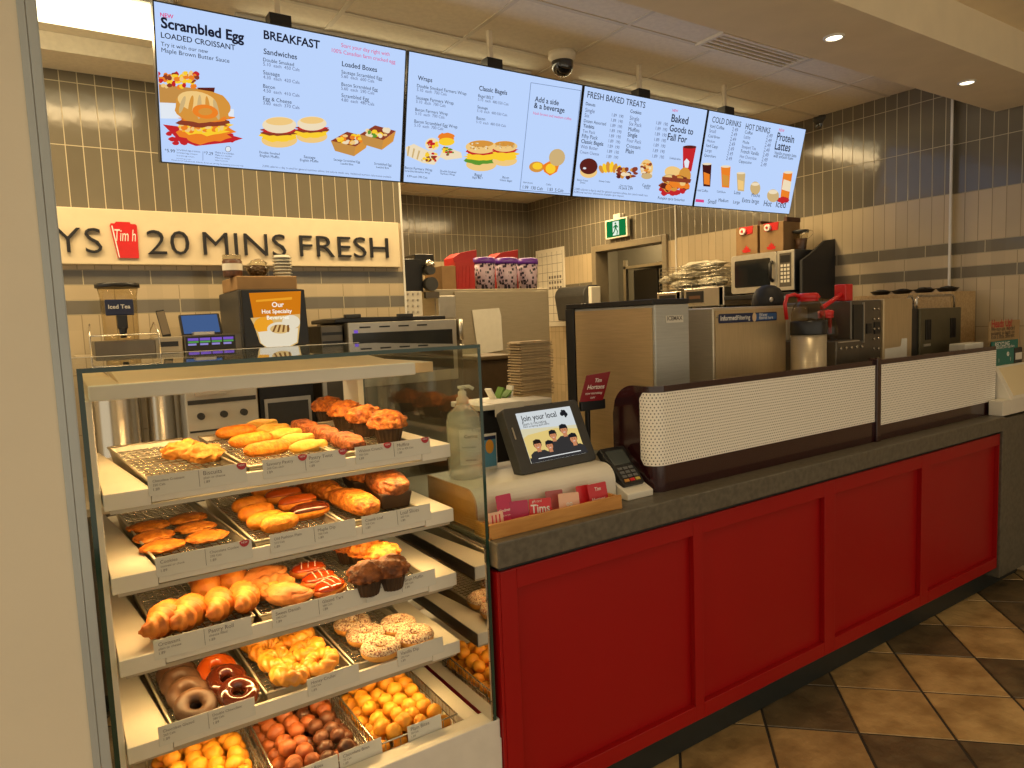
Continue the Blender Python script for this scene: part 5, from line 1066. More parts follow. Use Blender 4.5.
for bi, (x0, x1, lb, key, km, lab, grp) in enumerate(bx_):
    basket(x0, x1, BY0, BY1, BZ0, BZ1, lb)
    for L_ in range(2):
        nx, ny = (5, 7) if L_ == 0 else (4, 7)
        sx_, sy_ = (x1-x0-0.012)/5, (BY1-BY0-0.010)/7
        for i in range(nx):
            for j in range(ny):
                x = x0+0.006+sx_*(i+0.5+0.5*L_)+rr.uniform(-0.007, 0.007)*L_; y = BY0+0.005+sy_*(j+0.5+(0.28 if i % 2 else -0.15)*L_)+rr.uniform(-0.007, 0.007)*L_; z = BZ0+0.003+L_*(0.036+rr.uniform(-0.006, 0.008))
                x = min(max(x, x0+0.028), x1-0.028); y = min(max(y, BY0+0.028), BY1-0.028)
                if bi == 1:
                    red = (i < 2 and rr.random() < 0.75) or rr.random() < 0.12
                    key2, km2 = ('timr', K_timred) if red else ('timc', K_timchoc)
                    lab2 = 'reddish cinnamon doughnut hole in the middle wire basket' if red else 'dark chocolate doughnut hole in the middle wire basket'; grp2 = 'cinnamon doughnut holes in the middle basket' if red else 'chocolate doughnut holes in the middle basket'
                else: key2, km2, lab2, grp2 = key, km, lab, grp
                v = rr.randrange(4); kk2 = key2+str(v); loc = (x, y, z); rot = (rr.uniform(-0.3, 0.3), rr.uniform(-0.3, 0.3), rr.uniform(0, 6.28)); sc_ = rr.uniform(0.92, 1.10)
                if kk2 not in PROTO:
                    ob = mk_timbit(v*4+1, km2)(); PROTO[kk2] = ob; ob.location = loc; ob.rotation_euler = rot; ob['label'] = lab2; ob['group'] = grp2; KC[ob.name] = []
                else: dup(PROTO[kk2], loc, rot, lab2, grp2, sc_)
# ------------------------------------------------------------------ price cards
M_card = mat('price_card', (0.66, 0.64, 0.56), 0.5); M_badge = mat('badge_red', (0.42, 0.01, 0.015), 0.4)
def pcard(p0, p1, pyt0, z, lines, label, badges=(), h=0.046, y=None):
    y = y or SY0-0.004; xa, xb = P(p0, pyt0, y=y).x, P(p1, pyt0-(p1-p0)*0.15, y=y).x; z0 = z-0.018
    o = thing('price_card', label, 'price card', ((xa+xb)/2, y, z0), 'price cards on the shelf edges'); M = Matrix.Translation((xa, y, z0)) @ Matrix.Rotation(-0.10, 4, 'X'); w = xb-xa
    b = MB(); b.box(0, w, 0, 0.0016, 0, h, M=M); b.build('card', M_card, o)
    b = MB(); R3 = M.to_3x3(); n = len(lines)
    for i, (t_, sub) in enumerate(lines):
        x = w*(i/n)+0.010; b.text(t_, M @ Vector((x, -0.0006, h*0.66)), (1, 0, 0), R3 @ Vector((0, 0, 1)), width=min(w/n*0.62, len(t_)*0.0052), m=0); b.text(sub, M @ Vector((x, -0.0006, h*0.46)), (1, 0, 0), R3 @ Vector((0, 0, 1)), width=min(w/n*0.5, len(sub)*0.0032), m=1)
        b.text('1.89', M @ Vector((x, -0.0006, h*0.24)), (1, 0, 0), R3 @ Vector((0, 0, 1)), width=0.013, m=1)
        if i: b.box(w*i/n-0.0004, w*i/n+0.0004, -0.0008, 0, h*0.1, h*0.95, 1, M)
    b.build('print', [M_inkg, M_inkg], o)
    for q in badges:
        b = MB(); b.prism([(w*q+0.0115*math.cos(a), h-0.003+0.0125*math.sin(a) if math.sin(a) < 0 else h-0.003+0.004*math.sin(a)) for a in [i*math.pi/10 for i in range(20)]], -0.0022, -0.0004, 'y', 0, M); bd = b.build('badge', M_badge, o)
        b = MB(); b.text('NEW', M @ Vector((w*q-0.007, -0.0026, h-0.0065)), (1, 0, 0), R3 @ Vector((0, 0, 1)), width=0.014); b.build('badge_print', M_inkw, bd)
pcard(147, 246, 474, Z[0], [('Chocolate Croissant', '320 Cals'), ('Biscuits', 'plain or cheese')], 'price card below the biscuits on the top shelf edge', (0.95,))
pcard(262, 345, 457, Z[0], [('Savoury Pastry', '260 Cals each'), ('Pastry Twist', '240 Cals')], 'price card below the orange and yellow pastries on the top shelf edge', (0.47, 0.97))
pcard(355, 430, 444, Z[0], [('Walnut Crunch', '350 Cals'), ('Muffins', '370 to 420 Cals')], 'price card below the crumb muffins on the top shelf edge', (0.42, 0.93))
pcard(155, 252, 558, Z[1], [('Cookies', 'oatmeal or chunk'), ('Chocolate Cookie', '230 Cals')], 'price card below the flat cookies on the second shelf edge', (0.92,))
pcard(270, 356, 538, Z[1], [('Old Fashion Plain', '210 Cals'), ('Maple Dip', '250 Cals')], 'price card below the glazed bars on the second shelf edge')
pcard(362, 431, 520, Z[1], [('Crumb Loaf', '310 Cals'), ('Loaf Slices', '360 Cals')], 'price card below the loaf cakes on the second shelf edge')
pcard(153, 252, 640, Z[2], [('Croissant', 'plain or cheese'), ('Pastry Roll', 'cheese filled')], 'price card below the croissants on the third shelf edge')
pcard(272, 363, 615, Z[2], [('Sweet Danish', '290 Cals'), ('Glazed Tart', '280 Cals')], 'price card below the danishes on the third shelf edge')
pcard(366, 436, 590, Z[2], [('Muffins', '380 Cals'), ('Bran Muffin', '350 Cals')], 'price card below the dark muffins on the third shelf edge')
pcard(158, 256, 730, Z[3], [('Chocolate Glazed', '260 Cals'), ('Double Chocolate', '280 Cals')], 'price card below the brown doughnuts on the fourth shelf edge')
pcard(308, 360, 690, Z[3], [('Honey Cruller', '310 Cals')], 'price card below the crullers on the fourth shelf edge')
pcard(398, 444, 660, Z[3], [('Vanilla Dip', '270 Cals')], 'price card below the sprinkle doughnuts on the fourth shelf edge')
yb_ = 1.713
pcard(290, 338, 760, 0.470, [('Assorted Bites', '60 Cals each')], 'price card left of the middle wire basket on the base ledge', y=yb_)
pcard(339, 382, 748, 0.470, [('Chocolate Bites', '70 Cals')], 'price card between the middle and right wire baskets', y=yb_)
pcard(408, 442, 730, 0.470, [('Plain Bites', '50 Cals')], 'price card in front of the right wire basket', y=yb_)
# ================================================================== BACK COUNTER along the sign wall
BCZ = 0.92
o = thing('back_counter', 'steel fronted back counter under the wall sign, behind the display case', 'counter', (0.8, 3.7, 0))
b = MB(); b.box(-0.9, 2.12, 3.28, 4.045, 0.885, BCZ); b.build('worktop', M_steel, o, bev=0.003)
b = MB(); b.box(-0.9, 2.10, 3.32, 4.04, 0.1, 0.884); b.build('cabinet', M_dsteel, o)
b = MB(); b.box(-0.9, 2.08, 3.38, 4.0, 0.0, 0.1); b.build('plinth', M_kick, o)
# raised shelf stand with two steel urns below and the drink dispenser on top
SZ = 1.535
def rackbox(name, label, x0, x1, y0, y1, z0, z1, m_=None):
    o = thing(name, label, 'shelf stand', ((x0+x1)/2, (y0+y1)/2, z0)); b = MB()
    for x in (x0+0.012, x1-0.012):
        for y in (y0+0.012, y1-0.012): b.box(x-0.010, x+0.010, y-0.010, y+0.010, z0, z1-0.02)
    b.build('frame', M_alu, o); b = MB(); b.box(x0, x1, y0, y1, z1-0.02, z1); b.build('shelf', m_ or M_steel, o, bev=0.002); return o
rackbox('shelf_stand', 'long steel shelf stand holding the dispenser and black drink machine', 0.08, 1.13, 3.40, 3.98, BCZ, SZ)
def urn(x, y, z, r, h, label):
    o = thing('drink_urn', label, 'urn', (x, y, z), 'steel urns on the back counter')
    b = MB(); b.lathe([(r*1.02, 0), (r*1.02, 0.02), (r, 0.025), (r, h*0.9), (r*0.9, h*0.95), (r*0.4, h), (0.0, h)], (x, y, z), 28); b.build('body', M_chrome, o)
    b = MB(); b.box(x-0.018, x+0.018, y-r-0.04, y-r+0.004, z+0.07, z+0.17); b.cyl((x, y-r-0.03, z+0.05), (x, y-r-0.03, z+0.075), 0.010); b.build('tap', M_black, o, bev=0.004)
urn(0.22, 3.60, BCZ, 0.09, 0.50, 'shiny steel drink urn under the left of the shelf stand'); urn(0.395, 3.62, BCZ, 0.062, 0.46, 'slimmer shiny steel urn to the right of the shelf stand')
dx, dy = 0.262, 3.60
o = thing('drink_dispenser', 'clear drink dispenser with black lid and blue label on a dark base', 'drink dispenser', (dx, dy, SZ))
b = MB(); b.box(dx-0.115, dx+0.12, dy-0.14, dy+0.14, SZ, SZ+0.065); b.build('base', M_dsteel, o, bev=0.005)
b = MB(); b.lathe([(0.070, 0.066), (0.072, 0.10), (0.074, 0.25), (0.082, 0.305)], (dx, dy, SZ), 28); b.build('tank', glassmat('tank_plastic', (0.84, 0.78, 0.64), 0.05, 1.5), o)
b = MB(); b.lathe([(0.090, 0.300), (0.090, 0.318), (0.080, 0.322), (0.0, 0.322)], (dx, dy, SZ), 28); b.build('lid', M_black, o)
b = MB(); b.box(dx-0.060, dx+0.050, dy-0.088, dy-0.080, SZ+0.175, SZ+0.245); lb = b.build('label', M_navy, o, bev=0.003)
b = MB(); b.text('Iced Tea', (dx-0.048, dy-0.0895, SZ+0.205), (1, 0, 0), (0, 0, 1), width=0.085, bold=0.02); b.build('print', M_inkw, lb)
b = MB(); b.box(dx-0.020, dx+0.020, dy-0.115, dy-0.070, SZ+0.115, SZ+0.175); b.cyl((dx, dy-0.10, SZ+0.075), (dx, dy-0.10, SZ+0.12), 0.012, 0.017); b.build('spigot', M_black, o, bev=0.004)
b = MB()
for sx in (-0.13, 0.135): b.tube([(dx+sx, dy-0.15, SZ+0.0), (dx+sx, dy-0.15, SZ+0.09), (dx+sx*0.95, dy-0.05, SZ+0.14), (dx+sx*0.95, dy+0.12, SZ+0.10)], 0.003)
b.tube([(dx-0.13, dy-0.15, SZ+0.088), (dx+0.135, dy-0.15, SZ+0.088)], 0.003); b.build('wire_guard', M_wire, o)
# sign with frame and panel machine seen through the case
o = thing('espresso_machine', 'beige fronted coffee machine with knobs seen through the glass behind the top shelf', 'coffee machine', (0.64, 3.62, BCZ))
b = MB(); b.box(0.48, 0.80, 3.45, 3.85, BCZ, 1.50); b.build('body', M_cream, o, bev=0.006)
for x in (0.54, 0.64, 0.73):
    b = MB(); b.cyl((x, 3.45, 1.235), (x, 3.425, 1.235), 0.016); b.build('knob', M_char, o)
b = MB(); b.box(0.49, 0.79, 3.443, 3.451, 1.29, 1.31); b.box(0.49, 0.79, 3.443, 3.451, 1.16, 1.168); b.build('trim_bar', M_char, o)
b = MB(); b.box(0.52, 0.66, 3.43, 3.45, 1.33, 1.42); b.build('control_panel', M_alu, o, bev=0.002)
o = thing('framed_menu', 'black framed notice board standing behind the top shelf', 'notice board', (0.95, 3.5, BCZ))
b = MB(); b.box(0.82, 1.09, 3.50, 3.53, BCZ, 1.42); b.build('frame', M_black, o, bev=0.004)
b = MB(); b.box(0.84, 1.07, 3.492, 3.502, 1.02, 1.28); b.box(0.855, 1.055, 3.489, 3.493, 1.05, 1.26, 1); b.build('panel', [M_alu, M_char], o)
# shelf with tablets and a counter readout
q0, q1 = P(153, 349, y=3.52), P(246, 349, y=3.52)
o = thing('order_printer', 'grey counter printer with a dark slot behind the case top', 'printer', (0.48, 3.6, 1.535))
xa, xb = P(154, 342, y=3.50).x, P(183, 342, y=3.50).x; zt = P(160, 337, y=3.50).z
b = MB(); b.box(xa, xb, 3.50, 3.68, 1.535, zt); b.build('body', M_steel2, o, bev=0.005); b = MB(); b.box(xa+0.02, xb-0.02, 3.496, 3.501, 1.562, 1.585); b.build('slot', M_black, o)
o = thing('order_readout', 'long black order readout glowing purple and green', 'display', (0.67, 3.58, 1.535))
xa, xb = P(184, 342, y=3.50).x, P(243, 342, y=3.50).x
b = MB(); b.box(xa, xb, 3.50, 3.66, 1.535, zt+0.002); b.build('housing', M_dsteel, o, bev=0.004)
b = MB(); w = P(234, 340, y=3.498).x-P(187, 340, y=3.498).x; x0 = P(187, 340, y=3.498).x; zc = zt-0.012
RD = [emit('read_violet', lin(120, 84, 190), 1.0), emit('read_green', lin(84, 150, 74), 1.0), emit('read_lilac', lin(150, 140, 210), 0.9), M_black]
b.box(x0-0.006, x0+w+0.006, 3.4965, 3.4995, 1.538, zt-0.004, 3)
for i in range(4):
    a = x0+w*i/4+0.003; c = x0+w*(i+1)/4-0.003
    b.box(a, c, 3.495, 3.4968, zc-0.012, zc, 0); b.box(a, c, 3.495, 3.4968, zc-0.022, zc-0.014, 1); b.box(a, c-0.01, 3.495, 3.4968, zc-0.034, zc-0.025, 2)
b.build('screen', RD, o)
def slab_tab(name, label, bl, br, tl, th, screen, fr, cat='tablet', bz=0.06):
    M, w, h = frame_obj(bl, br, tl); o = thing(name, label, cat, tuple(bl))
    b = MB(); b.prism(rrect(0, 0, w, h, min(w, h)*0.06), -th, 0, 'z', 0, M); b.build('case', fr, o, bev=0.002)
    b = MB(); b.prism([(w*bz, h*bz*1.4), (w*(1-bz), h*bz*1.4), (w*(1-bz), h*(1-bz)), (w*bz, h*(1-bz))], 0.0003, 0.0013, 'z', 0, M); b.build('screen', screen, o); return o, M, w, h
Y_ = 3.56
o, M, w, h = slab_tab('order_tablet', 'landscape tablet with a plain blue screen on the back shelf', P(182, 336, y=Y_), P(223, 333.5, y=Y_), P(176, 315, y=Y_+0.05), 0.015, emit('tablet_blue', lin(66, 92, 138), 1.0), M_black)
b = MB(); b.box(P(192, 336, y=Y_).x, P(213, 336, y=Y_).x, Y_-0.05, Y_+0.06, zt, zt+0.016); b.build('stand', M_alu, o, bev=0.003)
slab_tab('picture_frame', 'thin black tilted tablet leaning on the printer', P(163, 337.5, y=Y_), P(171.5, 336, y=Y_), P(146, 313.5, y=Y_+0.03), 0.012, mat('dim_glass', (0.22, 0.18, 0.13), 0.2), M_black)
# specialty drink machine
Y_ = 3.46; xa, xb = P(219, 300, y=3.95).x+0.02, P(306, 300, y=Y_).x; zt = P(250, 289, y=Y_).z; xs = P(241, 300, y=Y_).x
o = thing('drink_machine', 'black specialty drink machine with a lit orange picture front', 'drink machine', ((xa+xb)/2, 3.7, SZ))
b = MB(); b.box(xa-0.02, xb, Y_+0.03, 3.95, SZ, zt); b.build('body', M_char, o, bev=0.008)
b = MB(); b.prism([(xs+0.004, SZ+0.005), (xb+0.005, SZ+0.005), (xb-0.005, zt-0.004), (xs+0.002, zt-0.004)], Y_, Y_+0.03, 'y'); dr = b.build('door', M_black, o, bev=0.004)
def pe(px, py): q = P(px, py, y=Y_-0.002); return (q.x, q.z)
G = [emit('panel_orange', lin(206, 120, 20), 1.0), emit('panel_white', lin(226, 214, 188), 1.0), emit('panel_cream', lin(214, 176, 110), 1.0), emit('panel_brown', lin(120, 78, 36), 1.0), emit('panel_gold', lin(232, 158, 40), 1.0)]
b = MB()
outl = [(249, 293), (301, 291), (300, 325), (298, 343), (286, 349), (268, 349), (260, 343), (254, 320)]
L0 = lambda pts, d, m: b.prism([pe(*p) for p in pts], Y_-0.001-d, Y_+0.0005-d, 'y', m)
L0(outl, 0, 0); L0([(250.5, 318), (300, 314), (300, 325), (298, 343), (286, 349), (268, 349), (260, 343), (254, 325)], 0.001, 2)
circ = lambda cx, cy_, r, n=24, ry=None: [(cx+r*math.cos(2*math.pi*i/n), cy_+(ry or r)*math.sin(2*math.pi*i/n)) for i in range(n)]
L0(circ(264, 325, 10, ry=8), 0.0015, 4); L0(circ(291, 322, 9, ry=7), 0.0017, 1); L0([(258, 332), (298, 328), (297, 342), (286, 348), (268, 348), (261, 343)], 0.0020, 1); L0(circ(280, 329, 13, ry=7), 0.0024, 1); L0(circ(280, 329, 10, ry=4.6), 0.0028, 2)
for i in range(4): L0([(272+i*5, 332), (274+i*5, 332), (277+i*4, 325), (275+i*4, 325)], 0.0031, 3)
L0([(256, 300), (292, 297), (292, 299.5), (256, 302)], 0.002, 4)
b.build('picture', G, dr)
b = MB()
for t_, px0, px1, py in (('Our', 272, 284, 307), ('Hot Specialty', 262, 292, 313.5), ('Beverages', 267, 289, 319.5)):
    a, c = P(px0, py, y=Y_-0.006), P(px1, py-0.6, y=Y_-0.006); b.text(t_, a, (1, 0, 0), (0, 0, 1), width=c.x-a.x, bold=0.02)
b.build('lettering', emit('letter_white', lin(250, 244, 226), 1.0), dr)
# brown box on the machine with jars and cup lids
bz = zt; b1 = P(297, 276, y=3.52).z; x0, x1 = P(222, 283, y=3.86).x, P(297, 283, y=3.52).x
b = MB(); b.box(x0, x1, 3.52, 3.86, bz, b1); bxo = tag(b.build('cardboard_tray', M_brownbox, bev=0.004), 'brown cardboard tray on top of the black drink machine', 'tray')
def jar(px, pyt, r, label, m_, lid, band=None):
    c = P(px, 276, y=3.62); h = P(px, pyt, y=3.62).z-b1; o = thing('topping_jar', label, 'jar', (c.x, 3.62, b1), 'jars on the drink machine')
    b = MB(); b.lathe([(r*0.9, 0), (r, 0.01), (r, h*0.72), (r*0.85, h*0.8)], (c.x, 3.62, b1), 20); b.build('jar', m_, o); b = MB(); b.lathe([(r*0.95, h*0.8), (r*0.95, h), (0, h)], (c.x, 3.62, b1), 20); b.build('lid', lid, o)
    if band: b = MB(); b.lathe([(r*1.02, h*0.3), (r*1.02, h*0.6)], (c.x, 3.62, b1), 20, cap=False); b.build('band', band, o)
M_clear = glassmat('clear_jar', (0.86, 0.84, 0.76), 0.05, 1.45)
jar(233, 255, 0.046, 'dark filled jar with pale lid at the left of the cardboard tray', mat('cocoa', (0.10, 0.04, 0.02), 0.4, var=0.3, vscale=60), M_clear, M_paper)
o = thing('topping_bowl', 'clear bowl of dark beans in the middle of the cardboard tray', 'bowl', (P(258, 276, y=3.62).x, 3.62, b1)); c = P(258, 276, y=3.62)
b = MB(); b.lathe([(0.035, 0), (0.058, 0.045), (0.062, 0.05), (0.056, 0.046), (0.033, 0.004)], (c.x, 3.62, b1), 22, cap=False); b.build('bowl', M_clear, o)
b = MB(); b.blob((c.x, 3.62, b1+0.032), (0.045, 0.045, 0.028), 0.3, 6, 4, 4); b.build('beans', mat('dark_beans', (0.05, 0.022, 0.012), 0.4, var=0.3, vscale=60), o); b = MB(); b.blob((c.x+0.005, 3.62, b1+0.066), (0.042, 0.042, 0.022), 0.35, 4, 7, 3); b.build('lid', M_clear, o)
c = P(283, 276, y=3.62)
for i in range(7):
    b = MB(); z = b1+0.016*i; b.lathe([(0.046, z-b1), (0.048, z-b1+0.004), (0.040, z-b1+0.007), (0.036, z-b1+0.0155), (0.0, z-b1+0.0155)], (c.x, 3.62, b1), 22)
    tag(b.build('plastic_cup', mat('pale_cup_plastic', (0.56, 0.54, 0.46), 0.35)), 'pale plastic cup in the stack at the right of the cardboard tray', 'cup', 'stacked cups on the drink machine')
# sandwich oven
Y_ = 3.44; xa, xb = P(349, 340, y=Y_).x, P(464, 340, y=Y_).x; zt = P(400, 321, y=Y_).z
o = thing('sandwich_oven', 'wide silver sandwich oven with dark window behind the case top', 'oven', ((xa+xb)/2, 3.7, BCZ))
b = MB(); b.box(xa, xb, Y_+0.02, 3.95, BCZ, zt); b.build('body', M_dsteel, o, bev=0.006)
b = MB(); b.box(xa, xb-0.045, Y_, Y_+0.02, 1.30, zt); d = b.build('door', M_alu, o, bev=0.004); b = MB(); b.box(xa+0.02, xb-0.075, Y_-0.004, Y_+0.001, 1.36, zt-0.055); b.build('window', mat('dark_window', (0.018, 0.022, 0.024), 0.15), d)
for i in range(4):
    b = MB(); b.box(xa+0.06+i*0.11, xa+0.12+i*0.11, Y_-0.003, Y_+0.001, zt-0.03, zt-0.022); b.build('vent_slot', M_black, d)
b = MB(); b.tube([(xb-0.02, Y_-0.005, 1.52), (xb-0.02, Y_-0.005, zt-0.002)], 0.013); b.build('handle', M_alu, o)
b = MB(); b.box(xa+0.03, xa+0.05, Y_-0.003, Y_, 1.60, zt-0.06); b.build('indicator', RD[0], o)
x0, x1 = P(316, 325, y=3.5).x, P(446, 322, y=3.5).x
o = thing('panini_press', 'flat black grill lid on the silver oven', 'grill', ((x0+x1)/2, 3.7, zt))
b = MB(); b.prism([(x0+0.10, zt), (x1, zt), (x1, zt+0.022), (x0+0.16, zt+0.03), (x0+0.10, zt+0.022)], 3.5, 3.9, 'y'); b.build('lid', M_black, o, bev=0.006)
b = MB(); b.box(P(345, 320, y=3.5).x, P(360, 320, y=3.5).x, 3.48, 3.52, zt+0.026, zt+0.045); b.box(P(398, 320, y=3.5).x, P(412, 320, y=3.5).x, 3.48, 3.52, zt+0.022, zt+0.04); b.build('handle', M_char, o, bev=0.003)
o = thing('toaster_unit', 'dark ribbed toaster beside the silver oven', 'toaster', (xa-0.07, 3.7, BCZ))
b = MB(); b.box(xa-0.125, xa-0.008, 3.5, 3.9, BCZ, zt-0.01); b.build('body', M_dsteel, o, bev=0.005)
b = MB()
for i in range(5): b.box(xa-0.12, xa-0.012, 3.494, 3.501, 1.40+i*0.045, 1.415+i*0.045)
b.build('rib', M_black, o)
# ================================================================== ALCOVE
CYb = 4.62; xa, xb = P(436, 300, y=CYb).x, P(550, 300, y=CYb).x; zt = P(500, 288.5, y=CYb).z
o = thing('steel_cabinet', 'tall brushed steel cabinet in the alcove with buckets on top', 'cabinet', ((xa+xb)/2, 4.9, 0))
b = MB(); b.box(xa, xb, CYb+0.02, 5.25, 0.06, zt); b.build('body', M_steel2, o, bev=0.004)
b = MB(); b.box(xa+0.16, xb-0.03, CYb, CYb+0.02, 0.12, zt-0.02); b.build('door', M_steel2, o, bev=0.003)
b = MB(); b.box(xa, xb, CYb+0.05, 5.2, 0, 0.06); b.build('plinth', M_kick, o)
b = MB(); b.box(xa+0.005, xa+0.15, CYb-0.03, CYb+0.02, zt-0.22, zt-0.05); b.build('control_box', M_alu, o, bev=0.005)
px_ = P(489, 330, y=CYb-0.01); pts = [P(a, c, y=CYb-0.008) for a, c in ((472, 310), (499, 308), (501, 316), (503, 350), (487, 353), (482, 356), (478, 352))]
b = MB(); b.prism([(p.x, p.z) for p in pts], CYb-0.010, CYb-0.006, 'y'); b.build('paper', M_paper); tag(bpy.data.objects['paper'], 'creased sheet of paper taped on the steel cabinet door', 'paper'); bpy.data.objects['paper'].name = 'notice_paper'
# buckets
def pats():
    m = bpy.data.materials.new('lilac_print'); m.use_nodes = True; nt = m.node_tree; b = nt.nodes['Principled BSDF']; tc = nt.nodes.new('ShaderNodeTexCoord'); v = nt.nodes.new('ShaderNodeTexVoronoi'); v.inputs['Scale'].default_value = 38; v.distance = 'CHEBYCHEV'; nt.links.new(tc.outputs['Object'], v.inputs['Vector'])
    r = nt.nodes.new('ShaderNodeValToRGB'); r.color_ramp.interpolation = 'CONSTANT'; e = r.color_ramp.elements; e[0].position = 0; e[0].color = (0.02, 0.012, 0.035, 1); e[1].position = 0.36; e[1].color = (0.52, 0.40, 0.50, 1)
    nt.links.new(v.outputs['Distance'], r.inputs[0]); nt.links.new(r.outputs[0], b.inputs['Base Color']); b.inputs['Roughness'].default_value = 0.4; return m
M_lil = pats(); by = 4.80
for i, (p0, p1) in enumerate(((473, 495), (496, 517), (518, 537))):
    x0, x1 = P(p0, 275, y=by).x, P(p1, 275, y=by).x; r = (x1-x0)/2*0.90; cx = (x0+x1)/2; h = P(500, 258, y=by).z-zt
    o = thing('treat_bucket', ['lilac printed bucket with purple lid nearest the red box', 'lilac printed bucket with purple lid in the middle of the three', 'lilac printed bucket with purple lid nearest the wall poster'][i], 'bucket', (cx, by, zt), 'purple lidded buckets on the cabinet')
    b = MB(); b.lathe([(r*0.88, 0), (r, h*0.82)], (cx, by, zt), 28); b.build('bucket', M_lil, o)
    b = MB(); b.lathe([(r*1.04, h*0.80), (r*1.07, h*0.86), (r*1.02, h*0.97), (r*0.8, h), (0, h)], (cx, by, zt), 28); b.build('lid', M_purple, o)
M_rb = mat('red_box_card', (0.42, 0.02, 0.018), 0.5, var=0.06)
x0, x1, x2 = P(441, 270, y=4.72).x, P(455, 270, y=4.72).x, P(474, 270, y=4.72).x; z_ = P(450, 266, y=4.72).z
o = thing('snack_box', 'brown carton with a red front beside the purple lidded buckets', 'carton', ((x0+x2)/2, 4.8, zt)); b = MB(); b.box(x0, x1, 4.71, 5.0, zt, z_); b.box(x1, x2-0.004, 4.74, 5.0, zt, z_+0.01); b.build('carton', M_brownbox, o, bev=0.002)
b = MB(); b.box(x1, x2-0.004, 4.705, 4.7385, zt, z_+0.03); b.prism([(x1, z_+0.03), (x2-0.005, z_+0.06), (x2-0.005, z_+0.03)], 4.72, 4.7385, 'y'); 
for i in range(4): b.prism([(x1+0.01+i*0.035, zt+0.01), (x1+0.02+i*0.035, zt+0.01), (x1+0.04+i*0.03, z_), (x1+0.03+i*0.03, z_)], 4.702, 4.706, 'y')
b.build('red_front', M_rb, o)
for i, (p0, p1, pt) in enumerate(((457, 474, 250), (498, 515, 250))):
    x0, x1 = P(p0, 260, y=5.08).x, P(p1, 260, y=5.08).x; z1_ = P((p0+p1)/2, pt, y=5.08).z
    b = MB(); b.prism([(x0-0.06, zt), (x1, zt), (x1, z1_), (x0, z1_-0.03), (x0-0.06, z1_-0.07)], 5.03, 5.2, 'y'); tag(b.build('red_carton', M_rb, bev=0.003), ['red carton behind the brown and red snack box', 'red carton behind the middle lilac bucket'][i], 'carton', 'red cartons on the cabinet')
# dark cluster left of the cabinet
o = thing('label_printer', 'black label printer and reels on a white stand left of the steel cabinet', 'label printer', (P(408, 290, y=4.5).x, 4.6, 0))
x0, x1 = P(401, 290, y=4.5).x, P(426, 290, y=4.5).x
b = MB(); b.box(x0, x1-0.02, 4.5, 4.95, 0.0, P(410, 318, y=4.5).z-0.12); b.build('stand', M_white, o, bev=0.004)
zz = P(410, 318, y=4.5).z-0.12; b = MB(); b.box(x0, P(423, 290, y=4.5).x, 4.52, 4.8, zz, P(410, 291, y=4.5).z); b.build('pill_box', M_cream, o, bev=0.004)
for i in range(3):
    for j in range(5): b = MB(); b.cyl((P(408+i*5, 294+j*6, y=4.52).x, 4.52, P(408+i*5, 294+j*6, y=4.52).z), (P(408+i*5, 294+j*6, y=4.52).x, 4.512, P(408+i*5, 294+j*6, y=4.52).z), 0.007, n=10); b.build('dot', M_alu, o)
b = MB(); zz2 = P(410, 291, y=4.5).z; b.box(x0-0.02, P(425, 290, y=4.6).x, 4.62, 4.9, zz2, P(410, 259, y=4.62).z); b.box(P(418, 270, y=4.6).x, P(437, 270, y=4.6).x, 4.64, 4.9, P(430, 266, y=4.62).z, P(430, 254, y=4.62).z); b.build('head', M_black, o, bev=0.006)
b = MB(); c = P(431, 284, y=4.58); b.cyl((c.x, 4.56, c.z), (c.x, 4.62, c.z), 0.05, n=24); c = P(430, 270, y=4.58); b.cyl((c.x, 4.56, c.z), (c.x, 4.66, c.z), 0.035, n=20); b.build('reel', M_char, o)
b = MB(); c = P(431, 264, y=4.56); b.blob((c.x, 4.58, c.z), (0.035, 0.03, 0.03), 0.3, 3, 2); b.build('bracket', M_chrome, o)
b = MB(); xq = P(433, 300, y=4.56); b.box(xq.x-0.05, xq.x+0.06, 4.57, 4.61, zz2-0.05, xq.z+0.06); b.build('post', M_dsteel, o)
# big grid poster and paper towel dispenser on the alcove's right wall
qa, qb = P(536, 253, x=4.795), P(564, 248, x=4.795); qc = P(565, 326, x=4.795)
o = thing('wall_poster', 'large cream poster of small grids on the wall left of the doorway', 'poster', (4.795, (qa.y+qb.y)/2, qc.z))
b = MB(); b.box(4.790, 4.7995, qb.y, qa.y, qc.z, qa.z+0.02); b.build('sheet', M_cream, o)
b = MB(); W_, H_ = qa.y-qb.y, qa.z-qc.z; rr = random.Random(3)
for i in range(9): b.box(4.7888, 4.7905, qb.y+0.03, qa.y-0.03, qc.z+0.05+i*H_/9.2, qc.z+0.054+i*H_/9.2)
for i in range(6): b.box(4.7888, 4.7905, qb.y+0.03+i*(W_-0.06)/5, qb.y+0.034+i*(W_-0.06)/5, qc.z+0.05, qa.z-0.02)
for i in range(3):
    for j in range(5): b.box(4.7886, 4.7905, qb.y+0.06+j*0.05, qb.y+0.09+j*0.05, qc.z+0.42+i*0.06, qc.z+0.45+i*0.06)
b.build('print', M_inkg, o)
ta, tb = P(556, 300, x=4.62), P(589, 300, x=4.62); tz0, tz1 = P(572, 322, x=4.62).z, P(572, 286, x=4.62).z
o = thing('towel_dispenser', 'rounded black paper towel dispenser on the wall by the doorway', 'towel dispenser', (4.79, (ta.y+tb.y)/2, tz0))
b = MB(); y0, y1 = tb.y+0.06, ta.y
pr = [(4.799, tz0), (4.64, tz0+0.02)] + [(4.70-0.10*math.cos(a), tz1-0.11+0.11*math.sin(a)) for a in [i*math.pi/16 for i in range(9)]] + [(4.799, tz1)]
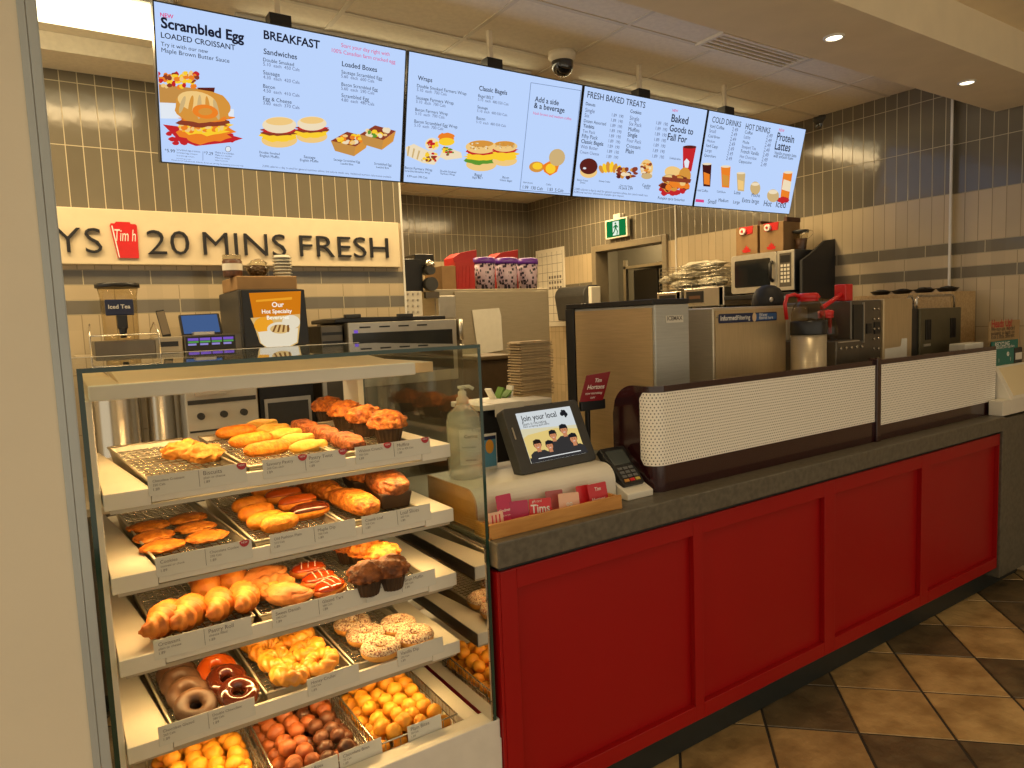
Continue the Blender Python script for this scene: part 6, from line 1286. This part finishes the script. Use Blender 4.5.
b.prism(pr, y0, y1, 'y'); b.build('cover', M_char, o, bev=0.01); b = MB(); b.box(4.66, 4.79, y0-0.05, y0-0.002, tz0+0.04, tz1-0.02); b.build('end_cap', M_cream, o, bev=0.008)
yb_ = 3.75; a, c = P(482, 380, y=yb_), P(513, 354, y=yb_)
o = thing('waste_bin', 'tall dark brown bin below the paper sheet, left of the pulp tray stack', 'bin', ((a.x+c.x)/2, 3.9, 0))
b = MB(); b.box(a.x, c.x, yb_, 4.12, 0, c.z-0.03); b.build('body', mat('dark_brown_plastic', (0.06, 0.035, 0.014), 0.5, var=0.1), o, bev=0.012)
b = MB(); b.box(a.x-0.008, c.x+0.008, yb_-0.008, 4.128, c.z-0.03, c.z); b.build('lid', mat('brown_bin_lid', (0.10, 0.065, 0.03), 0.5), o, bev=0.008)
# work table and stack of trays behind the riser
SYt = 2.30; wa, wb = P(480, 405, y=SYt).x, P(546, 400, y=SYt).x; wz = P(515, 402, y=SYt).z
o = thing('till_stand', 'black cash till stand with a white top behind the tablet', 'till', ((wa+wb)/2, 2.4, CT))
b = MB(); b.box(wa+0.01, wb-0.01, SYt+0.03, 2.54, CT, wz-0.022); b.build('cabinet', M_black, o, bev=0.004); b = MB(); b.box(wa, wb+0.03, SYt, 2.54, wz-0.022, wz); b.build('top', M_cream, o, bev=0.003)
pr = [P(a, c, z=wz+0.003) for a, c in ((489, 403), (517, 399.5), (522, 410), (500, 412))]
b = MB(); b.box(pr[0].x, pr[1].x, SYt-0.004, SYt+0.12, wz, wz+0.002); b.prism([(SYt-0.004, wz+0.002), (SYt-0.0055, wz-0.05), (SYt-0.004, wz-0.05)], pr[0].x, pr[1].x, 'x'); tag(b.build('receipt', M_paper), 'white slip hanging over the edge of the till stand', 'paper slip')
# trays stack
xa, xb = P(521, 370, y=2.42).x, P(554, 370, y=2.42).x; z1_ = P(530, 341, y=2.42).z; N_ = 20; dz = (z1_-wz)/N_
M_trayc = mat('moulded_pulp', (0.46, 0.34, 0.19), 0.85, var=0.06, vscale=30); rr = random.Random(8)
tb_ = MB(); w = xb-xa; tb_.box(-w/2, w/2, -0.05, 0.05, 0, dz*0.45); tb_.prism([(-w/2+0.004, dz*0.45), (w/2-0.004, dz*0.45), (w/2-0.016, dz*0.9), (-w/2+0.016, dz*0.9)], -0.046, 0.046, 'y')
tr = tag(tb_.build('pulp_tray', M_trayc, origin=(0, 0, 0), bev=0.002), 'brown moulded pulp cup tray in the tall stack behind the till', 'cup tray', 'stacked pulp trays'); tr.location = ((xa+xb)/2, 2.475, wz); KC[tr.name] = []
for i in range(1, N_): dup(tr, ((xa+xb)/2+rr.uniform(-0.004, 0.004), 2.475+rr.uniform(-0.004, 0.004), wz+dz*i), (0, 0, rr.uniform(-0.03, 0.03)))
# plant-like green packets
c = P(499, 392, y=2.50)
o = thing('green_packets', 'green and white tea packets heaped beside the pulp trays', 'packets', (c.x, 2.47, wz))
for i, (dx_, rz_, m_) in enumerate(((-0.03, 0.5, mat('green_foil', (0.10, 0.22, 0.03), 0.4)), (0.0, 0.9, MATS['green_foil']), (0.03, 0.2, M_paper), (-0.05, -0.5, M_paper))):
    b = MB(); M = Matrix.Translation((c.x+dx_, 2.47, wz+0.001)) @ Matrix.Rotation(rz_, 4, 'Y') @ Matrix.Rotation(0.1, 4, 'Z'); b.box(-0.004, 0.004, -0.02, 0.02, 0.0, 0.05, M=M); b.build('packet', m_, o)
# ================================================================== MACHINES behind the guard, on the counter
def machine(name, label, x0, x1, y0, y1, zt, m_, cat, bev=0.005):
    o = thing(name, label, cat, ((x0+x1)/2, (y0+y1)/2, CT)); b = MB(); b.box(x0, x1, y0, y1, CT, zt); b.build('body', m_, o, bev=bev); return o
fx0, fx1 = P(655, 330, y=2.0).x, P(690, 330, y=2.0).x; fz = P(672, 304, y=2.0).z; fyb = P(565, 330, x=fx0).y
o = machine('juice_cooler', 'tall steel cooler with black edges and a small name plate behind the guard', fx0, fx1-0.004, 2.0, 2.55, fz, mat('pale_grey_steel', (0.50, 0.50, 0.46), 0.38, 0.4, var=0.05, vscale=8, aniso=(1, 1, 25)), 'cooler')
fyb = 2.55
b = MB(); b.box(fx0-0.006, fx0-0.0005, 2.012, 2.50, CT+0.02, fz-0.012); b.build('side_panel', mat('bronze_steel', (0.58, 0.42, 0.22), 0.36, 0.5, var=0.06, vscale=8, aniso=(1, 1, 25)), o)
b = MB(); b.box(fx0-0.012, fx1, 2.0, 2.56, fz+0.0005, fz+0.022); b.box(fx0-0.012, fx0-0.0005, 2.505, 2.565, CT, fz); b.build('edge_trim', M_black, o, bev=0.002)
pa, pb = P(666, 323, y=1.998), P(683, 315, y=1.998); b = MB(); b.box(pa.x, pb.x, 1.9965, 1.9995, pa.z, pb.z); npt = b.build('name_plate', M_cream, o); b = MB(); b.text('ICEMAX', (pa.x+0.006, 1.996, pa.z+0.010), (1, 0, 0), (0, 0, 1), width=(pb.x-pa.x)-0.012, bold=0.02); b.build('print', M_inkg, npt)
mx0, mx1 = P(713, 340, y=2.0).x, P(785, 340, y=2.0).x; mz = P(750, 306.5, y=2.0).z
M_bronze = MATS['bronze_steel']
o = machine('steel_brewer', 'wide steel machine with a blue banner sticker behind the guard', mx0, mx1, 2.0, 2.45, mz, M_steel, 'machine')
b = MB(); b.box(mx0+0.012, mx1-0.004, 1.9935, 1.9995, CT+0.03, mz-0.012); b.build('front_panel', mat('warm_steel', (0.58, 0.44, 0.25), 0.38, 0.5, var=0.06, vscale=8, aniso=(25, 1, 1)), o, bev=0.001)
b = MB()
for z in (mz-0.04, 1.22):
    for x in (mx0+0.02, mx1-0.012): b.cyl((x, 1.994, z), (x, 1.990, z), 0.006, n=10)
b.build('screw', M_chrome, o)
pa, pb = P(719, 323.5, y=1.99), P(777, 312.5, y=1.99); b = MB(); b.prism([(x, z) for x, z in rrect(pa.x, pa.z, pb.x, pa.z+0.040, 0.008)], 1.9905, 1.9934, 'y', 0); xm = pa.x+(pb.x-pa.x)*0.60; b.box(xm, pb.x-0.004, 1.9898, 1.9908, pa.z+0.005, pa.z+0.035, 1); bn = b.build('banner_sticker', [M_navy, mat('banner_blue', (0.03, 0.10, 0.28), 0.4)], o, recalc=False)
b = MB(); b.text('Informed', (pa.x+0.010, 1.9896, pa.z+0.012), (1, 0, 0), (0, 0, 1), width=(xm-pa.x)*0.44, bold=0.02); b.text('Filtering', (pa.x+0.010+(xm-pa.x)*0.46, 1.9896, pa.z+0.012), (1, 0, 0), (0, 0, 1), width=(xm-pa.x)*0.36, bold=0.01); b.text('Water', (xm+0.03, 1.9892, pa.z+0.022), (1, 0, 0), (0, 0, 1), width=0.06); b.text('filtered here', (xm+0.03, 1.9892, pa.z+0.009), (1, 0, 0), (0, 0, 1), width=0.10); b.build('print', M_inkw, bn)
b = MB(); b.prism([(xm-0.004+0.013*math.cos(a), pa.z+0.020+0.020*math.sin(a)) for a in [i*math.pi/8 for i in range(16)]], 1.988, 1.9905, 'y'); b.build('emblem', mat('emblem_peach', (0.70, 0.50, 0.30), 0.5), bn)
# dark rounded hopper on top of that machine
c = P(768, 306, y=2.12)
o = thing('bean_hopper', 'round black hopper lid on the steel machine in front of the microwave', 'hopper', (c.x, 2.12, mz)); b = MB(); b.lathe([(0.072, 0), (0.076, 0.015), (0.072, 0.05), (0.055, 0.082), (0.03, 0.098), (0, 0.102)], (c.x, 2.12, mz), 28); b.build('lid', mat('matt_black', (0.012, 0.012, 0.013), 0.6), o)
b = MB(); b.blob((c.x-0.05, 2.065, mz+0.03), (0.012, 0.008, 0.012), 0.1, 2, 1, 2); b.blob((c.x+0.045, 2.06, mz+0.035), (0.010, 0.008, 0.012), 0.1, 2, 1, 2); b.build('latch', M_alu, o)
# stainless coffee server with black collar and two glass pots behind
c0, c1 = P(786, 340, y=1.90).x, P(826, 340, y=1.90).x; r = (c1-c0)/2*0.50; cx = (c0+c1)/2; zt = P(806, 321, y=1.88).z
o = thing('coffee_server', 'round steel coffee server with a black collar behind the guard', 'coffee server', (cx, 1.89, CT))
b = MB(); b.lathe([(r, 0), (r, zt-CT-0.062)], (cx, 1.89, CT), 40); b.build('body', M_steel, o)
b = MB(); b.lathe([(r*1.02, zt-CT-0.062), (r*1.03, zt-CT-0.058), (r*1.03, zt-CT-0.006), (r*1.0, zt-CT), (r*0.85, zt-CT), (r*0.85, zt-CT-0.02), (0, zt-CT-0.02)], (cx, 1.89, CT), 40); b.build('collar', M_black, o)
def pot(x, y, z, rz, label, tilt=0.0, k=1.0):
    o = thing('coffee_pot', label, 'coffee pot', (0, 0, 0), 'glass coffee pots with red handles'); r = 0.072*k
    b = MB(); b.lathe([(r*0.8, 0.0), (r*0.98, 0.02), (r, 0.05), (r*0.85, 0.09), (r*0.55, 0.115), (r*0.52, 0.125)], (0, 0, 0), 28); b.build('glass', glassmat('pot_glass', (0.80, 0.74, 0.62), 0.02, 1.5), o)
    b = MB(); b.lathe([(r*0.56, 0.115), (r*0.62, 0.122), (r*0.64, 0.140), (r*0.5, 0.146), (0, 0.146)], (0, 0, 0), 28); b.build('lid', M_redp, o)
    b = MB(); b.tube([(r*0.58, 0, 0.128), (r*0.95, 0, 0.142), (r*1.45, 0, 0.136), (r*1.62, 0, 0.10), (r*1.5, 0, 0.03)], 0.0085, 10); b.build('handle', M_redp, o)
    b = MB(); b.lathe([(r*0.60, 0.108), (r*0.62, 0.118)], (0, 0, 0), 28, cap=False); b.tube([(-r*0.5, 0, 0.115), (-r*0.75, 0, 0.132)], 0.012); b.build('band', M_redp, o)
    o.location = (x, y, z); o.rotation_euler = (0, tilt, rz); return o
pot(cx-0.005, 1.89, zt-0.02, math.radians(160), 'glass coffee pot with red collar standing on the round steel server', k=1.02)
YM = 1.90; zbase = P(840, 341, y=YM-0.04).z
p2 = P(824, 340, y=YM+0.05)
pot(p2.x+0.03, YM+0.06, zbase+0.001, math.radians(20), 'glass coffee pot with a raised red handle beside the riveted brewer', tilt=0.0, k=0.80)
# riveted steel brewer
x0, x1, x2 = P(827, 340, y=YM).x, P(881, 340, y=YM).x, P(910, 340, y=YM).x; zt2 = P(870, 300, y=YM).z
xm = P(851, 330, y=YM).x
o2 = machine('coffee_brewer', 'dark riveted steel coffee brewer with a recess, behind the guard', xm, x1, YM, 2.32, zt2, M_dsteel, 'coffee brewer')
b = MB(); b.box(x0+0.01, xm-0.001, YM-0.04, 2.32, CT, zbase); b.build('base', M_dsteel, o2, bev=0.004)
b = MB(); b.box(x0+0.02, xm-0.002, 2.13, 2.32, zbase+0.001, zt2-0.02); b.build('back_plate', M_steel2, o2, bev=0.004)
ra, rb_ = P(852, 330, y=YM).x, P(862, 330, y=YM).x; zr = P(857, 341, y=YM).z; b = MB(); b.box(ra+0.004, rb_, YM-0.006, YM-0.0005, zr, zt2-0.02); b.build('recess', mat('recess_black', (0.02, 0.018, 0.014), 0.4), o2)
b = MB(); b.box(rb_, rb_+0.006, YM-0.010, YM-0.0005, zr-0.01, zt2-0.01); b.box(x0+0.02, xm-0.004, YM-0.046, YM-0.0405, zbase-0.008, zbase-0.003); b.build('edge_strip', M_alu, o2)
b = MB(); xr = rb_+0.012; wr = x1-xr
for i in range(6):
    z = zt2-0.045-i*0.050
    for q in (0.55, 0.80): b.cyl((xr+wr*q, YM, z), (xr+wr*q, YM-0.008, z), 0.0055, n=10)
for i in range(5): b.cyl((x0+0.04+i*0.045, YM-0.04, zbase-0.035), (x0+0.04+i*0.045, YM-0.048, zbase-0.035), 0.006, n=10)
b.build('rivet', M_chrome, o2); b = MB(); zs_ = P(875, 328, y=YM).z; b.box(xr+wr*0.58, xr+wr*0.90, YM-0.006, YM-0.0005, zs_-0.03, zs_+0.03); b.box(xr+wr*0.15, xr+wr*0.40, YM-0.006, YM-0.0005, zs_-0.025, zs_+0.025); b.build('switch', M_black, o2)
rp, rq = P(851, 297, y=YM+0.05), P(863, 284, y=YM+0.05)
b = MB(); b.box(xm+0.02, xm+0.02+(rq.x-rp.x)*0.6, YM+0.04, YM+0.10, zt2, rq.z); b.tube([(xm+0.05, YM+0.07, zt2+0.04), (xm-0.03, YM+0.06, zt2+0.015), (xm-0.15, YM+0.06, zt2-0.030)], 0.011); tag(b.build('brew_basket_handle', M_redp, bev=0.004), 'bright red basket handle reaching over the riveted brewer', 'handle')
o = machine('steel_hot_box', 'warm toned steel box with a white sticker beside the riveted brewer', x1+0.006, x2, YM-0.01, 2.32, zt2+0.003, MATS['warm_steel'], 'steel box')
ys_ = YM-0.012; pa, pb = P(885, 362, y=ys_), P(907, 340, y=ys_); b = MB(); b.prism([(pa.x, pa.z-0.05), (pb.x, pa.z-0.05), (pb.x, pb.z+0.01), (pb.x-0.05, pb.z+0.01), (pb.x-0.06, pb.z-0.03), (pa.x, pb.z-0.035)], ys_, ys_+0.0018, 'y'); b.build('sticker', M_paper, o)
# toaster with wire guards
x0, x1 = P(920, 330, y=YM).x, P(961, 330, y=YM).x; xq = P(911.5, 330, y=YM).x; zt3 = P(940, 308, y=YM).z
o = machine('bun_toaster', 'dark olive bun toaster with two vents and wire guards', x0, x1, YM, 2.30, zt3, mat('olive_steel', (0.12, 0.105, 0.06), 0.4, 0.5, var=0.06), 'toaster')
b = MB(); b.box(xq+0.012, x0-0.001, YM+0.01, 2.30, CT, zt3+0.004); b.build('side', M_black, o, bev=0.003)
for q in (0.12, 0.72):
    b = MB()
    for i in range(4): b.box(x0+(x1-x0)*(q+0.035*i), x0+(x1-x0)*(q+0.035*i+0.02), YM-0.005, YM+0.001, zt3-0.17, zt3-0.06)
    b.build('vent', M_black, o)
b = MB(); b.box(x0+0.04, x0+0.11, YM-0.004, YM+0.001, zt3-0.205, zt3-0.192); b.build('badge', M_alu, o)
for a, c in ((x0+0.02, x1-0.02), (xq+0.014, x0-0.01)):
    b = MB(); hh = zt3+0.070; b.tube([(a, YM+0.03, zt3), (a, YM+0.03, hh-0.02), (a+0.02, YM+0.03, hh), (c-0.02, YM+0.03, hh), (c, YM+0.03, hh-0.02), (c, YM+0.03, zt3)], 0.006); b.build('wire_guard', M_chrome, o)
# woven crate with black dishes on it
zt4 = 1.685; cxa = max(x1+0.01, 4.385)
b = MB(); b.box(cxa, 4.693, 1.96, 2.55, CT, zt4); cr_ = b.build('wicker_crate', mat('wicker', (0.44, 0.29, 0.13), 0.7, vscale=90, col2=(0.56, 0.39, 0.19), bump=0.6, bscale=120), bev=0.004); tag(cr_, 'tall tan woven crate against the right wall behind the toaster', 'crate')
for i in range(4):
    b = MB(); y = 2.05+0.135*i; x = (cxa+4.69)/2; b.lathe([(0.04, 0.0), (0.062, 0.022), (0.064, 0.024), (0.056, 0.022), (0.036, 0.003), (0.0, 0.003)], (x, y, zt4+0.0008), 24, cap=False)
    b.blob((x, y, zt4+0.020), (0.045, 0.045, 0.016), 0.3, 4, i, 3); ob = b.build('black_dish', M_black)
    tag(ob, 'shallow black dish on the tan crate, %s from the microwave end' % ORD[3-i], 'dish', 'black dishes on the tan crate')
# ================================================================== RIGHT WALL SHELF
ws = 1.735
o = thing('wall_shelf', 'black wall shelf with a deep side bracket under the microwave', 'shelf', (4.5, 3.2, 1.7))
b = MB(); b.box(4.26, 4.70, 2.895, 3.50, ws-0.03, ws); b.build('board', M_black, o, bev=0.003)
b = MB(); b.prism([(4.31, ws-0.03), (4.70, ws-0.06), (4.70, 2.105), (4.58, 2.09), (4.40, 1.99), (4.31, 1.95)], 2.872, 2.894, 'y'); b.build('bracket', mat('black_bracket', (0.022, 0.022, 0.024), 0.55), o, bev=0.003)
my0, my1, mz0, mz1 = 2.93, 3.462, ws+0.012, 2.03
o = thing('microwave', 'cream framed microwave oven with dark window on the black wall shelf', 'microwave', (4.47, 3.2, ws))
b = MB(); b.box(4.315, 4.66, my0, my1, mz0, mz1); b.box(4.33, 4.36, my0+0.05, my0+0.08, ws, mz0); b.box(4.33, 4.36, my1-0.08, my1-0.05, ws, mz0); b.build('body', M_char, o, bev=0.006)
ypanel = my0+0.135
b = MB(); b.prism([(y, z) for y, z in rrect(ypanel+0.004, mz0, my1, mz1, 0.022)], 4.300, 4.3149, 'x'); dr = b.build('door', M_alu, o, bev=0.003)
b = MB(); b.prism([(y, z) for y, z in rrect(ypanel+0.055, mz0+0.045, my1-0.035, mz1-0.040, 0.012)], 4.298, 4.3005, 'x'); b.build('window', mat('microwave_window', (0.012, 0.014, 0.016), 0.08), dr)
b = MB(); b.tube([(4.292, ypanel+0.035, mz0+0.08), (4.272, ypanel+0.035, mz0+0.10), (4.268, ypanel+0.030, mz1-0.13), (4.272, ypanel+0.035, mz1-0.09), (4.300, ypanel+0.040, mz1-0.07)], 0.011); b.tube([(4.300, ypanel+0.035, mz0+0.075), (4.288, ypanel+0.035, mz0+0.082)], 0.011); b.build('handle', M_black, dr)
b = MB(); b.box(4.300, 4.3149, my0, ypanel, mz0+0.004, mz1-0.002); cp = b.build('control_panel', M_alu, o, bev=0.003)
b = MB(); b.box(4.298, 4.3004, my0+0.03, ypanel-0.028, mz1-0.085, mz1-0.035); b.build('display', M_black, cp)
for i in range(5):
    for j in range(3):
        b = MB(); y = my0+0.035+j*0.026; z = mz1-0.115-i*0.027; b.box(4.2985, 4.3004, y, y+0.018, z, z+0.018); b.build('button', M_cream, cp)
b = MB(); b.box(4.2995, 4.3002, my0+0.02, ypanel-0.02, mz0+0.03, mz1-0.02); b.build('keypad_field', mat('keypad_grey', (0.10, 0.085, 0.065), 0.4), cp)
# two coffee take-out boxes and a clear cup holder on the microwave
for i, (ya, yb) in enumerate(((3.245, 3.435), (3.03, 3.225))):
    h = 0.205; z0 = mz1; o = thing('coffee_box', ['brown coffee carton with a red leaf on the microwave, nearer the bags', 'brown coffee carton with a red leaf on the microwave, nearer the clear cup'][i], 'coffee box', (4.42, (ya+yb)/2, z0), 'take-out coffee boxes on the microwave')
    b = MB(); b.box(4.325, 4.52, ya, yb, z0, z0+h); b.build('carton', M_brownbox, o, bev=0.004)
    b = MB(); b.box(4.30, 4.53, ya-0.004, ya+0.0, z0+0.0, z0+h+0.02) if False else b.prism([(ya-0.003, z0+h), (ya+0.02, z0+h), (ya+0.02, z0+h+0.035), (ya-0.003, z0+h+0.03)], 4.36, 4.52, 'x'); b.build('carry_flap', mat('dark_brown_card', (0.09, 0.035, 0.02), 0.6), o)
    b = MB(); yc = (ya+yb)/2; b.prism([(yc-0.055, z0+h-0.055), (yc+0.055, z0+h-0.055), (yc+0.06, z0+h+0.001), (yc-0.06, z0+h+0.001)], 4.3215, 4.325, 'x'); b.build('red_spout_panel', M_redp, o)
    b = MB(); b.cyl((4.322, yc+0.02, z0+h-0.032), (4.300, yc+0.02, z0+h-0.032), 0.024, n=20); b.build('cap', M_inkw, o); b = MB(); b.cyl((4.300, yc+0.02, z0+h-0.032), (4.296, yc+0.02, z0+h-0.032), 0.009, n=14); b.build('cap_stud', M_redp, o)
    lf = [(0, 0.048), (0.010, 0.030), (0.022, 0.034), (0.018, 0.018), (0.040, 0.016), (0.032, 0.006), (0.036, 0.0), (0.010, -0.004), (0.0, -0.006), (-0.010, -0.004), (-0.036, 0.0), (-0.032, 0.006), (-0.040, 0.016), (-0.018, 0.018), (-0.022, 0.034), (-0.010, 0.030)]
    b = MB(); b.prism([(yc+a, z0+0.022+c) for a, c in lf], 4.3225, 4.3249, 'x'); b.build('maple_leaf', M_redp, o)
o = thing('cup_holder', 'clear plastic cup with a wire holder beside the take-out coffee boxes', 'cup', (4.46, 2.975, mz1)); b = MB(); b.lathe([(0.036, 0), (0.050, 0.12), (0.052, 0.125)], (4.46, 2.985, mz1), 24, cap=False); b.lathe([(0.036, 0.001), (0, 0.001)], (4.46, 2.985, mz1), 24, cap=False); b.build('cup', M_clear, o)
b = MB(); b.lathe([(0.032, 0.004), (0.042, 0.08), (0, 0.082)], (4.46, 2.985, mz1), 24); b.build('contents', mat('coffee_grounds', (0.12, 0.055, 0.03), 0.6), o)
b = MB(); b.lathe([(0.054, 0.122), (0.054, 0.140), (0, 0.140)], (4.46, 2.985, mz1), 24); b.build('lid', M_char, o); b = MB(); b.tube([(4.46+0.055*math.cos(a), 2.985-0.02-0.05*(1+math.sin(a))*0.6, mz1+0.10+0.03*math.sin(a)) for a in [i*math.pi/8 for i in range(16)]], 0.0018, 6, closed=True); b.build('wire_ring', M_wire, o)
# warmers with wire baskets of bags
sz = 1.655
o = thing('warmer_shelf', 'black wall shelf under the two chrome warmers left of the microwave', 'shelf', (4.5, 3.9, sz))
b = MB(); b.box(4.27, 4.70, 3.52, 4.34, sz-0.03, sz); b.build('board', M_black, o, bev=0.003); b = MB(); b.prism([(4.69, sz-0.03), (4.40, sz-0.03), (4.69, sz-0.30)], 3.6, 3.63, 'y'); b.prism([(4.69, sz-0.03), (4.40, sz-0.03), (4.69, sz-0.30)], 4.2, 4.23, 'y'); b.build('bracket', M_black, o)
for i, (ya, yb, zz_) in enumerate(((3.965, 4.235, 1.80), (3.53, 3.935, 1.815))):
    o = thing('food_warmer', ['smaller chrome warmer with black window at the doorway end of the shelf', 'wider chrome warmer with black window next to the microwave'][i], 'warmer', (4.48, (ya+yb)/2, sz), 'chrome warmers on the wall shelf')
    b = MB(); b.box(4.30, 4.66, ya, yb, sz+0.012, zz_); b.box(4.32, 4.35, ya+0.02, ya+0.05, sz, sz+0.012); b.box(4.32, 4.35, yb-0.05, yb-0.02, sz, sz+0.012); b.build('body', M_chrome, o, bev=0.006)
    w0, w1 = (ya+0.06, yb-0.03) if i == 0 else (ya+0.20, yb-0.03)
    b = MB(); b.box(4.296, 4.3004, w0, w1, sz+0.045, zz_-0.025); b.build('window', M_black, o); b = MB(); b.box(4.2945, 4.2962, w0+0.03, w1-0.03, sz+0.075, zz_-0.06); b.build('readout', mat('readout_brown', (0.10, 0.05, 0.03), 0.3), o)
    b = MB(); b.box(4.30, 4.32, ya+0.01, ya+0.05, sz+0.012, zz_+0.002); b.build('side_handle', M_alu, o, bev=0.003)
bz_ = 1.815; by0, by1 = 3.62, 4.22
o = thing('wire_basket', 'wire basket of white bags above the chrome warmers', 'basket', (4.46, 3.9, bz_)); b = MB()
for k in range(7): z = bz_+0.004+k*0.030; b.tube([(4.32, by0, z), (4.62, by0, z), (4.62, by1, z), (4.32, by1, z)], 0.0025, 6, closed=True)
for i in range(13): y = by0+(by1-by0)*i/12; b.tube([(4.32, y, bz_+0.19), (4.32, y, bz_+0.003), (4.62, y, bz_+0.003), (4.62, y, bz_+0.19)], 0.0020, 5)
b.build('wire_frame', M_wire, o, recalc=False)
M_bag = mat('white_paper_bag', (0.74, 0.68, 0.52), 0.6, var=0.08, vscale=10, bump=0.7, bscale=30)
for i, (yc, zc, ry_, rz_, s_) in enumerate(((4.03, 0.045, 0.13, 0.1, 1.0), (3.76, 0.045, 0.11, 0.07, 0.9), (4.00, 0.125, 0.17, 0.07, 1.0), (3.86, 0.185, 0.20, 0.05, 1.0), (4.205, 0.09, 0.055, 0.06, 0.8))):
    b = MB(); b.blob((4.45, yc, bz_+zc), (0.125, ry_, 0.040 if i < 3 else 0.036), 0.28, 2.6, i+3, 4); tag(b.build('paper_bag', M_bag), 'crumpled white paper bag %s' % ['at the bottom left of the wire basket', 'at the bottom right of the wire basket', 'in the middle of the basket heap', 'on top of the basket heap', 'hanging over the doorway end of the basket'][i], 'paper bag', 'white bags in the wire basket')
# small white paper pad on the counter near the toaster
a = P(958, 350, y=1.80); c = P(993, 343, y=1.80); b = MB(); b.box(a.x, min(c.x, 4.66), 1.80, 1.84, CT, P(975, 343, y=1.80).z) if False else b.box(4.10, 4.32, 1.76, 1.84, CT, P(975, 343, y=1.76).z); tag(b.build('paper_pack', M_paper, bev=0.003), 'upright white paper pack between the guard and the bun toaster', 'paper pack')
for ob in bpy.data.objects:
    if '_w' in ob: del ob['_w']
    if ob.type == 'MESH' and ob.parent is not None and 'category' in ob: del ob['category']
